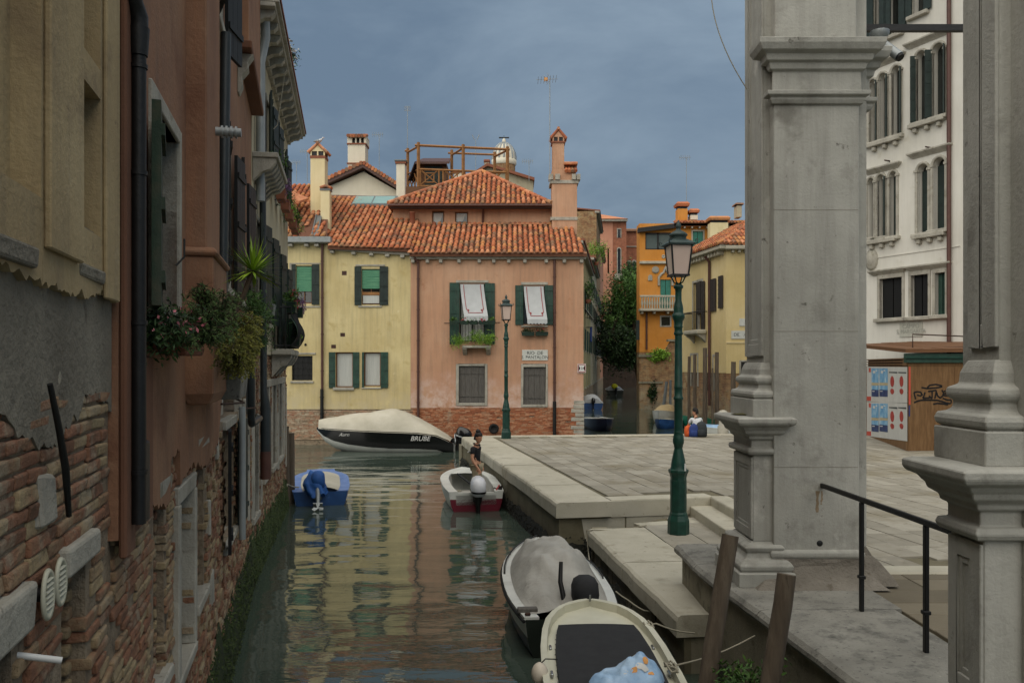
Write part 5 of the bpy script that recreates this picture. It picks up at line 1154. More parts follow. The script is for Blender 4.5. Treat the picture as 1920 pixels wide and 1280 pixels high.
# big chimney stack at the right end
Dk = 39.3
def uk(px): return X_(px, Dk) - K.xc
def zk(py): return Z_(py, Dk)
y0 = Dk - DH
def stk(x0, x1, ya, yb_, dd, mt='plaster_pink', nm='chimney', o=0): return MB().box(uk(x0), y0 - o, zk(yb_), uk(x1), y0 + dd + o, zk(ya)).build(nm, mt, K.t, .01)
stk(1035, 1082, 344, 440, 1.1); stk(1032, 1083, 407, 413, 1.12, 'stone_white', 'chimney_band', .04); stk(1031, 1085, 338, 344.3, 1.12, 'stone_white', 'chimney_band', .05)
stk(1035, 1080, 316, 338.2, 1.05); stk(1036, 1058, 266, 316.2, .7)
for x0, x1 in ((1029, 1037), (1041, 1050), (1072, 1080), (1081, 1088)): stk(x0, x1, 327, 337.8, .3, 'stone_white', 'chimney_corbel', .12)
for i in range(4):
    u = uk(1059) + (uk(1082) - uk(1059)) * (i + .5) / 4; MB().tube([(u, y0 - .15, zk(322)), (u, y0 + .5, zk(306))], .085, 6).build('cap_tile', 'tile', K.t)
MB().box(uk(1057), y0 - .1, zk(309), uk(1083), y0 + .6, zk(304)).build('chimney_cap', 'tile', K.t, .02)
a, b = uk(1036), uk(1058); MB().box(a - .05, y0 - .05, zk(268), b + .05, y0 + .75, zk(265)).build('chimney_band', 'terracotta', K.t)
gable_cap(K.t, a, b, y0, y0 + .7, zk(265), .32, wall='plaster_pink')
# street name plate, navigation sign, round fender on the wall
sg = thing('street_name_plate', 'white marble plate reading RIO DE S. PANTALON on the pink wall', 'sign', (X_(1003, DH), DH, Z_(665.5, DH)))
MB().box(-.55, -.03, -.225, .55, 0, .225).build('plate', 'marble_sign', sg, .006)
for tx, z, s in (('RIO  DE', .085, .2), ('S. PANTALON', -.095, .185)):
    o = link('lettering', text_mesh(tx, s, 'lettering_grey', .003), sg, (0, -.034, z), (PI / 2, 0, 0))
ns = thing('navigation_sign', 'small square red bordered sign with an hourglass field at the pink corner', 'sign', (X_(1090.5, DH), DH - .06, Z_(690, DH)))
w = .175; MB().box(-w, -.012, -.19, w, .012, .19).build('panel', 'paint_white', ns)
m = MB()
for p in ([(-.155, -.17), (.155, -.17), (.155, -.14), (-.155, -.14)], [(-.155, .14), (.155, .14), (.155, .17), (-.155, .17)], [(-.155, -.139), (-.135, -.139), (-.135, .139), (-.155, .139)], [(.135, -.139), (.155, -.139), (.155, .139), (.135, .139)]): m.sheet(p, -.016, -.0125)
m.build('border', 'paint_red', ns)
m = MB()
for s in (1, -1): p = [(-.134 * s, -.12), (-.06 * s, 0), (-.134 * s, .12)]; m.sheet(p if s < 0 else p[::1], -.0165, -.0125)
m.build('hourglass', 'paint_black', ns); link('numeral', text_mesh('2:', .13, 'paint_black', .002), ns, (.01, -.018, 0), (PI / 2, 0, 0))
m = MB(); m.lathe([(.05, -.06), (.20, -.07), (.215, -.04), (.215, .04), (.2, .07), (.12, .06), (.1, .02), (.0, .02)], 20); m.xf(rotm('X', PI / 2)); tag(m.build('boat_fender', 'rubber', loc=(X_(926, DH), DH - .12, Z_(803, DH))), 'round black rubber fender on the pink house brick base', 'fender')
# plants on the pink balcony and window
def fplant(name, label, px, py, d, rad, n, size, mt, asp=.4, fl=None, dirup=0, box=None, nf=20):
    b = Vector((X_(px, d), d, Z_(py, d))); t = thing(name, label, 'plant', tuple(b))
    if box: MB().loft([[(x * k, y * k, z) for x, y in ((-box / 2, -.09), (box / 2, -.09), (box / 2, .09), (-box / 2, .09))] for k, z in ((.9, -.1), (1, .06), (.95, .07))], True, False).build('box', 'planter_green', t)
    f = MB(); leaves(f, (0, 0, .1), rad, n, size, asp, 9, .4, dirup); f.build('foliage', mt, t)
    if fl: f = MB(); leaves(f, (0, -.03, .14), rad, nf, size * 1.1, 1, 6); f.build('flowers', fl, t)
fplant('fern_plant', 'pale green fern at the left foot of the pink house balcony', 858, 642, DH - .58, (.32, .2, .3), 500, .1, 'leaf_bright', .16, dirup=-.4)
fplant('fern_plant', 'bright green fern at the middle of the pink house balcony', 891, 640, DH - .6, (.36, .2, .3), 600, .11, 'leaf_bright', .16, dirup=-.2)
fplant('fern_plant', 'green fern at the right foot of the pink house balcony', 918, 641, DH - .58, (.3, .2, .28), 450, .1, 'leaf_bright', .16, dirup=-.3)
for px, lb, fl in ((851, 'small leafy plant in the left box of the pink balcony rail', None), (871, 'red flowering plant in the second box of the balcony rail', 'petal_red'), (888, 'leafy plant in the middle box of the balcony rail', None), (921, 'leafy plant in the right box of the balcony rail', None), (906, 'red flowering plant in the fourth box of the balcony rail', 'petal_red')):
    fplant('balcony_box', lb, px, 604, DH - .55, (.16, .1, .13), 130, .06, 'leaf_mid', .6, fl, box=.36)
fplant('window_box', 'left dark green flower box under the right pink house window', 990, 625, DH - .16, (.24, .08, .13), 120, .06, 'leaf_dark', .6, box=.56)
fplant('window_box', 'right dark green flower box under the right pink house window', 1016, 625, DH - .16, (.24, .08, .13), 90, .06, 'leaf_dark', .6, 'petal_red', box=.56, nf=6)
# seagull on the chimney
gl = thing('seagull', 'white seagull with grey wings standing on the cream chimney', 'bird', tuple(gull_at), math.radians(-8))
m = MB(); rg = []
for x, z, r in ((-.20, .16, .01), (-.14, .155, .05), (-.05, .16, .085), (.04, .18, .088), (.11, .22, .06), (.14, .26, .048), (.16, .30, .05), (.19, .315, .035), (.215, .31, .012)): rg.append([(x, r * math.cos(2 * PI * k / 10), z + r * .95 * math.sin(2 * PI * k / 10)) for k in range(10)])
m.loft(rg); m.tube([(.0, .03, .1), (.0, .03, 0)], .008, 5); m.tube([(.01, -.03, .1), (.01, -.03, 0)], .008, 5); m.build('body', 'gull_white', gl)
for s in (1, -1):
    m = MB(); m.loft([[(x, s * (.07 - abs(x) * .05 + o), z + dz) for o, dz in ((0, h), (.022, 0), (0, -h))] for x, z, h in ((.08, .19, .02), (.0, .18, .06), (-.12, .165, .05), (-.26, .15, .012))]); m.build('wing', 'gull_grey', gl)
MB().tube([(.21, 0, .308), (.265, 0, .30)], [.013, .004], 5).build('beak', 'bag_orange', gl)
# ---------------------------------------------------------------- roofscape behind the two houses
def far_block(name, label, D, x0, x1, ytop, mt, dep=6, ybot=830, cat='house', group=None):
    F = Fac(name, label, D, (x0 + x1) / 2, cat)
    if group: F.t['group'] = group
    return F
G = far_block('white_gabled_house', 'white gable wall with a tall white chimney behind the yellow roof', 47, 610, 745, 318, 0)
m = MB(); m.sheet([(G.u(585), 6), (G.u(752), 6), (G.u(752), G.z(362)), (G.u(682), G.z(322)), (G.u(610), G.z(352)), (G.u(585), G.z(362))], 0, 6); m.build('wall', 'plaster_chimney_white', G.t)
for pts in ([(590, 352), (683, 310)], [(683, 310), (757, 356)]):
    (xa, ya), (xb, yb_) = pts; ma = MB(); quad_slab(ma, [(G.u(xa), -.45, G.z(ya)), (G.u(xb), -.45, G.z(yb_)), (G.u(xb), 6, G.z(yb_)), (G.u(xa), 6, G.z(ya))], .22); r_ = ma.build('roof', 'pipe_brown', G.t)
    n = 14
    for i in range(n): f = (i + .5) / n; MB().tube([(G.u(xa + (xb - xa) * f), -.5, G.z(ya + (yb_ - ya) * f) + .06), (G.u(xa + (xb - xa) * f), 1.2, G.z(ya + (yb_ - ya) * f) + .06)], .12, 6).build('roof_tile', 'tile', r_)
MB().box(G.u(650), .3, G.z(330), G.u(683), 1.3, G.z(268)).build('chimney', 'plaster_chimney_white', G.t, .01)
MB().box(G.u(648.5), .24, G.z(305), G.u(684.5), 1.36, G.z(303)).build('chimney_band', 'terracotta', G.t); MB().box(G.u(648.5), .24, G.z(268.3), G.u(684.5), 1.36, G.z(266)).build('chimney_band', 'terracotta', G.t)
m = MB()
for x0, x1 in ((649, 658), (664, 666.5), (672, 675), (680.5, 685)): m.box(G.u(x0), .3, G.z(266), G.u(x1), 1.3, G.z(253.5))
m.box(G.u(649), .3, G.z(254.5), G.u(685), 1.3, G.z(251)); ch = m.build('chimney_head', 'plaster_chimney_white', G.t); MB().box(G.u(655), .5, G.z(266), G.u(682), 1.2, G.z(254)).build('flue', 'window_dark', ch)
for i in range(7): u = G.u(649 + 36 * (i + .5) / 7); MB().tube([(u, .12, G.z(253)), (u, .9, G.z(246))], .10, 6).build('cap_tile', 'tile', ch)
# roof terrace
AT = Fac('roof_terrace', 'brown wooden roof terrace with lattice railing and a small hut', 46.5, 860, 'roof terrace')
def beam(F, x0, y0, d0, x1, y1, d1, w, mt='wood_altana', nm='beam', par=None):
    p0 = Vector((X_(x0, F.D + d0) - F.xc, d0, Z_(y0, F.D + d0))); p1 = Vector((X_(x1, F.D + d1) - F.xc, d1, Z_(y1, F.D + d1)))
    return MB().tube([p0, p1], w, 4, False).build(nm, mt, par or F.t)
BD = 2.8
for px, yt in ((784.5, 267), (868.5, 271), (951.5, 275)): beam(AT, px, 360, 0, px, yt, 0, .09, nm='post')
for px, yt in ((764.5, 278), (847, 281), (927.5, 285)): beam(AT, px, 360, BD, px, yt, BD, .085, nm='post')
beam(AT, 778, 272.5, 0, 956, 280.5, 0, .07); beam(AT, 759, 283, BD, 765, 283, BD, .06); beam(AT, 840, 287, BD, 932, 290.5, BD, .06)
for (a, b, c, d) in ((784, 275, 764, 286), (868, 278, 847, 291), (951, 282, 927, 294)): beam(AT, a, b, 0, c, d, BD, .07)
rl_ = beam(AT, 786, 317.5, 0, 951, 323.5, 0, .06, nm='rail'); beam(AT, 765, 326, BD, 785, 318, 0, .05, nm='rail')
beam(AT, 786, 349, 0, 951, 349, 0, .05, nm='rail')
for x0, x1 in ((789, 822), (832, 867), (906, 948)):
    for a in ((x0, 319, x1, 347), (x0, 347, x1, 319), ((x0 + x1) / 2 - 8, 325, (x0 + x1) / 2 + 8, 325), ((x0 + x1) / 2 - 8, 342, (x0 + x1) / 2 + 8, 342), ((x0 + x1) / 2 - 8, 325, (x0 + x1) / 2 - 8, 342), ((x0 + x1) / 2 + 8, 325, (x0 + x1) / 2 + 8, 342)):
        beam(AT, a[0], a[1], .02, a[2], a[3], .02, .035, nm='lattice', par=rl_)
    for px in (x0 - 1, x1 + 1): beam(AT, px, 318, 0, px, 349, 0, .05, nm='lattice', par=rl_)
for f in (.2, .5, .8):
    px = 765 + 20 * f; beam(AT, px - 4, 330 - 6 * f, BD * (1 - f), px + 4, 350, BD * (1 - f), .035, nm='lattice', par=rl_); beam(AT, px + 4, 328 - 6 * f, BD * (1 - f), px - 4, 350, BD * (1 - f), .035, nm='lattice', par=rl_)
a0, a1 = AT.u(779), AT.u(838)
m = MB(); m.box(a0 + .1, 1.0, AT.z(362), a1 - .1, 3.0, AT.z(297)); hut = m.build('hut', 'wood_brown', AT.t); MB().box(AT.u(793), .94, AT.z(352), AT.u(826), .995, AT.z(304)).build('hut_door', 'shutter_dark', hut)
m = MB(); quad_slab(m, [(a0 - .1, .5, AT.z(299)), (a1 + .1, .5, AT.z(299)), (a1 + .0, 2.6, AT.z(275)), (a0 + .15, 2.6, AT.z(275))], .12); m.build('hut_roof', 'pipe_brown', hut)
m = MB(); m.add([(a0 - .5, .5, AT.z(335)), (a0 - .1, .5, AT.z(299)), (a0 + .1, 2.6, AT.z(278)), (a0 - .3, 2.6, AT.z(322)), (a0 - .45, .5, AT.z(335)), (a0 - .05, .5, AT.z(299)), (a0 + .15, 2.6, AT.z(278)), (a0 - .25, 2.6, AT.z(322))], [(0, 1, 2, 3), (7, 6, 5, 4), (0, 4, 5, 1), (2, 6, 7, 3)]); m.build('hut_side', 'iron_rust', hut)
MB().box(AT.u(760), -.1, AT.z(375), AT.u(957), 3.2, AT.z(350.5)).build('deck', 'wood_brown', AT.t)
# dome and the church roof in front of it
DM = Fac('church_dome', 'white ribbed church dome with a cross on a brick drum', 150, 945, 'dome')
r = X_(967, 150) - X_(945, 150); zt, z0 = DM.z(268), DM.z(300)
m = MB(); m.lathe([(r * math.cos(a) * 1.0 if a < 1.5 else .05, z0 + (zt - z0) * math.sin(a)) for a in [PI / 2 * i / 10 for i in range(11)]], 24); m.build('dome', 'plaster_chimney_white', DM.t)
m = MB()
for k in range(16):
    an = 2 * PI * k / 16; m.tube([(r * 1.01 * math.cos(an) * math.cos(a), r * 1.01 * math.sin(an) * math.cos(a), z0 + (zt - z0) * 1.01 * math.sin(a)) for a in [PI / 2 * i / 8 for i in range(9)]], .16, 4)
m.build('ribs', 'zinc', DM.t)
MB().lathe([(r * .99, z0 - 1.0), (r * 1.06, z0 - .8), (r * 1.06, z0 - .1), (r, z0)], 24).build('cornice', 'plaster_chimney_white', DM.t); MB().lathe([(r * .95, DM.z(345)), (r * .95, z0 - 1.0)], 24).build('drum', 'brick_far', DM.t)
MB().lathe([(.25, zt - .1), (.36, zt + .3), (.25, zt + .6), (.08, zt + .8)], 10).build('finial', 'plaster_chimney_white', DM.t)
m = MB(); m.tube([(0, 0, zt + 1.2), (0, 0, DM.z(255))], .13, 5); m.tube([(-.9, 0, DM.z(258.5)), (.9, 0, DM.z(258.5))], .13, 5); m.build('cross', 'iron_black', DM.t)
GB = Fac('cream_gabled_house', 'cream house with a low gable and chimney between terrace and tall stack', 62, 930)
m = MB(); m.sheet([(GB.u(868), 6), (GB.u(1000), 6), (GB.u(1000), GB.z(336)), (GB.u(914), GB.z(309)), (GB.u(868), GB.z(338))], 0, 6); m.build('wall', 'plaster_far_cream', GB.t)
for pts in ([(866, 339), (914, 308)], [(914, 308), (1002, 335)]):
    (xa, ya), (xb, yb_) = pts; m = MB(); quad_slab(m, [(GB.u(xa), -.4, GB.z(ya)), (GB.u(xb), -.4, GB.z(yb_)), (GB.u(xb), 6, GB.z(yb_)), (GB.u(xa), 6, GB.z(ya))], .2); m.build('roof', 'terracotta', GB.t)
MB().box(GB.u(908), .5, GB.z(322), GB.u(917), 1.2, GB.z(301)).build('chimney', 'plaster_far_cream', GB.t); MB().box(GB.u(906.5), .4, GB.z(301), GB.u(918.5), 1.3, GB.z(296)).build('chimney_cap', 'terracotta', GB.t, .05)
MB().box(GB.u(849), 1.4, GB.z(330), GB.u(868), 2.2, GB.z(315)).build('chimney', 'plaster_chimney_white', GB.t); MB().box(GB.u(847), 1.3, GB.z(315), GB.u(870), 2.3, GB.z(311)).build('chimney_cap', 'tile', GB.t)
# television aerials
def aerial(label, px, y0, y1, d, kind):
    b = Vector((X_(px, d), d, Z_(y0, d))); t = thing('aerial', label, 'aerial', tuple(b), 0, 'television aerials on the roofs'); h = Z_(y1, d) - b.z; s = d / FPX
    MB().tube([(0, 0, 0), (0, 0, h)], max(.02, .55 * s), 5).build('mast', 'zinc', t)
    m = MB()
    if kind == 'yagi':
        m.tube([(-26 * s, -.1, h - 3 * s), (15 * s, .1, h + 1 * s)], .4 * s, 4)
        for i in range(7): x = (-22 + 5.6 * i) * s; m.tube([(x, -.5, h - (3 - i * .5) * s), (x, .5, h - (3 - i * .5) * s)], .35 * s, 4)
        for a in (-1, 1): m.tube([(-4 * s, 0, h - s), (-12 * s, a * .3, h + (10 * a) * s)], .45 * s, 4); m.tube([(2 * s, 0, h), (-6 * s, 0, h + 11 * a * s)], .4 * s, 4)
        MB().box(-11 * s, -.05, h - 4 * s, -4 * s, .05, h + 2 * s).build('dipole_box', 'bag_orange', t)
    elif kind == 'vee':
        for a in (-1, 1): m.tube([(2.5 * a * s, 0, h), (6.5 * a * s, 0, h + 9 * s)], .8 * s, 5)
    elif kind == 'grid':
        for i in range(4): m.tube([(-6 * s, 0, h - i * 2.6 * s), (6 * s, 0, h - i * 2.6 * s)], .5 * s, 4)
    else:
        m.tube([(-14 * s, 0, h - 1 * s), (8 * s, 0, h)], .4 * s, 4)
        for i in range(6): x = (-12 + 3.6 * i) * s; m.tube([(x, 0, h - 5 * s), (x, 0, h + 4 * s)], .35 * s, 4)
    m.build('elements', 'zinc', t)
aerial('tall aerial with an orange box on the pink chimney stack', 1031, 345, 148, 39.2, 'yagi'); aerial('tall aerial left of the roof terrace', 764, 300, 200, 52, 'grid'); aerial('white V shaped aerial above the roof terrace', 892, 330, 262, 60, 'vee')
aerial('low aerial beside the seagull chimney', 576, 340, 283, 46, 'bar'); aerial('faint aerial left of the seagull chimney', 556, 340, 304, 60, 'bar'); aerial('thin aerial between the white chimney and the terrace', 711, 340, 252, 58, 'bar'); aerial('small aerial right of the dome', 992, 340, 302, 60, 'bar'); aerial('aerial above the orange house chimney', 1287, 400, 295, 72, 'bar')
# ---------------------------------------------------------------- side canal: left bank houses behind the pink corner
class Side:
    def __init__(s, name, label, d0, d1, X0, sl, mt, ztop, roof='terracotta'):
        s.W = Wall(X0, sl, d0); s.t = thing(name, label, 'house', s.W.loc(), s.W.rz, 'houses along the side canal'); s.mt = mt; s.zt = ztop; s.L = s.W.u(d1)
SX, SS = -3.2, .131       # X = SX + SS*d ; passes the pink corner at depth 36.6
specs = [('olive_house', 'olive yellow house just behind the pink corner on the side canal', 60, 82, 'plaster_olive', 12.2), ('tall_cream_house', 'cream house with a bracketed cornice, second on the side canal', 82, 100, 'plaster_far_cream', 13.8), ('weathered_house', 'weathered brick and stone house, third on the side canal', 100, 116, 'brick_far', 21.5), ('salmon_house', 'salmon house far up the side canal', 116, 133, 'plaster_salmon', 19.5)]
for i, (nm, lb, d0, d1, mt, zt) in enumerate(specs):
    h = Side(nm, lb, d0, d1, SX, SS, mt, zt); W = h.W; holes = []
    for z0, z1 in ((1.6, 3.4), (4.6, 6.4), (7.8, 9.6), (10.6, 12.2)):
        k = 0; u = .9
        while u < h.L - 1.4: holes.append((u, u + 1.1, z0, z1)); u += 4.6
    holes = [q for q in holes if q[3] < zt - .5]
    m = MB(); wall_holes(m, 0, h.L - .01, -.6, zt, holes, .2, 0, back=4); m.build('wall', mt, h.t)
    for j, q in enumerate(holes):
        wn = MB().box(q[0], .14, q[2], q[1], .17, q[3]).build('window', 'window_dark', h.t)
        if q[2] > 4:
            for a, b in ((q[0] - .5, q[0]), (q[1], q[1] + .5)): MB().box(a, -.06, q[2], b, -.01, q[3]).build('shutter', random.choice(('shutter_dark', 'shutter_green')), wn)
        MB().box(q[0] - .1, -.08, q[2] - .1, q[1] + .1, .02, q[2]).build('sill', 'stone_white', wn)
    MB().box(-.1, -.35, zt - .25, h.L, .2, zt).build('cornice', 'stone_white', h.t, .02)
    m = MB(); quad_slab(m, [(-.1, -.45, zt + .1), (h.L, -.45, zt + .1), (h.L, 3, zt + .5), (-.1, 3, zt + .5)], .15); m.build('roof', 'terracotta', h.t)
    MB().box(-.004, -.03, -.3, h.L - .02, .0, 1.4).build('brick_base', 'brick_far', h.t)
# pieces hanging on them
lw = thing('window_awning', 'white sloping awning on the olive house behind the pink corner', 'awning', (X_(1096.5, 70), 70, Z_(600, 70)))
m = MB(); m.add([(0, -.6, .95), (.05, .9, .95), (.75, .9, 0.0), (.7, -.6, 0), (0, -.6, .91), (.05, .9, .91), (.75, .9, -.04), (.7, -.6, -.04)], [(0, 1, 2, 3), (7, 6, 5, 4), (0, 3, 7, 4), (3, 2, 6, 7), (2, 1, 5, 6)]); m.build('canopy', 'awning_white', lw); MB().tube([(0, -.6, .2), (.7, -.6, 0)], .03, 5).build('arm', 'iron_black', lw)
ln = thing('laundry_line', 'dark laundry hanging from the olive house behind the pink corner', 'laundry', (X_(1098, 69.5), 69.5, Z_(618, 69.5)))
MB().tube([(0, -.8, .2), (.5, -.6, .2), (.5, .9, .2), (0, 1, .2)], .02, 5).build('line', 'iron_black', ln)
for i in range(5): MB().box(.3 + .06 * i, -.5 + i * .28, -.55 - R(0, .5), .5, -.38 + i * .28, .18, jit=.05).build('garment', random.choice(('cloth_black', 'cloth_dark', 'paint_red', 'cloth_blue')), ln, .03)
fplant2 = lambda nm, lb, c, rad, n, sz, mt: (lambda t: leaves_build(t, rad, n, sz, mt))(thing(nm, lb, 'plant', c))
def leaves_build(t, rad, n, sz, mt):
    f = MB(); leaves(f, (0, 0, rad[2] * .6), rad, n, sz, .6, 10); f.build('foliage', mt, t); s = MB()
    for i in range(5): s.tube([(0, 0, -.1), (R(-.5, .5) * rad[0], R(-.5, .5) * rad[1], rad[2])], .02, 4)
    s.build('stems', 'bark', t); MB().lathe([(.2, -.4), (.28, -.05), (.25, -.05)], 8).build('pot', 'terracotta', t)
fplant2('balcony_plant', 'red and green plant overhanging the side canal by the olive house', (X_(1103, 70), 70, Z_(560, 70)), (.7, .9, .9), 700, .11, 'leaf_mid')
fplant2('roof_plant', 'bright green bush on the roof terrace above the olive house', (X_(1118, 84), 84, Z_(490, 84)), (1.0, 1.3, 1.2), 800, .13, 'leaf_bright')
fplant2('balcony_plant', 'light green plant on a balcony of the weathered house', (X_(1131, 100), 100, Z_(590, 100)), (.9, 1.2, 1.6), 600, .14, 'leaf_bright')
# red brick palace closing the view
BP = Fac('brick_palace', 'tall red brick palace with arched windows closing the side canal', 136, 1150)
sal = BP.u(1149); m = MB(); hs = [(BP.u(1158), BP.u(1163.5), BP.z(514), BP.z(468)), (BP.u(1158), BP.u(1163.5), BP.z(446), BP.z(430))]
wall_holes(m, BP.u(1149), BP.u(1174.5), -1, BP.z(412), hs, .4, 0, back=12); m.build('brick_front', 'brick_red', BP.t)
m = MB(); wall_holes(m, BP.u(1085), BP.u(1149) - .01, -1, BP.z(412), [(BP.u(1139), BP.u(1142), BP.z(512), BP.z(466))], .4, -.02, back=12); m.build('salmon_front', 'plaster_salmon', BP.t)
for q in hs:
    c = (q[0] + q[1]) / 2; w = (q[1] - q[0]) / 2
    m = MB(); m.box(q[0] - .12, -.1, q[2], q[0], .1, q[3]); m.box(q[1], -.1, q[2], q[1] + .12, .1, q[3])
    if q[3] - q[2] > 2: m.tube([(c + (w + .05) * math.cos(a), -.05, q[3] + (w + .05) * math.sin(a)) for a in [PI * i / 8 for i in range(9)]], .1, 5); m.box(q[0] - .5, -.4, q[2] - .9, q[1] + .5, .0, q[2])
    else: m.box(q[0] - .12, -.1, q[3], q[1] + .12, .1, q[3] + .15)
    wn = m.build('window', 'stone_white', BP.t); MB().box(q[0], .2, q[2], q[1], .25, q[3] + (w if q[3] - q[2] > 2 else 0)).build('pane', 'window_glass', wn)
    if q[3] - q[2] > 2:
        MB().sheet([(c + w * math.cos(a), q[3] + w * math.sin(a)) for a in [PI * i / 8 for i in range(9)]], -.03, -.01).build('arch_pane', 'window_glass', wn)
m = MB(); m.add([(BP.u(1075), -1, BP.z(412)), (BP.u(1176), -1, BP.z(412)), (BP.u(1176), 12, BP.z(412) - .3), (BP.u(1075), 12, BP.z(412)), (BP.u(1095), 6, BP.z(388)), (BP.u(1125), 6, BP.z(388))], [(0, 1, 5, 4), (1, 2, 5), (2, 3, 4, 5), (3, 0, 4)]); m.build('roof', 'tile', BP.t)
MB().box(BP.u(1078), -.8, BP.z(416), BP.u(1175.5), 0, BP.z(411.8)).build('cornice', 'stone_white', BP.t)
B2 = Fac('brick_wing', 'lower brick wing with round arched windows beside the palace', 144, 1190)
m = MB(); wall_holes(m, B2.u(1172), B2.u(1225), -1, B2.z(430), [(B2.u(1177), B2.u(1182), B2.z(520), B2.z(492)), (B2.u(1186), B2.u(1192), B2.z(520), B2.z(492))], .4, 0, back=8); m.build('wall', 'brick_red', B2.t); MB().box(B2.u(1172), -.2, B2.z(463), B2.u(1225), 0, B2.z(461.5)).build('string_course', 'stone_white', B2.t)
for a, b in ((1177, 1182), (1186, 1192)):
    c = B2.u((a + b) / 2); w = (B2.u(b) - B2.u(a)) / 2; m = MB(); m.tube([(c + w * 1.1 * math.cos(q), -.05, B2.z(492) + w * 1.1 * math.sin(q)) for q in [PI * i / 8 for i in range(9)]], .14, 5); wn = m.build('window', 'stone_white', B2.t); MB().box(c - w, .2, B2.z(520), c + w, .25, B2.z(492)).build('pane', 'window_glass', wn); MB().sheet([(c + w * math.cos(q), B2.z(492) + w * math.sin(q)) for q in [PI * i / 8 for i in range(9)]], -.03, -.01).build('arch_pane', 'window_glass', wn)
m = MB(); quad_slab(m, [(B2.u(1170), -.6, B2.z(431)), (B2.u(1228), -.6, B2.z(431)), (B2.u(1228), 6, B2.z(418)), (B2.u(1170), 6, B2.z(418))], .3); m.build('roof', 'tile', B2.t)
# end wall of the canal, its brick coloured dark to stand for a shaded archway
EB = Fac('canal_end_wall', 'brick wall closing the end of the side canal, colour darkened as shade under the tree', 131, 1168, 'wall'); m = MB(); m.box(EB.u(1120), 0, -1, EB.u(1240), 1, EB.z(640)); m.build('wall', 'brick_painted_shade', EB.t); MB().box(EB.u(1118), -.2, EB.z(640), EB.u(1242), 1.2, EB.z(636)).build('coping', 'stone_wall', EB.t)
# trees over the canal
def tree(label, px, py, d, h, rad, n, mt, sz, cl=26, zb=1.5):
    t = thing('canal_tree', label, 'tree', (X_(px, d), d, zb), 0, 'trees over the side canal'); zc = Z_(py, d) - zb
    m = MB(); bx_ = max(.3, (X_(1202, d) - X_(px, d))); m.tube([(bx_, 0, -1), (bx_ * .8, 0, zc * .35), (bx_ * .3, 0, zc * .75), (0, 0, zc)], [.28, .24, .15, .07], 8)
    for i in range(8): a = R(0, 2 * PI); m.tube([(0, 0, zc * R(.4, .9)), (math.cos(a) * rad[0] * .7, math.sin(a) * rad[1] * .7, zc + R(-.5, .6) * rad[2])], [.09, .03], 5)
    m.build('trunk', 'bark', t); f = MB(); leaves(f, (0, 0, zc), rad, n, sz, .6, cl, .2); f.build('crown', mt, t)
tree('dark green tree overhanging the end of the side canal', 1167, 622, 96, 0, (3.0, 2.6, 4.2), 13000, 'leaf_dark', .24, 60)
tree('mid green tree rising beside the orange house', 1181, 562, 92, 0, (2.3, 2.2, 3.4), 8000, 'leaf_mid', .22, 44)
tree('slim tree top in front of the arched brick wing', 1183, 515, 98, 0, (1.2, 1.3, 1.6), 1500, 'leaf_dark', .16, 12)
tree('dark lower branches trailing over the side canal', 1174, 652, 88, 0, (2.6, 2.0, 2.2), 8000, 'leaf_dark', .22, 40)
tree('small light green tree in front of the salmon house', 1150, 600, 90, 0, (.9, 1.2, 1.6), 1100, 'leaf_mid', .15, 12)
# ---------------------------------------------------------------- right bank: bright orange house
O = Fac('bright_orange_house', 'bright orange house with a gothic window, balcony and veranda, beyond the lamp', 70, 1300)
oh = {'ver': O.R(1210, 436, 1258, 468), 'door': O.R(1238, 524, 1258, 578), 'sm': O.R(1240, 594, 1256, 610), 's1': O.R(1299, 434, 1318, 470), 's2': O.R(1370, 433, 1389, 458)}
m = MB(); wall_holes(m, O.u(1199), O.u(1460), O.z(660), O.z(419), list(oh.values()), .3, 0, back=1.6); m.build('wall', 'plaster_house_orange', O.t)
MB().box(O.u(1199), .02, -1, O.u(1460), 1.6, O.z(660) - .01).build('brick_base', 'brick_far', O.t)
u0, u1, z0, z1 = oh['ver']; m = MB(); 
for a in ((u0, u0 + .08), ((u0 + u1) / 2 - .06, (u0 + u1) / 2 + .06), (u1 - .08, u1)): m.box(a[0], .05, z0, a[1], .15, z1)
m.box(u0, .05, z1 - .15, u1, .15, z1); m.box(u0, .05, z0, u1, .15, z0 + .1); vw = m.build('veranda_window', 'iron_black', O.t)
for a, b in ((u0 + .09, (u0 + u1) / 2 - .07), ((u0 + u1) / 2 + .07, u1 - .09)): MB().box(a, .12, z0 + .1, b, .14, z1 - .15).build('pane', 'veranda_glass', vw)
m = MB(); quad_slab(m, [(O.u(1195), -.5, O.z(429)), (O.u(1263), -.5, O.z(421)), (O.u(1263), 1.7, O.z(417)), (O.u(1200), 1.7, O.z(425))], .35); m.build('veranda_roof', 'iron_black', O.t)
for k in ('s1', 's2'):
    q = oh[k]; fr = MB(); fr.box(q[0] - .12, -.06, q[2] - .1, q[0], .1, q[3] + .12); fr.box(q[1], -.06, q[2] - .1, q[1] + .12, .1, q[3] + .12); fr.box(q[0], -.06, q[3], q[1], .1, q[3] + .14); wn = fr.build('window', 'stone_white', O.t)
    for a, b in ((q[0], (q[0] + q[1]) / 2 - .02), ((q[0] + q[1]) / 2 + .02, q[1])): MB().box(a, .06, q[2], b, .1, q[3]).build('shutter', 'shutter_teal', wn)
q = oh['door']; c = (q[0] + q[1]) / 2; w = (q[1] - q[0]) / 2
wn = MB().box(q[0] - .04, .08, q[2], c - .02, .12, q[3]).build('balcony_door', 'shutter_teal', O.t); MB().box(c + .02, .08, q[2], q[1] + .04, .12, q[3]).build('door_leaf', 'shutter_teal', wn)
m = MB(); ht = O.z(500) - q[3]
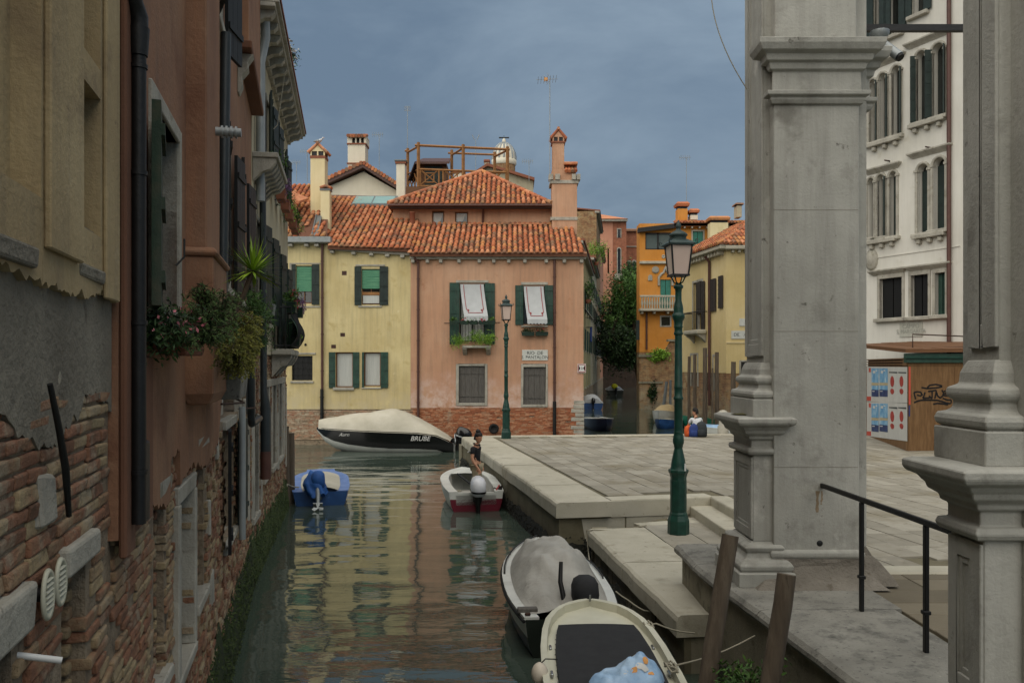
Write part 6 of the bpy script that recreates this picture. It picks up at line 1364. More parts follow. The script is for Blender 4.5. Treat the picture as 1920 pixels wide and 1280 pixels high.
prof = [(-w - .12, -.5), (-w - .12, .2 * ht), (-w * .75, .45 * ht), (-w * .35, .55 * ht), (-w * .2, .75 * ht), (0, ht), (w * .2, .75 * ht), (w * .35, .55 * ht), (w * .75, .45 * ht), (w + .12, .2 * ht), (w + .12, -.5)]
m.tube([(c + x, -.05, q[3] + z) for x, z in prof], .11, 5); m.build('gothic_arch', 'stone_white', wn)
MB().box(O.u(1199), -.25, O.z(495), O.u(1280), .0, O.z(490)).build('string_course', 'stone_kerb', O.t, .03); MB().lathe([(.3, 0), (.3, .06), (.2, .08), (.0, .08)], 12).xf(TR(O.u(1229), 0, O.z(506)) @ rotm('X', PI / 2)).build('medallion', 'stone_white', O.t)
MB().sheet([(O.u(1215), O.z(526)), (O.u(1223), O.z(526)), (O.u(1223), O.z(519))] + [(O.u(1219) + .175 * math.cos(a), O.z(519) + .175 * math.sin(a)) for a in [PI * i / 6 for i in range(1, 6)]] + [(O.u(1215), O.z(519))], -.08, 0).build('plaque', 'stone_white', O.t)
for px in (1244, 1252): MB().lathe([(.14, 0), (.16, .04), (.1, .05), (.08, .01), (0, .01)], 12).xf(TR(O.u(px), 0, O.z(481)) @ rotm('X', PI / 2)).build('round_vent', 'stone_white', O.t)
MB().box(O.u(1197), -.9, O.z(584), O.u(1280), 0, O.z(579.5)).build('balcony_floor', 'stone_kerb', O.t, .02); bl = MB().box(O.u(1197), -.9, O.z(558.5), O.u(1280), -.72, O.z(555)).build('balustrade', 'stone_kerb', O.t, .02)
for i in range(17):
    px = 1201 + i * 4.7; MB().lathe([(.06, O.z(579)), (.05, O.z(575)), (.095, O.z(570)), (.05, O.z(563)), (.06, O.z(559))], 8, (O.u(px), -.81, 0)).build('baluster', 'stone_kerb', bl)
for px in (1202, 1225, 1250): MB().box(O.u(px - 2), -.7, O.z(589), O.u(px + 2), 0, O.z(584.2)).build('balcony_bracket', 'stone_kerb', O.t, .03)
q = oh['sm']; fr = MB(); fr.box(q[0] - .12, -.05, q[2] - .12, q[0], .1, q[3] + .12); fr.box(q[1], -.05, q[2] - .12, q[1] + .12, .1, q[3] + .12); fr.box(q[0], -.05, q[3], q[1], .1, q[3] + .12); fr.box(q[0], -.05, q[2] - .12, q[1], .1, q[2]); wn = fr.build('window', 'stone_white', O.t); MB().box(q[0], .1, q[2], q[1], .12, q[3]).build('pane', 'window_glass', wn)
pipe(O, 1212, 586, 655, .08, 'pipe_brown', .12, 2); MB().box(O.u(1193), -.06, O.z(637), O.u(1199), .3, O.z(600)).build('shutter', 'shutter_dark', O.t)
m = MB(); quad_slab(m, [(O.u(1262), -.5, O.z(419)), (O.u(1460), -.5, O.z(419)), (O.u(1460), 5, O.z(400)), (O.u(1316), 5, O.z(400))], .3); rf_o = m.build('roof', 'tile_bed', O.t)
evo = Vector((0, 5.5, O.z(400) - O.z(419))).normalized(); eno = Vector((1, 0, 0)).cross(evo); m = MB()
for i in range(34):
    u = O.u(1264) + i * .27; L_ = 5.9 if u > O.u(1318) else 5.9 * (u - O.u(1262)) / (O.u(1318) - O.u(1262)); p = Vector((u, -.55, O.z(419) + .05))
    b = 0
    while b < L_: m.tube([p + evo * b + eno * .03, p + evo * (b + .5)], [.12, .09], 6, r=R(0, 1)); b += .45
m.build('roof_tiles', 'tile', rf_o, stuff=True)
MB().box(O.u(1262), -.5, O.z(426), O.u(1460), 0, O.z(420)).build('cornice', 'plaster_house_orange', O.t, .03)
for px in range(1268, 1400, 14): MB().box(O.u(px - 1.3), -.45, O.z(429), O.u(px + 1.3), 0, O.z(426.2)).build('eaves_bracket', 'stone_white', O.t)
for x0, x1, yb_, yt, mt, cap in ((1273, 1292, 420, 389, 'plaster_house_orange', 376), (1297, 1311, 410, 401, 'plaster_chimney_white', 389), (1324, 1357, 470, 423, 'plaster_chimney_cream', 411), (1385, 1394, 405, 383, 'plaster_far_cream', 378)):
    dd = -1.5 if x0 == 1324 else .5
    MB().box(O.u(x0), dd, O.z(yb_), O.u(x1), dd + 1, O.z(yt)).build('chimney', mt, O.t, .02); m = MB(); m.box(O.u(x0 + 1), dd + .1, O.z(yt), O.u(x1 - 1), dd + .9, O.z(yt) + .25); m.build('flue', 'window_dark', O.t)
    MB().loft([[(O.u(x0) - o, dd - o, z), (O.u(x1) + o, dd - o, z), (O.u(x1) + o, dd + 1 + o, z), (O.u(x0) - o, dd + 1 + o, z)] for o, z in ((.1, O.z(yt) + .2), (.15, O.z(cap) - .15), (.0, O.z(cap)))], True, False).build('chimney_cap', 'tile', O.t)
# garden wall and its ivy in front of the orange house
GW = Fac('garden_wall', 'old brick garden wall with ivy rising from the side canal', 66, 1240, 'wall')
m = MB(); m.sheet([(GW.u(1199), -1), (GW.u(1300), -1), (GW.u(1300), GW.z(640)), (GW.u(1258), GW.z(640)), (GW.u(1240), GW.z(668)), (GW.u(1199), GW.z(664))], 0, .5); m.build('wall', 'brick_far', GW.t)
MB().box(GW.u(1197), -.1, GW.z(718.5), GW.u(1243), 0, GW.z(715)).build('string_course', 'stone_wall', GW.t); MB().box(GW.u(1197), -.15, GW.z(669), GW.u(1240), .6, GW.z(663.9)).build('coping', 'stone_wall', GW.t); MB().box(GW.u(1252), -.15, GW.z(640), GW.u(1302), .6, GW.z(636)).build('coping', 'stone_wall', GW.t)
iv = thing('ivy', 'light green ivy over the garden wall below the orange house', 'plant', (X_(1232, 66), 66, Z_(672, 66))); f = MB(); leaves(f, (0, -.15, .2), (.9, .25, .45), 900, .11, .8, 10); f.build('foliage', 'leaf_bright', iv)
iv = thing('ivy', 'dark green plant growing low on the garden wall', 'plant', (X_(1222, 66), 66, Z_(745, 66))); f = MB(); leaves(f, (0, -.1, .3), (.35, .12, .8), 400, .12, .8, 8); f.build('foliage', 'leaf_dark', iv)
# pale yellow corner house
YC = Vector((11.3, 45)); YE = Vector((10.4, 50.3)); dirv = (YC - YE).normalized(); Lf = (YC - YE).length
V = thing('pale_corner_house', 'pale yellow corner house with dark shutters behind the lamp post', 'house', (YE.x, YE.y, 0), math.atan2(dirv.y, dirv.x))
def vd(px): # along-wall coordinate from pixel column on the left face
    t_ = (px - CXP) / FPX; s = (t_ * YE.y - YE.x) / (dirv.x - t_ * dirv.y); return s
def vz(px, py): return Z_(py, YE.y + dirv.y * vd(px))
vh = [(vd(1300), vd(1308), vz(1304, 618), vz(1304, 530)), (vd(1309), vd(1317), vz(1310, 618), vz(1310, 528)), (vd(1296), vd(1300), 2.2, 4.0), (vd(1303), vd(1308), 2.2, 4.0), (vd(1325), vd(1331), 2.0, 3.9), (vd(1338), vd(1343), 2.0, 3.9)]
zt = 9.5
m = MB(); wall_holes(m, -1.2, Lf, 3.0, zt, [h for h in vh if h[3] > 4.5], .2, 0, back=9); wl_ = m.build('wall', 'plaster_pale_yellow', V)
lo_ = [h for h in vh if h[3] < 4.5]; m = MB(); wall_holes(m, -1.2, Lf - .01, -.6, 2.999, [(a, b, c, 3.0) for a, b, c, d in lo_], .2, .02, back=8.9); m.build('brick_base', 'brick_far', V)
for h in vh:
    wn = MB().box(h[0], .16, h[2], h[1], .18, h[3]).build('window', 'window_dark', V); MB().box(h[0] - .12, -.03, h[2], h[0], .1, h[3]).build('jamb', 'stone_white', wn); MB().box(h[1], -.03, h[2], h[1] + .12, .1, h[3]).build('jamb', 'stone_white', wn); MB().box(h[0] - .12, -.03, h[3], h[1] + .12, .1, h[3] + .12).build('lintel', 'stone_white', wn)
for x0, x1, ya, yb_ in ((1308, 1316, 530, 588), (1317, 1323, 528, 620), (1334, 1344, 524, 584), (1349, 1357, 518, 578)):
    a, b = vd(x0), vd(x1); z0, z1 = vz(x0, yb_), vz(x0, ya); m = MB(); w = (b - a) / 2
    for i in range(2): m.box(a + w * i + .01, -.09, z0, a + w * (i + 1) - .01, -.04, z1)
    for k in range(7): m.box(a, -.1, z0 + (z1 - z0) * k / 7, b, -.091, z0 + (z1 - z0) * k / 7 + .05)
    m.build('shutter', 'shutter_brown', V)
a, b = vd(1299), vd(1326); zb_ = vz(1312, 619); MB().box(a, -.6, zb_ - .25, b, 0, zb_).build('balcony_floor', 'stone_kerb', V, .06)
rl = MB(); rl.tube([(a, 0, zb_ + 1), (a, -.55, zb_ + 1), (b, -.55, zb_ + 1), (b, 0, zb_ + 1)], .03, 5); rl = rl.build('balcony_rail', 'iron_black', V)
for i in range(16): u = a + (b - a) * i / 15; MB().tube([(u, -.55, zb_), (u, -.55, zb_ + 1)], .014, 4).build('baluster', 'iron_black', rl)
for u in (a + .25, b - .25): MB().loft([[(u - .12, y, zb_ - .26 - dz), (u + .12, y, zb_ - .26 - dz), (u + .12, y, zb_ - .255), (u - .12, y, zb_ - .255)] for y, dz in ((-.5, .05), (-.2, .25), (-.02, .45))], True, False).build('balcony_bracket', 'stone_white', V)
MB().tube([(vd(1333), -.1, 1.2), (vd(1333), -.1, 9.1), (vd(1333), -.35, 9.4)], .08, 8).build('downpipe', 'pipe_brown', V)
# front face is turned to the bridge: separate sheet on the corner
fx = thing  # (front details are placed in world space relative to the corner)
def vf(px, py, off=.0): return Vector((X_(px, 45), 45 - off, Z_(py, 45)))
Fq = Matrix.Rotation(-math.atan2(dirv.y, dirv.x), 4, 'Z') @ TR(-YE.x, -YE.y, 0)
def front_part(nm, mt, x0, y0, x1, y1, o0, o1, par=V, bev=0): return MB().box(X_(x0, 45), 45 - o1, Z_(y1, 45), X_(x1, 45), 45 - o0, Z_(y0, 45)).xf(Fq).build(nm, mt, par, bev)
front_part('front_wall', 'plaster_pale_yellow', 1362, 469, 1480, 700, -8, .0); front_part('front_base', 'brick_far', 1362, 700.2, 1480, 830, -8, -.02); front_part('string_course', 'plaster_chimney_cream', 1362, 641, 1480, 643, 0, .05)
wn = front_part('window', 'stone_white', 1386, 675, 1412, 728, .0, .05); front_part('pane', 'window_dark', 1389, 678, 1409, 725, .051, .06, wn)
for i in range(5): front_part('grille_bar', 'iron_black', 1391 + i * 4, 678, 1391.8 + i * 4, 725, .06, .08, wn)
MB().box(-1.3, -.5, zt, Lf + .35, .05, zt + .22).build('cornice', 'stone_kerb', V, .03); front_part('cornice', 'stone_kerb', 1357, 462, 1480, 469, -.05, .45, V, .03)
u = -1.0
while u < Lf - .1: MB().box(u, -.32, zt - .22, u + .18, 0, zt - .002).build('eaves_bracket', 'stone_kerb', V); u += .42
for px in (1372, 1384, 1396): front_part('eaves_bracket', 'stone_kerb', px - 2, 469.2, px + 2, 474, 0, .3)
m = MB(); zr = zt + .23; hip = [Vector((-1.3, -.55, zr)), Vector((Lf + .4, -.55, zr)), Vector((Lf + .4, 8, zr)), Vector((-1.3, 8, zr))]
tp = [Vector((-1.3, 3.6, zr + 2.2)), Vector((Lf - 3, 3.6, zr + 2.2))]
m.add(hip + tp, [(0, 1, 5, 4), (1, 2, 5), (2, 3, 4, 5), (3, 0, 4)]); rv = m.build('roof', 'tile_bed', V)
m = MB(); evv = (Vector((0, 4.15, 2.2))).normalized()
for i in range(28):
    u = -1.2 + i * .25; p = Vector((u, -.6, zr + .03)); L_ = 4.6 if u < Lf - 3 else 4.6 * (Lf + .4 - u) / 3.4; b = 0
    while b < L_ - .1: m.tube([p + evv * b + Vector((0, 0, .03)), p + evv * (b + .48)], [.11, .085], 6, r=R(0, 1)); b += .42
evr = (Vector((-3.4, 0, 2.2))).normalized()
for i in range(30):
    y = -.45 + i * .25; p = Vector((Lf + .45, y, zr + .03)); L_ = 4.0 * min(1, (y + .55) / 4.15 if y < 3.6 else (8 - y) / 4.4); b = 0
    while b < L_ - .1: m.tube([p + evr * b + Vector((0, 0, .03)), p + evr * (b + .48)], [.11, .085], 6, r=R(0, 1)); b += .42
m.build('roof_tiles', 'tile', rv, stuff=True)
for nm, lb, x0, y0, x1, y1, tx in (('name_plate', 'blank upper white plate on the pale corner house, beside the stone pier', 1386, 597, 1412, 611, None), ('name_plate', 'worn lower white plate with broken letters on the pale corner house', 1371, 620, 1415, 635, 'DE   .CA')):
    xa, xb, za_, zb_ = X_(x0, 45), X_(x1, 45), Z_(y1, 45), Z_(y0, 45); t = thing(nm, lb, 'sign', (xa, 45 - .01, za_)); MB().box(0, -.03, 0, xb - xa, 0, zb_ - za_).build('plate', 'marble_sign', t)
    if tx: link('lettering', text_mesh(tx, .24, 'lettering_grey', .003, align='LEFT'), t, (.12, -.034, (zb_ - za_) / 2), (PI / 2, 0, 0))
# mooring posts there
for i, (px, yt, d, r, lb) in enumerate(((1292, 668, 46.5, .09, 'brown mooring post left of the sitting person'), (1303, 664, 46, .1, 'second brown mooring post, just right of the first'), (1322, 652, 44.5, .13, 'thick grey mooring post in front of the pale corner house'), (1344, 660, 44, .12, 'grey mooring post by the downpipe of the pale corner house'), (1336, 690, 43.6, .06, 'thin dark stake by the pale corner house'), (1375, 678, 43, .14, 'grey stone coloured post beside the pier pedestal'), (1250, 715, 60, .12, 'bluish leaning post by the garden wall'), (1257, 712, 60, .1, 'straight bluish post by the garden wall'))):
    m = MB(); zt_ = Z_(yt, d); m.tube([((.35 if i == 6 else .0) * (f / 5 - 1) + R(-.01, .01), 0, -.6 + (zt_ + .6) * f / 5) for f in range(6)], [r * (1 - .03 * f) for f in range(6)], 9)
    tag(m.build('mooring_post', 'wood_pole' if i not in (6, 7) else 'lead', loc=(X_(px, d), d, 0)), lb, 'post', 'mooring posts on the side canal')
bk = thing('stone_bollard', 'white stone bollard at the right end of the far quay edge', 'bollard', (X_(1357, 30.5), 30.6, ZC)); m = MB(); m.lathe([(.2, 0), (.2, .25), (.15, .3), (.16, .62), (.2, .66), (.2, .74), (.1, .82), (.02, .84)], 14); m.build('post', 'stone_white', bk)
# ---------------------------------------------------------------- lamp posts
def lamp_post(label, loc, sc):
    t = thing('street_lamp', label, 'lamp', loc, math.radians(8), 'green cast iron lamp posts'); t.scale = (sc, sc, sc)
    k = 1 / 114.5
    def pr(lst): return [(w / 2 * k, (999 - y) * k) for y, w in lst]
    m = MB(); m.lathe(pr([(999, 41), (998, 41), (974, 40.5), (970, 38), (964, 34), (960, 33)]), 8, smooth=False, ph=PI / 8); m.build('plinth', 'lamp_green', t, .006)
    m = MB(); m.lathe(pr([(961, 33), (958, 30.5), (893, 30), (890, 32), (887, 33), (884, 37), (880, 38), (878, 36)]), 8, smooth=False, ph=PI / 8); bs = m.build('base', 'lamp_green', t, .004)
    for i in range(8):
        a = PI / 4 * i; MB().box(-.04, .121, .38, .04, .128, .88, M=rotm('Z', a)).build('base_panel', 'lamp_green', bs, .004)
    m = MB(); m.lathe(pr([(878, 31), (874, 28), (868, 27), (862, 25), (850, 20), (842, 16.5), (838, 15), (836, 17), (833, 17), (830, 20), (824, 21), (816, 19), (811, 16), (809, 18), (807, 16)]), 20); m.build('bulb', 'lamp_green', t)
    m = MB(); m.lathe(pr([(807, 15.5), (749, 15.5), (747, 18.5), (744, 18.5), (742, 15.5), (727, 15), (725, 17), (723, 15), (628, 13.5)]), 16); m.build('shaft', 'lamp_green', t)
    m = MB(); m.lathe(pr([(628, 13.5), (626, 17), (623, 17), (621, 15), (614, 15), (612, 18), (610, 16), (601, 17), (597, 21), (593, 24), (589, 24), (587, 19), (584, 18), (578, 18.5), (572, 16.5), (562, 12), (548, 12), (541, 13), (539, 18), (535, 18), (533, 14), (530, 9)]), 18); m.build('capital', 'lamp_green', t)
    # lantern: four tapering panes
    zb, zt_ = (999 - 514) * k, (999 - 461) * k; hb, ht = 14.5 * k, 19.5 * k
    for sx, sy in ((1, 1), (1, -1), (-1, -1), (-1, 1)):
        MB().tube([(0, 0, (999 - 531) * k), (sx * 6 * k, sy * 6 * k, (999 - 529) * k), (sx * 9 * k, sy * 9 * k, (999 - 521) * k), (sx * 13 * k, sy * 13 * k, zb)], .012, 6).build('bracket', 'lamp_green', t)
    m = MB(); m.box(-hb - .02, -hb - .02, zb - .03, hb + .02, hb + .02, zb); m.box(-ht - .02, -ht - .02, zt_, ht + .02, ht + .02, zt_ + .04)
    for sx in (-1, 1):
        for sy in (-1, 1): m.tube([(sx * hb, sy * hb, zb), (sx * ht, sy * ht, zt_)], .017, 4, False)
    lf = m.build('lantern_frame', 'iron_black', t)
    for i in range(4):
        MB().add([(-hb + .012, -hb, zb), (hb - .012, -hb, zb), (ht - .012, -ht, zt_), (-ht + .012, -ht, zt_), (-hb + .012, -hb + .006, zb), (hb - .012, -hb + .006, zb), (ht - .012, -ht + .006, zt_), (-ht + .012, -ht + .006, zt_)], [(0, 1, 2, 3), (7, 6, 5, 4)]).xf(rotm('Z', PI / 2 * i)).build('pane', 'lamp_glass', lf)
        MB().tube([(ht + .02, 0, zt_ + .02), (ht + .07, 0, zt_ + .03), (ht + .085, 0, zt_ + .075), (ht + .06, 0, zt_ + .10), (ht + .04, 0, zt_ + .075), (ht + .055, 0, zt_ + .06)], .009, 5).xf(rotm('Z', PI / 2 * i + PI / 4) @ TR(.09, 0, 0)).build('scroll', 'lamp_cap', lf)
    m = MB(); q = 2 ** .5
    m.loft([[(r * math.cos(PI / 4 + PI / 2 * j), r * math.sin(PI / 4 + PI / 2 * j), (999 - y) * k) for j in range(4)] for y, r in ((460, 24.5 * k * q), (457, 25 * k * q), (453, 20 * k * q), (450, 15 * k * q), (449, 14 * k * q))], True, False)
    m.lathe(pr([(450, 30), (446, 29), (443, 30), (441, 35), (438, 33), (434, 22), (431, 10), (428, 7), (426, 10), (423, 11), (419, 8), (415, 4), (412, 2)]), 16); m.build('cap', 'lamp_cap', t)
    return t
d1 = 1600 / 114.5
lp = lamp_post('near green lamp post on the low landing, white sticker on its base', (X_(1272, d1), d1, ZT), 1.0)
MB().box(.05, -.155, 1.04, .075, -.146, 1.16).build('sticker', 'paint_white', lp)
lamp_post('far green lamp post at the tip of the quay before the pink house', (X_(949, 28.4), 28.4, ZC), .935)
# ---------------------------------------------------------------- foreground posts
for (p0, p1, r, lb) in (((1370, 1003, 7.6), (1318, 1330, 7.4), .083, 'taller leaning timber post in front of the platform ledge'), ((1475, 1076, 6.7), (1436, 1330, 6.6), .080, 'shorter leaning timber post at the foot of the platform')):
    a = WP(p0[0], p0[1], p0[2]); b = WP(p1[0], p1[1], p1[2]); dv = (b - a).normalized(); c = a + dv * ((a.z + .5) / -dv.z)
    m = MB(); n = 10; m.tube([c + (a - c) * f / n + Vector((R(-.006, .006), R(-.006, .006), 0)) for f in range(n + 1)], [r * (1.02 - .12 * f / n) for f in range(n + 1)], 12); m.xf(TR(-c.x, -c.y, 0)); tag(m.build('timber_post', 'wood_pole', loc=(c.x, c.y, 0)), lb, 'post', 'timber posts by the platform')
wd2 = thing('wall_weed', 'green weeds growing from the platform wall between the timber posts', 'plant', tuple(WP(1395, 1290, 6.9)))
f = MB(); leaves(f, (0, 0, .0), (.22, .35, .16), 700, .03, .7, 12); leaves(f, (.18, -.2, .05), (.15, .2, .18), 400, .03, .7, 8); f.build('foliage', 'leaf_mid', wd2)
s = MB()
for i in range(16): s.tube([(R(.1, .3), R(-.3, .3), -.1), (R(-.2, .2), R(-.3, .3), R(-.05, .18))], .004, 4)
s.build('stems', 'bark', wd2)
# ---------------------------------------------------------------- boats
def prof_v(v): return 1 - .10 * v - .12 * v ** 2 - .78 * v ** 6
def shell(mb, secs, v0, v1, nv=6, out=0, smooth=True):
    """hull strip: secs = (y, halfwidth, gunwale z, keel z); v from gunwale 0 to keel 1, both sides"""
    for s in (-1, 1):
        rings = [[(s * (w + out) * prof_v(v0 + (v1 - v0) * k / nv), y, zg + (zk - zg) * (v0 + (v1 - v0) * k / nv)) for k in range(nv + 1)] for y, w, zg, zk in secs]
        if s < 0: rings = [r[::-1] for r in rings]
        mb.loft(rings, False, smooth, False)
    return mb
def transom(mb, sec, v0, v1, nv=6):
    y, w, zg, zk = sec; L_ = [(-(w) * prof_v(v0 + (v1 - v0) * k / nv), y, zg + (zk - zg) * (v0 + (v1 - v0) * k / nv)) for k in range(nv + 1)]
    return mb.add(L_ + [(-p[0], p[1], p[2]) for p in L_[::-1]], [tuple(range(2 * nv + 2))])
def secs_of(L_, W_, H, Hb, full=.45, blunt=.0, n=12, keel=-.25, stern=.9):
    out = []
    for i in range(n + 1):
        f = i / n; w = (W_ / 2) * (stern + (1 - stern) * math.sin(PI / 2 * min(1, f / .35)) if f < .35 else 1)
        if f > full: q = (f - full) / (1 - full); w *= max(blunt, (1 - q ** 2.2) ** .75)
        if i == n and not blunt: w = .015
        out.append((L_ * f, w, H + (Hb - H) * f ** 1.8, keel + (Hb * .5 - keel) * max(0, (f - .7) / .3) ** 2))
    return out
def gunwale(mb, secs, wid, h=.03, dz=0):
    """flat rim running round the top of the hull"""
    for s in (-1, 1):
        rings = []
        for y, w, zg, zk in secs:
            wi = max(w - wid, .0); rings.append([(s * (w + .015), y, zg + dz), (s * (w + .015), y, zg + dz + h), (s * wi, y - (.0 if w > wid else 0), zg + dz + h), (s * wi, y, zg + dz)])
        if s < 0: rings = [r[::-1] for r in rings]
        mb.loft(rings, True, False)
    return mb
def deck(mb, secs, dz, inset=0, y0=None, y1=None):
    ss = [q for q in secs if (y0 is None or q[0] >= y0 - 1e-6) and (y1 is None or q[0] <= y1 + 1e-6)]
    rings = [[(-max(.004, w - inset), y, zg + dz), (0, y, zg + dz + .02), (max(.004, w - inset), y, zg + dz)] for y, w, zg, zk in ss]
    return mb.loft(rings, False, False, False)
def outboard(parent, x, y, z, sc, cowl, tilt=0, leg='iron_black', rz=0, prop=True, band=None):
    M = TR(x, y, z) @ rotm('Z', rz) @ rotm('X', tilt) @ Matrix.Scale(sc, 4)
    m = MB(); rg = []
    for zz, a, b, oy in ((.0, .10, .17, .0), (.04, .15, .24, -.01), (.16, .17, .27, -.02), (.30, .165, .26, -.01), (.38, .13, .21, .02), (.42, .06, .12, .03)): rg.append([(a * math.copysign(abs(math.cos(t)) ** .7, math.cos(t)), oy - .05 + b * math.copysign(abs(math.sin(t)) ** .7, math.sin(t)), zz) for t in [2 * PI * k / 16 for k in range(16)]])
    m.loft(rg); o = m.xf(M).build('outboard_motor', cowl, parent)
    if band: MB().loft([[(.172 * math.copysign(abs(math.cos(t)) ** .7, math.cos(t)), -.065 + .275 * math.copysign(abs(math.sin(t)) ** .7, math.sin(t)), zz) for t in [2 * PI * k / 16 for k in range(16)]] for zz in (.09, .13)], False, True).xf(M).build('stripe', band, o)
    m = MB(); m.loft([[(a * math.cos(t), -.04 + b * math.sin(t), zz) for t in [2 * PI * k / 12 for k in range(12)]] for zz, a, b in ((.01, .1, .17), (-.1, .085, .14), (-.2, .06, .10), (-.55, .035, .09), (-.62, .04, .12))]); m.box(-.11, -.16, -.52, .11, .1, -.50); m.box(-.09, .06, -.16, .09, .2, -.02); m.loft([[(r * math.cos(t), yy, -.66 + r * math.sin(t)) for t in [2 * PI * k / 10 for k in range(10)]] for yy, r in ((-.2, .03), (-.1, .055), (.06, .055), (.16, .015))])
    m.xf(M).build('motor_leg', leg, o)
    if prop:
        m = MB()
        for i in range(3):
            m.add([Vector(p) for p in ((-.02, -.16, -.0), (.05, -.17, .07), (.02, -.19, .15), (-.05, -.18, .12))], [(0, 1, 2, 3)]); 
            m.xf(rotm('Y', 2 * PI / 3), 0) if i < 2 else None
        m.xf(M @ TR(0, -.04, -.66)).build('propeller', 'zinc', o)
    return o
def rope(label, pts, r=.012, mt='rope'):
    P = [Vector(p) for p in pts]; Q = []
    for i in range(len(P) - 1):
        for k in range(5):
            f = k / 5; Q.append(P[i].lerp(P[i + 1], f) + Vector((0, 0, -.04 * math.sin(PI * f) * min(1, (P[i + 1] - P[i]).length))))
    Q.append(P[-1]); return tag(MB().tube(Q, r, 5).build('mooring_rope', mt), label, 'rope')
# 1 covered speedboat, bow to the left
t = thing('covered_speedboat', 'black and white speedboat under a beige cover, moored at the yellow house', 'boat', (-2.28, 34.25, 0), PI / 2)
S1 = []
for f, w, zg, zk in ((0, .92, .30, -.25), (.04, .95, .46, -.25), (.12, .98, .66, -.25), (.25, 1.0, .76, -.25), (.45, 1.0, .80, -.25), (.6, .98, .83, -.22), (.75, .84, .86, -.12), (.86, .62, .88, .06), (.94, .36, .89, .35), (1.0, .04, .90, .80)): S1.append((5.55 * f, w, zg, zk))
def split(y): return .62 - .18 * max(0, (y / 5.55 - .45)) + (.12 if y < .3 else 0)
m = MB()
for s in (-1, 1):
    up, lo = [], []
    for y, w, zg, zk in S1:
        vs_ = split(y); up.append([(s * w * prof_v(vs_ * k / 5), y, zg + (zk - zg) * vs_ * k / 5) for k in range(6)]); lo.append([(s * w * prof_v(vs_ + (1 - vs_) * k / 5), y, zg + (zk - zg) * (vs_ + (1 - vs_) * k / 5)) for k in range(6)])
    if s < 0: up = [r[::-1] for r in up]; lo = [r[::-1] for r in lo]
    m.loft(up, False, True, False); 
    if s < 0: low = MB()
    low.loft(lo, False, True, False)
h1 = m.build('hull', 'gel_black', t); low.build('hull_bottom', 'gel_white', t); transom(MB(), S1[0], 0, 1).build('transom', 'gel_white', t)
gunwale(MB(), S1, .12, .025).build('rub_rail', 'gel_black', t)
cov = MB(); rg = []
ridge = [(.02, .34), (.06, .60), (.16, .98), (.27, 1.30), (.35, 1.54), (.42, 1.66), (.47, 1.66), (.55, 1.58), (.7, 1.48), (.82, 1.40), (.93, 1.28), (.985, 1.2)]
def interp(tab, x):
    for (a, b), (c, d) in zip(tab, tab[1:]):
        if a <= x <= c: return b + (d - b) * (x - a) / (c - a)
    return tab[0][1] if x < tab[0][0] else tab[-1][1]
for i in range(30):
    f = .03 + .955 * i / 29; y = 5.55 * f; w = interp([(q[0], q[1]) for q in S1], y); zg = interp([(q[0], q[2]) for q in S1], y); zr = interp(ridge, f); ring = []
    for k in range(17):
        a = k / 16 * 2 - 1; x = a * (w + .02); sh = (1 - abs(a) ** 2.6); wr = .018 * MN.noise(Vector((a * 4, y * 3, 2))) + .02 * math.sin(y * 5 + a * 3) * (1 - abs(a))
        base = zg + .30 * min(1, (1 - abs(a)) * 12) * min(1, (zr - zg) * 1.6)
        ring.append((x, y, max(base, zg + (zr - zg) * sh ** .8) + wr if abs(a) < 1 else zg - .02))
    rg.append(ring)
cov.loft(rg, False, True, False); cv = cov.build('cover', 'tarp_beige', t)
MB().add(rg[-1] + [(0, rg[-1][0][1], .85)], [tuple(range(18))]).build('cover_front', 'tarp_beige', cv)
outboard(t, .1, -.18, .42, 1.25, 'gel_black', .35, band='zinc')
MB().tube([(.25 * math.cos(a) + -.55, -.03, .52 + .22 * math.sin(a)) for a in [2 * PI * k / 16 for k in range(17)]], .018, 6).build('swim_rail', 'chrome', t)
for f in (.62, .18):
    w = interp([(q[0], q[1]) for q in S1], 5.55 * f) + .05; fd = MB().tube([(w, 5.55 * f - .42, .40), (w, 5.55 * f - .36, .40), (w, 5.55 * f + .30, .40), (w, 5.55 * f + .36, .40)], [.03, .1, .1, .03], 10).build('fender', 'gel_black', t)
    for dy in (-.33, .3): MB().tube([(w, 5.55 * f + dy, .45), (w - .06, 5.55 * f + dy * .85, .82)], .012, 5).build('fender_line', 'rope', fd)
# lettering on the canal side: that side is local -x? the hull is turned, so its visible side is local +x... placed on both facing sides
def hull_text(body, f, z, size, mt, shear=.3):
    y = 5.55 * f; w = interp([(q[0], q[1]) for q in S1], y); wt = interp([(q[0], q[1]) for q in S1], y + .4) - interp([(q[0], q[1]) for q in S1], y - .4); o = link('lettering', text_mesh(body, size, mt, .002, shear), t, (-(w + (.02 if f < .5 else .05)), y, z)); o.rotation_euler = (math.radians(90), 0, math.radians(-90) - math.atan2(wt, .8)); return o
LT = [hull_text('Aurora', .76, .70, .19, 'paint_white', .5), hull_text('BRUBE', .235, .55, .26, 'paint_white', .3)]
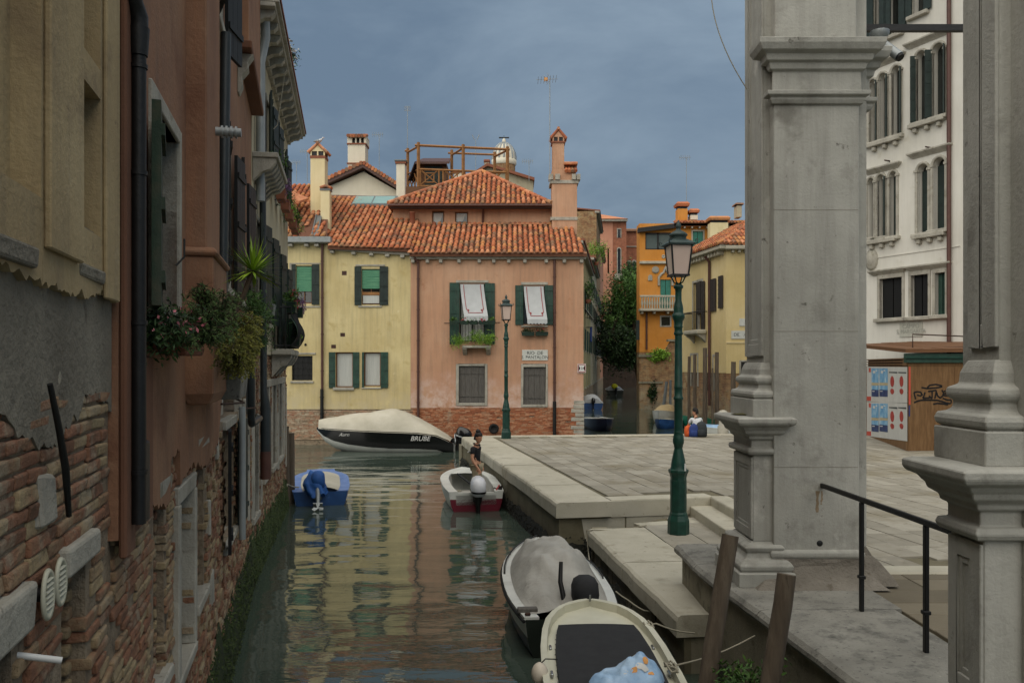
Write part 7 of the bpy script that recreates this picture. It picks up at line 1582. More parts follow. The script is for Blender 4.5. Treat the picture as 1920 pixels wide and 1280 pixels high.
# 2 blue boat with tarp over its motor
b2 = thing('blue_boat', 'small blue boat with a blue tarp over its motor, moored by the left wall', 'boat', (X_(601, 20.7), 20.7, 0), math.radians(12.5))
S2 = secs_of(3.1, 1.42, .34, .50, .62, .5); shell(MB(), S2, 0, .28).build('sheer_strake', 'gel_blue', b2); shell(MB(), S2, .28, 1, out=-.01).build('hull', 'gel_blue', b2); transom(MB(), S2[0], 0, 1).build('transom', 'gel_blue', b2)
gunwale(MB(), S2, .26, .02).build('side_deck', 'gel_blue_pale', b2); deck(MB(), S2, .012, .05, 2.3).build('fore_deck', 'gel_blue_pale', b2)
m = MB(); rg = [[((w - .22) * a, y, zg + .03 + .09 * (1 - a * a)) for a in [k / 5 - 1 for k in range(11)]] for y, w, zg, zk in S2 if y < 2.5]; m.loft(rg, False, True, False); m.build('cover', 'tarp_beige', b2)
outboard(b2, -.06, -.12, .42, 1.0, 'tarp_blue', -.75, 'zinc')
m = MB(); rg = []
for i in range(16):
    f = i / 15; ring = []; ln_ = .22 * f
    for k in range(28):
        a = 2 * PI * k / 28; q = 1 + (.16 * math.sin(5 * a + 2 * f) + .07 * math.sin(11 * a)) * (1 - .6 * f) + .10 * MN.noise(Vector((math.cos(a) * 1.6, math.sin(a) * 1.6, f * 3)))
        r = (.27 + .02 * math.sin(PI * f)) * min(1, (1.02 - f) * 2.2) ** .55
        ring.append((-.06 - ln_ + r * q * .85 * math.cos(a), -.06 + .22 * f + r * q * 1.15 * math.sin(a), .30 + .46 * f + .10 * math.sin(a + 2) * f + (.06 * math.sin(4 * a) if i == 0 else 0)))
    rg.append(ring)
m.loft(rg, True, True); m.build('motor_tarp', 'tarp_blue', b2)
rope('rope from the blue boat to the mooring pole', [b2.location + Vector((-.62, .35, .4)), Vector((X_(541, 20.6), 20.5, .55)), Vector((X_(538, 20.6), 20.4, .4))], .02)
# 3 white boat with a standing person
ax = math.atan2(-.5, 3.3); b3 = thing('white_red_boat', 'small white boat with maroon transom carrying the standing person', 'boat', (X_(893, 19.9), 19.9, 0), -ax * -1 if False else math.radians(8.6))
S3 = secs_of(3.5, 1.40, .44, .60, .5); shell(MB(), S3, 0, .35).build('hull', 'gel_white', b3); shell(MB(), S3, .35, 1, out=-.012).build('hull_bottom', 'gel_white', b3)
transom(MB(), S3[0], .0, .22).build('transom_rim', 'gel_white', b3); transom(MB(), S3[0], .22, 1).build('transom', 'gel_maroon', b3)
gunwale(MB(), S3, .20, .03).build('gunwale', 'gel_white', b3); deck(MB(), S3, .015, .05, 2.6).build('fore_deck', 'gel_white', b3)
m = MB(); rg = [[(-(w - .2), y, zg), (-(w - .26), y, .12), (w - .26, y, .12), (w - .2, y, zg)] for y, w, zg, zk in S3 if y < 2.7 and w > .28]; m.loft(rg, False, False, False); m.build('cockpit', 'tarp_grey', b3)
MB().box(-.5, .0, .12, .5, .28, .41).build('stern_seat', 'gel_white', b3, .03)
ob = outboard(b3, .02, -.16, .40, 1.05, 'engine_white', .06, band='gel_black'); MB().tube([(.0, .1, .55), (-.12, .3, .62), (-.38, .7, .80)], [.03, .03, .022], 6).xf(TR(0, 0, 0)).build('tiller', 'iron_black', ob)
o = link('lettering', text_mesh('15', .09, 'lettering_grey', .002), ob, (.02, -.49, .58), (PI / 2, 0, 0)); 
m = MB()
for i in range(5): m.tube([(.5 + .05 * math.cos(i), .15 + i * .05, .5), (.55, .2 + .05 * i, .46), (.62, .1, .50 + .02 * i)], .012, 5)
m.build('fuel_line', 'iron_black', b3); MB().tube([(.48, .1, .47), (.56, .16, .58), (.60, .28, .47)], .016, 6).build('red_line', 'paint_red', b3)
for a in (.3, .5): MB().tube([(-.38 + .06 * math.cos(q), .32 + .06 * math.sin(q), .43 + a * .04) for q in [2 * PI * k / 10 for k in range(11)]], .012, 5).build('rope_coil', 'rope', b3)
# 4 boat with grey tarp
ang4 = math.atan2(.30, 3.7); b4 = thing('tarped_boat', 'white boat with a sagging grey tarp and dark motor, moored at the landing', 'boat', (.70, 9.95, 0), ang4)
S4 = secs_of(3.75, 1.36, .45, .62, .42, stern=.8); shell(MB(), S4, 0, .3).build('hull', 'gel_white', b4); shell(MB(), S4, .3, 1, out=-.01).build('hull_bottom', 'hull_dark', b4); transom(MB(), S4[0], 0, 1).build('transom', 'hull_dark', b4)
gunwale(MB(), S4, .16, .03).build('gunwale', 'gel_white', b4); deck(MB(), S4, .02, .03, 2.4).build('fore_deck', 'gel_white', b4)
for s in (-1, 1): MB().tube([(s * (w + .02), y, zg - .02) for y, w, zg, zk in S4], .022, 6).build('rub_rail', 'rubber', b4)
for s, k0, k1 in ((-1, 6, 9), (-1, 9, 12), (1, 5, 8), (1, 8, 11)):
    pts = [(s * (S4[k][1] - .02), S4[k][0], S4[k][2] + .06) for k in range(k0, k1 + 1)]; MB().tube([pts[0][:2] + (pts[0][2] - .05,)] + pts + [pts[-1][:2] + (pts[-1][2] - .05,)], .012, 6).build('grab_rail', 'iron_black', b4)
m = MB(); rg = []
for i in range(52):
    f = i / 51; y = .12 + 3.1 * f; w = interp([(q[0], q[1]) for q in S4], y) - .1; zg = interp([(q[0], q[2]) for q in S4], y); ring = []
    for k in range(41):
        a = k / 20 - 1; hh = .42 * math.sin(PI * (.12 + .83 * f)) ** .8 * (1 - abs(a) ** 2.4)
        wr = .10 * MN.noise(Vector((a * 2.4, y * 1.9, 3))) + .05 * (.35 - abs(MN.noise(Vector((a * 3.2 + y * .8, y * 2.4, 6))))) + .025 * math.sin(9 * a + 5 * y + 3 * MN.noise(Vector((a * 2, y * 2, 1)))) * (1 - abs(a))
        if f < .32: hh *= (.25 + .75 * f / .32)
        ring.append((a * w, y, zg + .035 + hh + wr * (1 - abs(a) ** 6)))
    rg.append(ring)
m.loft(rg, False, True, False); m.build('cover', 'tarp_grey', b4)
ob = outboard(b4, .18, .18, .52, .92, 'cover_charcoal', -.25, prop=False); MB().tube([(-.05, .28, .5), (-.1, .42, .8), (-.08, .5, 1.02)], [.035, .03, .025], 8).xf(TR(.02, .0, -.02)).build('tiller', 'iron_black', ob)
MB().box(-.62, .18, .47, -.38, .28, .53).build('stern_block', 'wood_grey', b4, .01); MB().box(-.55, .03, .485, -.48, .06, .52).build('cleat', 'iron_rust', b4, .01)
rope('double rope from the grey tarped boat up to the landing corner', [b4.matrix_basis @ Vector((.62, 2.3, .55)), Vector((1.27, 14.2, .3)), Vector((1.25, 14.3, .64)), Vector((1.36, 14.2, .67)), Vector((2.3, 14.6, .67))], .010)
rope('coiled rope from the grey tarped boat to the landing wall ring', [b4.matrix_basis @ Vector((.70, .9, .52)), b4.matrix_basis @ Vector((.82, .75, .45)), b4.matrix_basis @ Vector((1.0, .6, .35)), Vector((1.86, 10.4, .42))], .010)
ring_ = thing('mooring_ring', 'dark iron mooring ring on the landing wall above the boats', 'ring', (1.78, 10.6, .38)); MB().tube([(0, .07 * math.cos(a), -.07 + .07 * math.sin(a)) for a in [2 * PI * k / 14 for k in range(15)]], .014, 6).build('ring', 'iron_black', ring_); MB().box(-.01, -.03, -.02, .1, .03, .03).build('plate', 'iron_black', ring_)
# 5 nearest boat with charcoal cover
b5 = thing('charcoal_covered_boat', 'nearest cream boat with a charcoal cover and a light blue bag on top', 'boat', (.90, 5.0, 0), math.radians(.5))
S5 = []
for f, w, zg, zk in ((0, .50, .62, -.2), (.15, .55, .64, -.25), (.35, .585, .66, -.25), (.55, .60, .68, -.25), (.70, .585, .70, -.22), (.80, .55, .72, -.15), (.87, .50, .735, -.05), (.92, .42, .75, .1), (.955, .33, .76, .2), (.98, .22, .77, .32), (.995, .11, .775, .42), (1.0, .02, .78, .45)): S5.append((4.5 * f, w, zg, zk))
shell(MB(), S5, 0, .3).build('hull', 'gel_cream', b5); shell(MB(), S5, .3, 1, out=-.008).build('hull_bottom', 'gel_cream', b5); transom(MB(), S5[0], 0, 1).build('transom', 'gel_cream', b5)
m = MB()
for s in (-1, 1):
    rg = [[(s * (w + .015), y, zg - .05), (s * (w + .015), y, zg + .03), (s * max(w - .045, .0), y - (.045 if y > 4.3 else 0), zg + .03), (s * max(w - .05, .0), y - (.05 if y > 4.3 else 0), zg - .08)] for y, w, zg, zk in S5]
    if s < 0: rg = [r[::-1] for r in rg]
    m.loft(rg, False, False, False)
m.build('gunwale', 'gel_cream', b5, 0); deck(MB(), S5, -.055, .03).build('deck', 'gel_cream', b5)
m = MB(); rg = []
for y in [i * .2 for i in range(20)]:
    w = interp([(q[0], q[1]) for q in S5], y) - .13; zg = interp([(q[0], q[2]) for q in S5], y); rg.append([(a * w, y, zg + .0 + .012 * (1 - a * a) - .03 * 0) for a in [k / 4 - 1 for k in range(9)]])
m.loft(rg, False, True, False); m.loft([[r[0] for r in rg], [(r[0][0] - .005, r[0][1], r[0][2] - .06) for r in rg]], False, False, False); m.loft([[(r[-1][0] + .005, r[-1][1], r[-1][2] - .06) for r in rg], [r[-1] for r in rg]], False, False, False); m.loft([rg[-1], [(p[0], p[1] + .01, p[2] - .07) for p in rg[-1]]], False, False, False); m.build('cover', 'cover_charcoal', b5)
for s in (-1, 1):
    for y in [2.2 + .13 * i for i in range(13)]:
        w = interp([(q[0], q[1]) for q in S5], y) - .125; zg = interp([(q[0], q[2]) for q in S5], y); MB().lathe([(.007, 0), (.007, .008), (.002, .01)], 6, (s * w, y, zg - .045)).build('cover_stud', 'chrome', b5)
    for y in (2.6, 3.3): w = interp([(q[0], q[1]) for q in S5], y) - .075; MB().box(s * w - .012, y - .05, .64, s * w + .012, y + .05, .675).build('cleat', 'chrome', b5, .006)
MB().tube([(0, 4.42, .80), (0, 4.42, .87)], .012, 6).build('bow_eye', 'chrome', b5)
for y, lb in ((3.75, 'knotted rope at the bow of the charcoal covered boat to the landing'), (2.55, 'looped rope amidships of the charcoal covered boat to the platform wall')):
    w = .5; p = b5.matrix_basis @ Vector((w, y, .72)); q = Vector((1.95 if y > 3 else 2.25, p.y + .35, .55 if y > 3 else .9)); pts = [p]
    for i in range(14): a = i * 1.3; pts.append(p + Vector((.05 * math.cos(a) + .03, .09 * math.sin(a * .8), .03 * math.sin(a * 1.7) + .02)))
    pts += [p + Vector((.12, .05, .02)), q]; rope(lb, pts, .009)
fd = thing('ball_fender', 'round off white fender hanging at the side of the charcoal covered boat', 'fender', tuple(WP(1012, 1262, 7.5))); MB().ball((0, 0, 0), .075, .075, .10, 14, 10).build('ball', 'fender_white', fd); MB().tube([(0, 0, .08), (.05, 0, .13), (.16, .02, .12)], .006, 5).build('line', 'iron_black', fd); MB().lathe([(.02, -.12), (.03, -.1), (.02, -.09)], 8).build('eye', 'iron_black', fd)
bg_ = thing('blue_bag', 'light blue plastic bag with a printed front lying on the charcoal cover', 'bag', tuple(b5.matrix_basis @ Vector((.13, 2.28, .69)))); m = MB()
def bag_z(u, v):
    e = max(0, 1 - (abs(u) ** 2.4 + abs(v) ** 2.4)) ** .45; bl = math.exp(-((u - .35) ** 2 + v ** 2) * 2.2)
    return e * (.07 + .17 * bl + .05 * (.4 - abs(MN.noise(Vector((u * 2.5 + v, v * 2.5, 4))))) + .03 * MN.noise(Vector((u * 5, v * 5, 9))))
nu_, nv_ = 34, 26; rg = []
for j in range(nv_ + 1):
    row = []
    for i in range(nu_ + 1):
        u, v = i / nu_ * 2 - 1, j / nv_ * 2 - 1; k_ = max(abs(u), abs(v)) / max(1e-6, (abs(u) ** 2.6 + abs(v) ** 2.6) ** (1 / 2.6)); x_, y_ = u * k_, v * k_
        wob = 1 + .10 * MN.noise(Vector((u * 1.5, v * 1.5, 2))); row.append((x_ * .29 * wob - (.06 if u < -.5 else 0) * (1 - abs(v)), y_ * .20 * wob, .012 + bag_z(x_, y_)))
    rg.append(row)
m.loft(rg, False, True, False); bgo = m.build('bag', 'bag_blue', bg_)
def on_bag(u, v): return (u * .29, v * .20, .016 + bag_z(u, v))
for u, v, su, sv, mt in ((.28, -.45, .20, .10, 'paint_white'), (.05, -.55, .10, .07, 'bag_orange'), (.42, -.28, .08, .09, 'bag_orange'), (.55, -.55, .09, .06, 'bag_orange'), (-.2, -.5, .12, .06, 'paint_white'), (.2, .2, .16, .05, 'paint_white')):
    q_ = MB(); n_ = 12; q_.add([on_bag(u, v)] + [on_bag(u + su * math.cos(2 * PI * k / n_) * R(.8, 1.2), v + sv * math.sin(2 * PI * k / n_) * R(.8, 1.2)) for k in range(n_)], [(0, k + 1, (k + 1) % n_ + 1) for k in range(n_)], True); q_.build('print_mark', mt, bgo)
# small moored boats on the side canal
def small_boat(label, px, py, rot, L_, W_, H, hull, dk, cover=None, band=None, group='small boats on the side canal', blunt=0, motor=None, cz=.35):
    d = D_(py, 0); t = thing('moored_boat', label, 'boat', (X_(px, d), d, 0), rot, group); Sx = secs_of(L_, W_, H, H * 1.4, .5)
    shell(MB(), Sx, 0, .3).build('sheer_strake', band or hull, t); shell(MB(), Sx, .3, 1, out=-.01).build('hull', hull, t); transom(MB(), Sx[0], 0, 1).build('transom', band or hull, t); gunwale(MB(), Sx, .15, .03).build('gunwale', dk, t); deck(MB(), Sx, -.02, .02).build('deck', dk, t)
    if cover:
        m = MB(); rg = [[((w - .04) * a, y, zg + .02 + cz * math.sin(PI * min(1, .15 + y / L_)) ** .7 * (1 - abs(a) ** 2.5) + .02 * math.sin(5 * a + 3 * y)) for a in [k / 5 - 1 for k in range(11)]] for y, w, zg, zk in Sx if y < L_ * .93]; m.loft(rg, False, True, False); m.add(rg[0] + [(0, 0, H)], [tuple(range(12))[::-1]]); m.build('cover', cover, t)
    if motor: outboard(t, 0, -.15, H + .05, .9, motor, .1)
    return t
small_boat('navy boat with pale foredeck pointing at the bridge beside the pink corner', 1108, 799, PI + .1, 4.2, 1.4, .5, 'gel_navy', 'gel_white', None, None)
small_boat('boat with blue transom under a white cover behind the pink corner', 1112, 768, 0, 4.2, 1.7, .5, 'gel_white', 'gel_white', 'awning_white', 'gel_blue', motor='gel_black', cz=.6)
sb = small_boat('white boat far up the side canal with a yellow cloth on its motor', 1155, 741, 0, 4.2, 1.9, .55, 'gel_white', 'gel_white', 'awning_white', 'hull_dark', motor='gel_black', cz=.5)
MB().ball((-.2, -.2, 1.05), .38, .3, .3, 10, 6).build('yellow_cloth', 'cloth_yellow', sb)
small_boat('white launch under a tan cover by the garden wall', 1258, 788, 2.75, 3.4, 1.35, .55, 'gel_white', 'gel_white', 'tarp_tan', 'gel_white', cz=.45)
small_boat('flat cream decked boat with blue hull left of the near lamp', 1268, 799, 2.6, 2.6, 1.2, .4, 'gel_blue', 'gel_cream', None, 'gel_blue')
small_boat('green boat lying behind the sitting person', 1348, 801, PI / 2 - .05, 2.0, 1.1, .45, 'gel_green', 'gel_green', None, 'gel_green', motor='gel_black')
small_boat('white dinghy close under the far quay edge beside the bollard', 1395, 822, PI / 2, 2.6, 1.2, .45, 'gel_white', 'gel_white', 'bag_blue', None, cz=.15)
# ---------------------------------------------------------------- people
def skin_mesh(name, verts, edges, radii, mat_, sub=2):
    me = bpy.data.meshes.new(name); me.from_pydata(verts, edges, []); o = bpy.data.objects.new(name, me); COL.objects.link(o)
    md = o.modifiers.new('s', 'SKIN'); md.use_smooth_shade = True
    for v, r in zip(me.skin_vertices[0].data, radii): v.radius = r if isinstance(r, tuple) else (r, r)
    me.skin_vertices[0].data[0].use_root = True
    ss = o.modifiers.new('u', 'SUBSURF'); ss.levels = sub; ss.render_levels = sub
    bpy.context.view_layer.update(); e = bpy.data.meshes.new_from_object(o.evaluated_get(bpy.context.evaluated_depsgraph_get()))
    bpy.data.objects.remove(o); e.materials.clear(); e.materials.append(M_[mat_]); e.name = name; return e
def chain(points, start=0):
    return [(start + i, start + i + 1) for i in range(len(points) - 1)]
def merge_hand(me, wrist, fwd, side, sc=1.0):
    """adds a palm, four bent fingers and a thumb, rooted in the wrist"""
    bm = bmesh.new(); bm.from_mesh(me); f = Vector(fwd).normalized(); s = Vector(side).normalized(); n = f.cross(s); w = Vector(wrist); q = MB()
    q.loft([[w + f * a + s * (x * b) + n * (y * c) for x, y in ((-1, -.6), (0, -1), (1, -.6), (1, .6), (0, 1), (-1, .6))] for a, b, c in ((-.03, .024, .02), (.0, .026, .018), (.05, .040, .015), (.085, .042, .013))], True, True)
    for i, (off, ln) in enumerate(((-.032, .068), (-.011, .078), (.011, .074), (.032, .058))):
        b0 = w + f * .075 + s * off; q.tube([b0, b0 + f * ln * .45 + n * .004, b0 + f * ln * .75 + n * .018, b0 + f * ln * .92 + n * .036], [.0095, .009, .008, .006], 6)
    b0 = w + f * .02 - s * .03; q.tube([b0, b0 - s * .022 + f * .025, b0 - s * .028 + f * .052 + n * .01], [.011, .0105, .007], 6)
    vs_ = [bm.verts.new(v) for v in q.v]; 
    for fc in q.f:
        try: k = bm.faces.new([vs_[i] for i in fc]); k.smooth = True
        except ValueError: pass
    bm.to_mesh(me); bm.free()
def head_add(me, c, rot, sc=1.0):
    """head with nose, brow, mouth, ears; +x is the facing direction"""
    q = MB(); rg = []
    for z, a, b, ox in ((-.125, .02, .02, .045), (-.112, .045, .04, .03), (-.085, .066, .055, .016), (-.05, .080, .064, .006), (0, .093, .072, -.002), (.045, .096, .074, -.006), (.085, .082, .064, -.010), (.112, .05, .04, -.012), (.122, .015, .012, -.012)):
        rg.append([(ox + a * math.cos(2 * PI * k / 18), b * math.sin(2 * PI * k / 18), z) for k in range(18)])
    q.loft(rg); q.loft([[(.088 + d * .6, -w, z), (.092 + d, 0, z), (.088 + d * .6, w, z), (.07, 0, z)] for z, d, w in ((.02, -.002, .008), (-.01, .010, .012), (-.035, .026, .016), (-.047, .006, .014))])
    q.loft([[(.080 + d, -w, z), (.088 + d, 0, z), (.080 + d, w, z), (.06, 0, z)] for z, d, w in ((-.062, -.004, .016), (-.070, .002, .022), (-.080, .0, .018))])
    for s in (-1, 1): q.ball((-.008, s * .076, -.008), .017, .009, .030, 8, 6); q.ball((.078, s * .030, .006), .011, .012, .008, 8, 5)
    M = TR(*c) @ rot @ Matrix.Scale(sc, 4); q.xf(M); bm = bmesh.new(); bm.from_mesh(me); vs_ = [bm.verts.new(v) for v in q.v]
    for fc in q.f:
        try: k = bm.faces.new([vs_[i] for i in fc]); k.smooth = True
        except ValueError: pass
    bm.to_mesh(me); bm.free(); return M
def hair_part(parent, M, bun=False):
    q = MB(); rg = []
    for z, a, b, ox in ((-.07, .05, .068, -.055), (-.04, .07, .078, -.04), (.01, .088, .084, -.028), (.055, .10, .086, -.014), (.095, .09, .075, -.012), (.128, .056, .046, -.014), (.142, .01, .01, -.014)):
        rg.append([(ox + a * math.cos(2 * PI * k / 18) * (1 + .05 * math.sin(5 * k)), b * math.sin(2 * PI * k / 18) * (1 + .04 * math.sin(7 * k)), z) for k in range(18)])
    q.loft(rg)
    if bun: q.ball((-.05, 0, .14), .062, .06, .05, 10, 7)
    else:
        for i in range(26): a = R(0, 2 * PI); e = R(.3, 1.4); q.ball((-.012 + .09 * math.cos(a) * math.cos(e), .08 * math.sin(a) * math.cos(e), .05 + .09 * math.sin(e)), .03, .03, .025, 6, 4)
    q.xf(M); return q.build('hair', 'hair', parent)
# standing person: local frame, feet at z=0, facing +x
pz = .02; st = thing('person', 'person in black tee and khaki trousers standing in the white boat', 'person', (X_(893.5, 20.75), 20.75, pz), math.radians(-22)); st.scale = (1.05, 1.05, 1.02)
J = {'hip': (0, 0, .93), 'waist': (-.01, 0, 1.05), 'chest': (-.02, 0, 1.24), 'neck0': (-.015, 0, 1.40), 'neck': (.02, 0, 1.49), 'shL': (-.015, .17, 1.36), 'shR': (-.015, -.17, 1.36), 'elL': (-.10, .25, 1.11), 'wrL': (.0, .27, .90), 'elR': (.0, -.24, 1.10), 'wrR': (.14, -.24, .90), 'hL': (0, .09, .90), 'hR': (0, -.09, .90), 'kL': (.01, .10, .50), 'kR': (.05, -.10, .50), 'aL': (-.04, .11, .09), 'aR': (.02, -.11, .09), 'tL': (.13, .13, .03), 'tR': (.19, -.13, .03)}
names = list(J); E = [('hip', 'waist'), ('waist', 'chest'), ('chest', 'neck0'), ('neck0', 'neck'), ('chest', 'shL'), ('chest', 'shR'), ('shL', 'elL'), ('elL', 'wrL'), ('shR', 'elR'), ('elR', 'wrR'), ('hip', 'hL'), ('hip', 'hR'), ('hL', 'kL'), ('kL', 'aL'), ('hR', 'kR'), ('kR', 'aR'), ('aL', 'tL'), ('aR', 'tR')]
RD = {'hip': (.125, .10), 'waist': (.115, .09), 'chest': (.125, .09), 'neck0': .062, 'neck': .05, 'shL': .055, 'shR': .055, 'elL': .04, 'elR': .04, 'wrL': .026, 'wrR': .026, 'hL': .085, 'hR': .085, 'kL': .055, 'kR': .055, 'aL': .036, 'aR': .036, 'tL': .03, 'tR': .03}
def body(t, J, RD, E, head_c, head_rot, hands, tee, trousers, teemat, trmat, tee_j, tee_e, tr_j, tr_e):
    nm = list(J); me = skin_mesh('body', [J[k] for k in nm], [(nm.index(a), nm.index(b)) for a, b in E], [RD[k] for k in nm], 'skin')
    for w, f, s in hands: merge_hand(me, w, f, s)
    M = head_add(me, head_c, head_rot); o = link('body', me, t)
    for nme, jj, ee, mt, g in (('tee_shirt', tee_j, tee_e, teemat, .014), ('trousers', tr_j, tr_e, trmat, .016)):
        ks = list(jj); mm = skin_mesh(nme, [jj[k][0] for k in ks], [(ks.index(a), ks.index(b)) for a, b in ee], [jj[k][1] for k in ks], mt); link(nme, mm, t)
    return M
def lerp3(a, b, f): return tuple(a[i] + (b[i] - a[i]) * f for i in range(3))
tj = {'waist': ((-.005, 0, .97), (.128, .105)), 'mid': ((-.01, 0, 1.1), (.125, .10)), 'chest': ((-.02, 0, 1.25), (.14, .102)), 'top': ((-.015, 0, 1.39), (.085, .075)), 'shL': (J['shL'], .066), 'shR': (J['shR'], .066), 'sL': (lerp3(J['shL'], J['elL'], .62), .062), 'sR': (lerp3(J['shR'], J['elR'], .62), .062)}
te = [('waist', 'mid'), ('mid', 'chest'), ('chest', 'top'), ('chest', 'shL'), ('chest', 'shR'), ('shL', 'sL'), ('shR', 'sR')]
rj = {'hip': ((0, 0, .95), (.125, .105)), 'hL': (J['hL'], .098), 'hR': (J['hR'], .098), 'kL': (J['kL'], .075), 'kR': (J['kR'], .075), 'aL': (lerp3(J['kL'], J['aL'], .95), .062), 'aR': (lerp3(J['kR'], J['aR'], .95), .062)}
re_ = [('hip', 'hL'), ('hip', 'hR'), ('hL', 'kL'), ('kL', 'aL'), ('hR', 'kR'), ('kR', 'aR')]
Mh = body(st, J, RD, E, (.05, 0, 1.60), rotm('Z', -.25) @ rotm('Y', .28), [(J['wrL'], (.3, .05, -1), (1, 0, .2)), (J['wrR'], (.55, .0, -1), (1, 0, .4))], 0, 0, 'cloth_black', 'cloth_khaki', tj, te, rj, re_)
hair_part(st, Mh, True)
MB().tube([(.03 * math.cos(a) + .005 + .05 * math.cos(a), .085 * math.sin(a), 1.44 + .02 * math.cos(a) * -1) for a in [2 * PI * k / 14 for k in range(15)]], .014, 6).build('headphones', 'iron_black', st)
MB().box(-.15, -.16, 1.25, -.14, -.06, 1.28, jit=.004).build('shirt_print', 'paint_white', st)
# sitting person on the quay edge, seen from behind, head turned left
sp = thing('person', 'person in a white tee sitting on the far quay edge with backpacks', 'person', (X_(1306, 29.75), 29.75, ZC), math.radians(100))
J2 = {'hip': (0, 0, .12), 'waist': (-.03, 0, .25), 'chest': (.0, 0, .46), 'neck0': (.06, 0, .62), 'neck': (.09, 0, .70), 'shL': (.04, .17, .57), 'shR': (.04, -.17, .57), 'elL': (.14, .24, .34), 'wrL': (.34, .17, .24), 'elR': (.14, -.24, .34), 'wrR': (.34, -.12, .24), 'hL': (.04, .09, .10), 'hR': (.04, -.09, .10), 'kL': (.42, .13, .16), 'kR': (.42, -.13, .14), 'aL': (.50, .14, -.26), 'aR': (.50, -.14, -.26), 'tL': (.64, .15, -.30), 'tR': (.64, -.15, -.30)}
tj = {'waist': ((-.02, 0, .14), (.135, .125)), 'mid': ((-.025, 0, .27), (.13, .12)), 'chest': ((.0, 0, .46), (.145, .115)), 'top': ((.05, 0, .60), (.09, .08)), 'shL': (J2['shL'], .07), 'shR': (J2['shR'], .07), 'sL': (lerp3(J2['shL'], J2['elL'], .7), .066), 'sR': (lerp3(J2['shR'], J2['elR'], .7), .066)}
rj = {'hip': ((0, 0, .13), (.13, .11)), 'hL': (J2['hL'], .10), 'hR': (J2['hR'], .10), 'kL': (J2['kL'], .08), 'kR': (J2['kR'], .08), 'aL': (lerp3(J2['kL'], J2['aL'], .8), .065), 'aR': (lerp3(J2['kR'], J2['aR'], .8), .065)}
Mh = body(sp, J2, RD, E, (.12, .0, .80), rotm('Z', 1.0) @ rotm('Y', .2), [(J2['wrL'], (1, -.2, -.3), (0, 0, 1)), (J2['wrR'], (1, .2, -.3), (0, 0, 1))], 0, 0, 'cloth_white', 'cloth_dark', tj, te, rj, re_)
hair_part(sp, Mh)
def backpack(label, px, py, d, rz, m1, m2, sc=1):
    t = thing('backpack', label, 'backpack', (X_(px, d), d, ZC), rz, 'backpacks on the quay edge'); m = MB()
    m.loft([[(a * .17 * sc * math.copysign(abs(math.cos(q)) ** .6, math.cos(q)), .12 * sc * b * math.copysign(abs(math.sin(q)) ** .6, math.sin(q)), z * sc) for q in [2 * PI * k / 14 for k in range(14)]] for z, a, b in ((.0, .75, .8), (.03, 1, 1), (.22, 1.02, 1.05), (.36, .9, .85), (.44, .6, .55), (.47, .2, .2))]); m.build('body', m1, t)
    m = MB(); m.loft([[(a * .12 * sc * math.copysign(abs(math.cos(q)) ** .6, math.cos(q)), -.11 * sc + .06 * sc * b * math.copysign(abs(math.sin(q)) ** .6, math.sin(q)), z * sc) for q in [2 * PI * k / 12 for k in range(12)]] for z, a, b in ((.03, .7, .6), (.05, 1, 1), (.2, 1, 1), (.24, .6, .6))]); m.build('pocket', m2, t)
    for s in (-1, 1): MB().tube([(s * .08 * sc, .1 * sc, .42 * sc), (s * .09 * sc, .17 * sc, .3 * sc), (s * .1 * sc, .12 * sc, .08 * sc)], .015, 5).build('strap', m2, t)
    MB().tube([(-.03 * sc, .03, .455 * sc), (0, .03, .50 * sc), (.03 * sc, .03, .455 * sc)], .01, 5).build('handle', m2, t)
backpack('orange bag at the left of the sitting person', 1291, 815, 29.2, .3, 'cloth_orange', 'cloth_orange', .82)
backpack('dark blue backpack in the middle behind the sitting person', 1301, 815, 29.05, -.1, 'cloth_blue', 'cloth_blue', .95)
backpack('dark grey backpack at the right behind the sitting person', 1315, 815, 29.05, -.25, 'cloth_dark', 'cloth_dark', 1.12)
# ---------------------------------------------------------------- white palace and the boarded kiosk on the right
class LW:
    def __init__(s, P0, P1):
        s.P0 = Vector(P0); s.dv = (Vector(P1) - s.P0).normalized(); s.rz = math.atan2(s.dv.y, s.dv.x)
    def u(s, px): t_ = (px - CXP) / FPX; return (t_ * s.P0.y - s.P0.x) / (s.dv.x - t_ * s.dv.y)
    def z(s, px, py): return Z_(py, s.P0.y + s.dv.y * s.u(px))
    def R(s, x0, y0, x1, y1): xm = (x0 + x1) / 2; return (s.u(x0), s.u(x1), s.z(xm, y1), s.z(xm, y0))
PW = LW((14.6 - .456 * 10, 40), (14.6 + .456 * 10, 20))
W_ = thing('white_palace', 'tall white plastered palace with arched windows seen between the stone piers', 'palace', (PW.P0.x, PW.P0.y, 0), PW.rz)
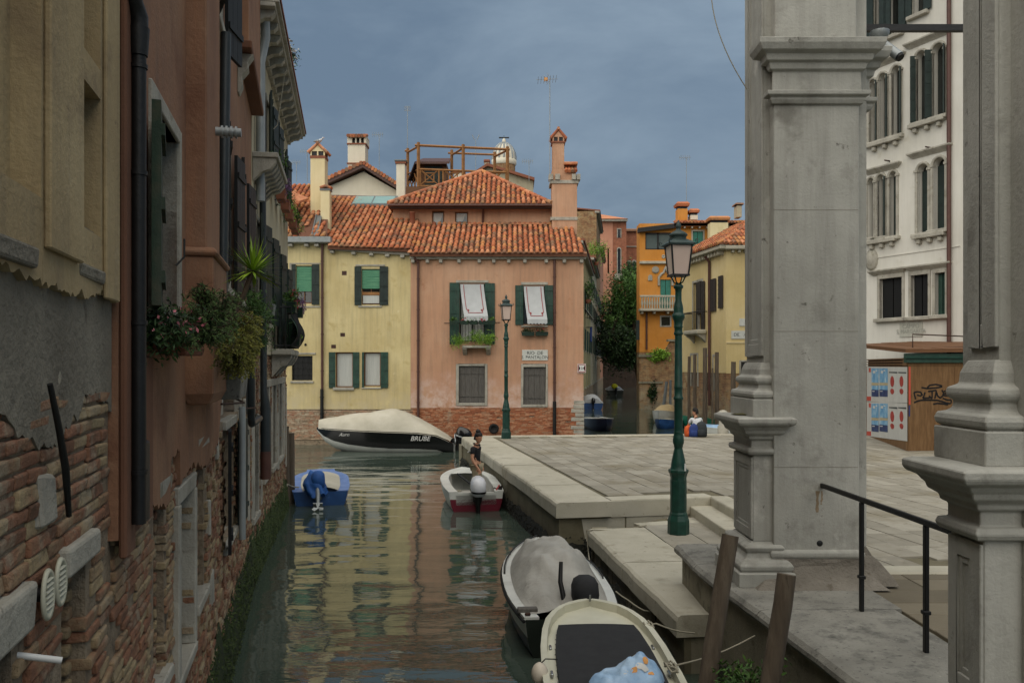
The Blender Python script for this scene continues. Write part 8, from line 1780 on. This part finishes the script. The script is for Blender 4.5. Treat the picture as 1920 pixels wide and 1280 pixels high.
# openings: (px0, px1, ytop at arch crown, ybottom, arched)
ops = [(1627, 1639, 335, 446, 1), (1645, 1658, 328, 444, 1), (1668, 1681, 322, 443, 1), (1721, 1740, 308, 437, 1), (1750, 1772, 296, 430, 1), (1630, 1642, 150, 268, 1), (1648, 1662, 138, 262, 1), (1672, 1688, 124, 254, 1), (1718, 1736, 96, 228, 1), (1748, 1770, 82, 218, 1), (1650, 1692, 521, 596, 0), (1709, 1741, 515, 593, 0), (1754, 1773, 511, 590, 0), (1640, 1660, -20, 78, 0), (1664, 1688, -30, 66, 0), (1712, 1735, -50, 26, 0)]
hol = []
for x0, x1, ya, yb_, ar in ops: hol.append(PW.R(x0, ya, x1, yb_) + (ar,))
m = MB(); wall_holes(m, PW.u(1590), 22, -.5, 21, [h[:4] for h in hol], .3, 0, back=9)
for h in hol:
    if h[4]:
        r = (h[1] - h[0]) / 2; c = (h[0] + h[1]) / 2; zs = h[3] - r
        for s in (-1, 1):
            arc = [(c + s * r * math.sin(a), zs + r * math.cos(a)) for a in [PI / 2 * i / 8 for i in range(9)]]; pts = arc + [(c + s * r, h[3])]
            if s > 0: pts = pts[::-1]
            m.sheet(pts[::-1] if s > 0 else pts[::-1], 0.0, .3) if False else m.sheet(pts if s > 0 else pts, .0005, .3)
m.build('wall', 'plaster_white', W_)
for i, h in enumerate(hol):
    u0, u1, z0, z1, ar = h; c = (u0 + u1) / 2; r = (u1 - u0) / 2; zs = z1 - r if ar else z1
    fr = MB(); fr.box(u0 - .1, -.04, z0, u0, .1, zs); fr.box(u1, -.04, z0, u1 + .1, .1, zs)
    if ar: fr.tube([(c + (r + .05) * math.cos(a), .0, zs + (r + .05) * math.sin(a)) for a in [PI * k / 12 for k in range(13)]], .06, 5); fr.box(u0 - .14, -.07, zs - .04, u0 + .02, .1, zs + .04); fr.box(u1 - .02, -.07, zs - .04, u1 + .14, .1, zs + .04)
    else: fr.box(u0 - .1, -.05, z1, u1 + .1, .1, z1 + .14)
    wn = fr.build('window', 'stone_white', W_); MB().box(u0, .28, z0, u1, .31, z1).build('pane', 'window_glass', wn); MB().box(u0 - .18, -.18, z0 - .14, u1 + .18, .1, z0).build('sill', 'stone_white', wn, .02)
    if i in (3, 4, 2): MB().box(u0 + .02, .2, z0, u1 - .02, .24, zs).build('shutter', 'shutter_dark', wn)
    if i in (5, 6, 7, 8, 9, 1):
        for s in ((-1, 1) if i in (8, 9) else (1,)):
            w2 = r * .95; a0 = c + s * (r + .02); m = MB(); n = 6
            for k in range(n): m.box(0, 0, (zs + r * .4 - z0) * k / n + .01, w2, .04, (zs + r * .4 - z0) * (k + 1) / n)
            m.xf(TR(a0, -.02, z0) @ rotm('Z', -s * 1.1 if s > 0 else -(PI - 1.1))); m.build('shutter', 'shutter_dark', wn)
    if i in (10, 11, 12):
        for a, b in ((u0 + .02, c - .02), (c + .02, u1 - .02)): MB().box(a, .12, z0 + .02, b, .16, z1 - .02).build('shutter', 'shutter_black' if i < 12 else 'shutter_green', wn)
    if i in (13, 14, 15):
        for a, b in ((u0 - .3, u0), (u1, u1 + .3)): MB().box(a, -.1, z0, b, -.05, z1).build('shutter', 'shutter_dark', wn)
for x0, x1, y, dy in ((1705, 1777, 75, 0), (1632, 1692, 118, 0), (1712, 1779, 286, 0), (1628, 1684, 318, 0), (1638, 1694, 511, 0), (1708, 1778, 502, 0)):
    u0, u1 = PW.u(x0), PW.u(x1); z = PW.z((x0 + x1) / 2, y); MB().loft([[(u0 - o, -.02 - o, z + q), (u1 + o, -.02 - o, z + q), (u1 + o, .05, z + q), (u0 - o, .05, z + q)] for o, q in ((0, -.08), (.04, -.03), (.10, .02), (.16, .08), (.16, .13))], True, False).build('window_cornice', 'stone_white', W_)
for x0, x1, y in ((1628, 1684, 448), (1716, 1776, 437), (1632, 1692, 262), (1708, 1775, 226)):
    u0, u1 = PW.u(x0), PW.u(x1); z = PW.z((x0 + x1) / 2, y); MB().box(u0, -.22, z - .16, u1, .02, z).build('sill_band', 'stone_white', W_, .02)
    for k in range(3): u = u0 + (u1 - u0) * (k + .5) / 3; MB().box(u - .08, -.16, z - .34, u + .08, .02, z - .162).build('sill_bracket', 'stone_white', W_, .03)
MB().tube([(PW.u(1783), -.1, 3), (PW.u(1783), -.1, 20)], .07, 8).build('downpipe', 'pipe_brown', W_)
MB().lathe([(.36, 0), (.36, .06), (.28, .08), (.2, .12), (0, .13)], 20, sx=.8, sy=1.1).xf(TR(PW.u(1635), 0, PW.z(1635, 487)) @ rotm('X', PI / 2)).build('oval_crest', 'stone_white', W_)
MB().box(PW.u(1628), -.03, PW.z(1700, 476), PW.u(1800), 0.0, PW.z(1700, 474.5)).build('string_course', 'plaster_white', W_)
for px, y in ((1668, 302), (1745, 277)): MB().box(-.03, -.25, -.02, .03, 0, .02, M=TR(PW.u(px), 0, PW.z(px, y)) @ rotm('Y', .6)).build('iron_clamp', 'iron_rust', W_)
pl = thing('faded_name_plate', 'faded white street name plate on the white palace above the kiosk roof', 'sign', tuple(Vector((PW.P0.x, PW.P0.y, 0)) + Vector((PW.dv.x, PW.dv.y, 0)) * PW.u(1709) + Vector((0, 0, PW.z(1709, 617)))), PW.rz)
wpl = (PW.u(1731) - PW.u(1688)); MB().box(-wpl / 2, -.03, -.27, wpl / 2, 0, .24).build('plate', 'sign_faded', pl)
for tx, z, s in (('CAMPO', .10, .22), ('S. MARGARITA', -.08, .2)): o = link('lettering', text_mesh(tx, s, 'lettering_faded', .003), pl, (0, -.034, z), (PI / 2, 0, 0)); o.scale = (.95, 1, 1)
# kiosk
K0, K1, K2 = Vector((12.42, 29.9)), Vector((11.27, 24.3)), Vector((17.5, 25.1)); KL = LW(K0, K1); KR = LW(K1, K2)
kz = 3.62
ki = thing('boarded_kiosk', 'boarded plywood kiosk with posters and a black scribble on its side', 'kiosk', (K1.x, K1.y, ZC))
KO = Vector((K1.x, K1.y, ZC))
def kface(W2, nm, mt, x0, x1, z0, z1, o0, o1, par=ki, bev=0):
    M = TR(-KO.x, -KO.y, -KO.z) @ TR(W2.P0.x, W2.P0.y, 0) @ rotm('Z', W2.rz); return MB().box(W2.u(x0), -o1, z0, W2.u(x1), -o0, z1).xf(M).build(nm, mt, par, bev)
ptsk = [(p.x - KO.x, p.y - KO.y) for p in (K1 + Vector((.06, .06)), K2 + Vector((0, .06)), Vector((18, 31)), K0 + Vector((.06, 0)))]
MB().prism(ptsk, 0, kz - ZC - .02).build('body', 'iron_rust', ki)
for x0, x1 in ((1622, 1640), (1640.5, 1672), (1672.5, 1702)): kface(KL, 'plywood_panel', 'plywood', x0, x1, ZC, 3.38, 0, .03, ki, .004)
for x0, x1 in ((1702, 1788), (1788.5, 1860)): kface(KR, 'plywood_panel', 'plywood', x0, x1, ZC, 3.38, .0, .03, ki, .004)
for z in (3.42, 3.50, 3.58): kface(KL, 'slat', 'plywood', 1622, 1694, z, z + .035, .0, .025)
kface(KL, 'plywood_panel', 'plywood', 1694.5, 1702, 3.40, 3.62, 0, .03); kface(KR, 'plywood_panel', 'plywood', 1702, 1860, 3.385, 3.47, 0, .03); kface(KR, 'green_fascia', 'shutter_green', 1694, 1860, 3.475, 3.74, .0, .12, ki, .01); kface(KR, 'fascia_rail', 'lamp_green', 1690, 1860, 3.60, 3.64, .121, .18, ki, .01)
kr_ = [K1 + Vector((-.15, -.2)), K2 + Vector((.3, -.25)), Vector((18, 31)), K0 + Vector((-.3, .3))]
m = MB(); zt_ = [3.76, 3.84, 4.35, 4.05]
V4 = [Vector((p.x - KO.x, p.y - KO.y, z - KO.z)) for p, z in zip(kr_, zt_)]
m.add(V4 + [v + Vector((0, 0, .07)) for v in V4], [(3, 2, 1, 0), (4, 5, 6, 7), (0, 1, 5, 4), (1, 2, 6, 5), (2, 3, 7, 6), (3, 0, 4, 7)]); rf_k = m.build('roof', 'wood_brown', ki)
for i in range(12):
    f = i / 12; a = V4[0].lerp(V4[1], f); b = V4[3].lerp(V4[2], f); c = V4[0].lerp(V4[1], f + .075); d = V4[3].lerp(V4[2], f + .075); u = Vector((0, 0, .075)); h = Vector((0, 0, .02 + R(0, .015)))
    MB().add([a + u, c + u, d + u, b + u, a + u + h, c + u + h, d + u + h, b + u + h], [(3, 2, 1, 0), (4, 5, 6, 7), (0, 1, 5, 4), (1, 2, 6, 5), (2, 3, 7, 6), (3, 0, 4, 7)]).build('roof_board', 'wood_brown', rf_k)
m = MB(); q = V4[0].lerp(V4[1], .12) + Vector((0, 1.2, .14)); m.tube([q, q + Vector((0, 0, .42)), q + Vector((1.6, .1, .36))], .02, 5); m.tube([q, q + Vector((1.7, .1, .05))], .015, 5); m.build('roof_bracket', 'iron_rust', rf_k)
# posters pasted on the canal side
def poster(label, y0, y1, dy):
    b = Vector((KL.P0.x, KL.P0.y, 0)) + Vector((KL.dv.x, KL.dv.y, 0)) * KL.u(1664); t = thing('poster_sheet', label, 'poster', (b.x, b.y, ZC), KL.rz, 'posters on the kiosk')
    uo = KL.u(1664)
    def P(nm, mt, x0, ya, x1, yb_, o, par=t): 
        m = MB(); pts = [(KL.u(x) - uo, KL.z(x, y) - ZC) for x, y in ((x0, yb_), (x1, yb_ + (x1 - x0) * dy), (x1, ya + (x1 - x0) * dy * .2), (x0, ya))]; m.sheet(pts, -o - .004, -o); return m.build(nm, mt, par)
    P('paper', 'print_paper', 1627.5, y0, 1703.5, y1, .034)
    h = y1 - y0
    for x0, x1 in ((1636.5, 1650), (1651.5, 1667)):
        P('picture', 'print_sky', x0, y0 + h * .05, x1, y0 + h * .46, .039); P('picture', 'print_gold', x0, y0 + h * .46, x1, y0 + h * .54, .039); P('picture', 'print_navy', x0, y0 + h * .54, x1, y0 + h * .86, .039); P('picture', 'print_sky', x0, y0 + h * .545, x1, y0 + h * .66, .0395)
        P('picture', 'paint_white', x0 + 3, y0 + h * .12, x0 + 7, y0 + h * .19, .0435); P('picture', 'paint_white', x0 + 1.5, y0 + h * .70, x0 + 6, y0 + h * .72, .0435); P('picture', 'paint_white', x0 + 8, y0 + h * .10, x0 + 11, y0 + h * .13, .0435)
    P('picture', 'print_bright_red', 1631.5, y0 + h * .04, 1635, y0 + h * .16, .039); P('picture', 'print_bright_red', 1627.6, y0 + h * .86, 1635.5, y0 + h * .98, .039)
    for xc in (1675.5, 1693):
        for (ya, yb_, r0, r1) in ((.27, .59, 3.6, 3.6), (.61, .80, 3.6, 2.6)):
            zc0, zc1 = KL.z(xc, y0 + h * yb_) - ZC, KL.z(xc, y0 + h * ya) - ZC; uc_ = KL.u(xc) - uo; rw = (KL.u(xc + r0) - KL.u(xc - r0)) / 2; cz = (zc0 + zc1) / 2; rz = (zc1 - zc0) / 2
            m = MB(); pts = [(uc_ + rw * math.cos(a), cz + rz * math.sin(a) * (1 if yb_ < .6 else (1 if math.sin(a) < 0 else .75))) for a in [2 * PI * k / 16 for k in range(16)]]; m.sheet(pts, -.043, -.039); m.build('exclamation_mark', 'print_red', t)
    P('caption', 'lettering_grey', 1669.5, y0 + h * .15, 1685, y0 + h * .18, .039); P('caption', 'lettering_grey', 1687, y0 + h * .155, 1702, y0 + h * .185, .039)
    return t
poster('upper sheet of posters on the kiosk, two blue pictures and red exclamation marks', 687, 752, .06); poster('lower sheet of posters on the kiosk, curling at its bottom corner', 753, 817, .13)
b = thing('red_strip', 'red paper strip along the edge of the kiosk posters', 'poster', tuple(Vector((K1.x, K1.y, ZC)))); M = TR(-KO.x, -KO.y, -KO.z) @ TR(KR.P0.x, KR.P0.y, 0) @ rotm('Z', KR.rz)
MB().box(KR.u(1702.5), -.036, KR.z(1704, 758), KR.u(1706), -.032, KR.z(1704, 687)).xf(M).build('strip', 'print_bright_red', b); MB().box(KR.u(1702.5), -.036, KR.z(1704, 780), KR.u(1705), -.032, KR.z(1704, 760)).xf(M).build('strip', 'cloth_blue', b)
# scribble, flat paint on the plywood
gr = thing('graffiti_tag', 'black painted scribble on the plywood kiosk front', 'graffiti', tuple(KO))
G_ = [[(420, 420), (600, 450), (850, 430), (1030, 400), (1030, 365), (850, 325), (680, 350), (615, 400), (610, 440)], [(200, 560), (220, 660), (250, 770)], [(200, 565), (300, 545), (400, 560), (450, 640), (380, 670), (290, 640)], [(530, 560), (500, 660), (480, 740)], [(470, 690), (470, 745), (560, 735), (670, 725)], [(620, 540), (740, 520), (870, 500)], [(740, 530), (742, 640), (740, 745), (690, 720), (655, 660)], [(862, 520), (850, 640), (825, 745)], [(872, 560), (910, 670), (980, 730), (1050, 680), (1085, 590), (1030, 490)], [(1090, 530), (1200, 520), (1330, 495)], [(1080, 660), (1200, 665), (1340, 685)], [(1352, 450), (1345, 540), (1330, 620)], [(1090, 600), (1300, 590)], [(1060, 735), (1150, 775), (1200, 790), (1300, 790), (1320, 830), (1300, 890)], [(200, 870), (300, 825), (400, 800), (600, 790), (900, 800), (1050, 840), (1150, 875), (1290, 900)], [(770, 915), (900, 890), (1050, 905), (1220, 930)]]
for i, sct in enumerate(G_):
    m = MB(); pts = []
    for a, b_ in zip(sct, sct[1:]):
        for k in range(4): pts.append((a[0] + (b_[0] - a[0]) * k / 4, a[1] + (b_[1] - a[1]) * k / 4))
    pts.append(sct[-1]); wv = .022; prev = None; vs_ = []
    for j, p in enumerate(pts):
        px, py = 1700 + p[0] / 16, 700 + p[1] / 16; q = Vector((KR.u(px), KR.z(px, py))); n2 = pts[min(j + 1, len(pts) - 1)]; p2 = pts[max(j - 1, 0)]
        d = Vector((n2[0] - p2[0], -(n2[1] - p2[1]))).normalized(); o = Vector((-d.y, d.x)) * wv; vs_ += [(q.x + o.x, -.0335 - .0004 * i, q.y + o.y), (q.x - o.x, -.0335 - .0004 * i, q.y - o.y)]
    m.add(vs_, [(2 * k, 2 * k + 1, 2 * k + 3, 2 * k + 2) for k in range(len(pts) - 1)]); m.xf(M).build('paint_stroke', 'paint_black', gr)
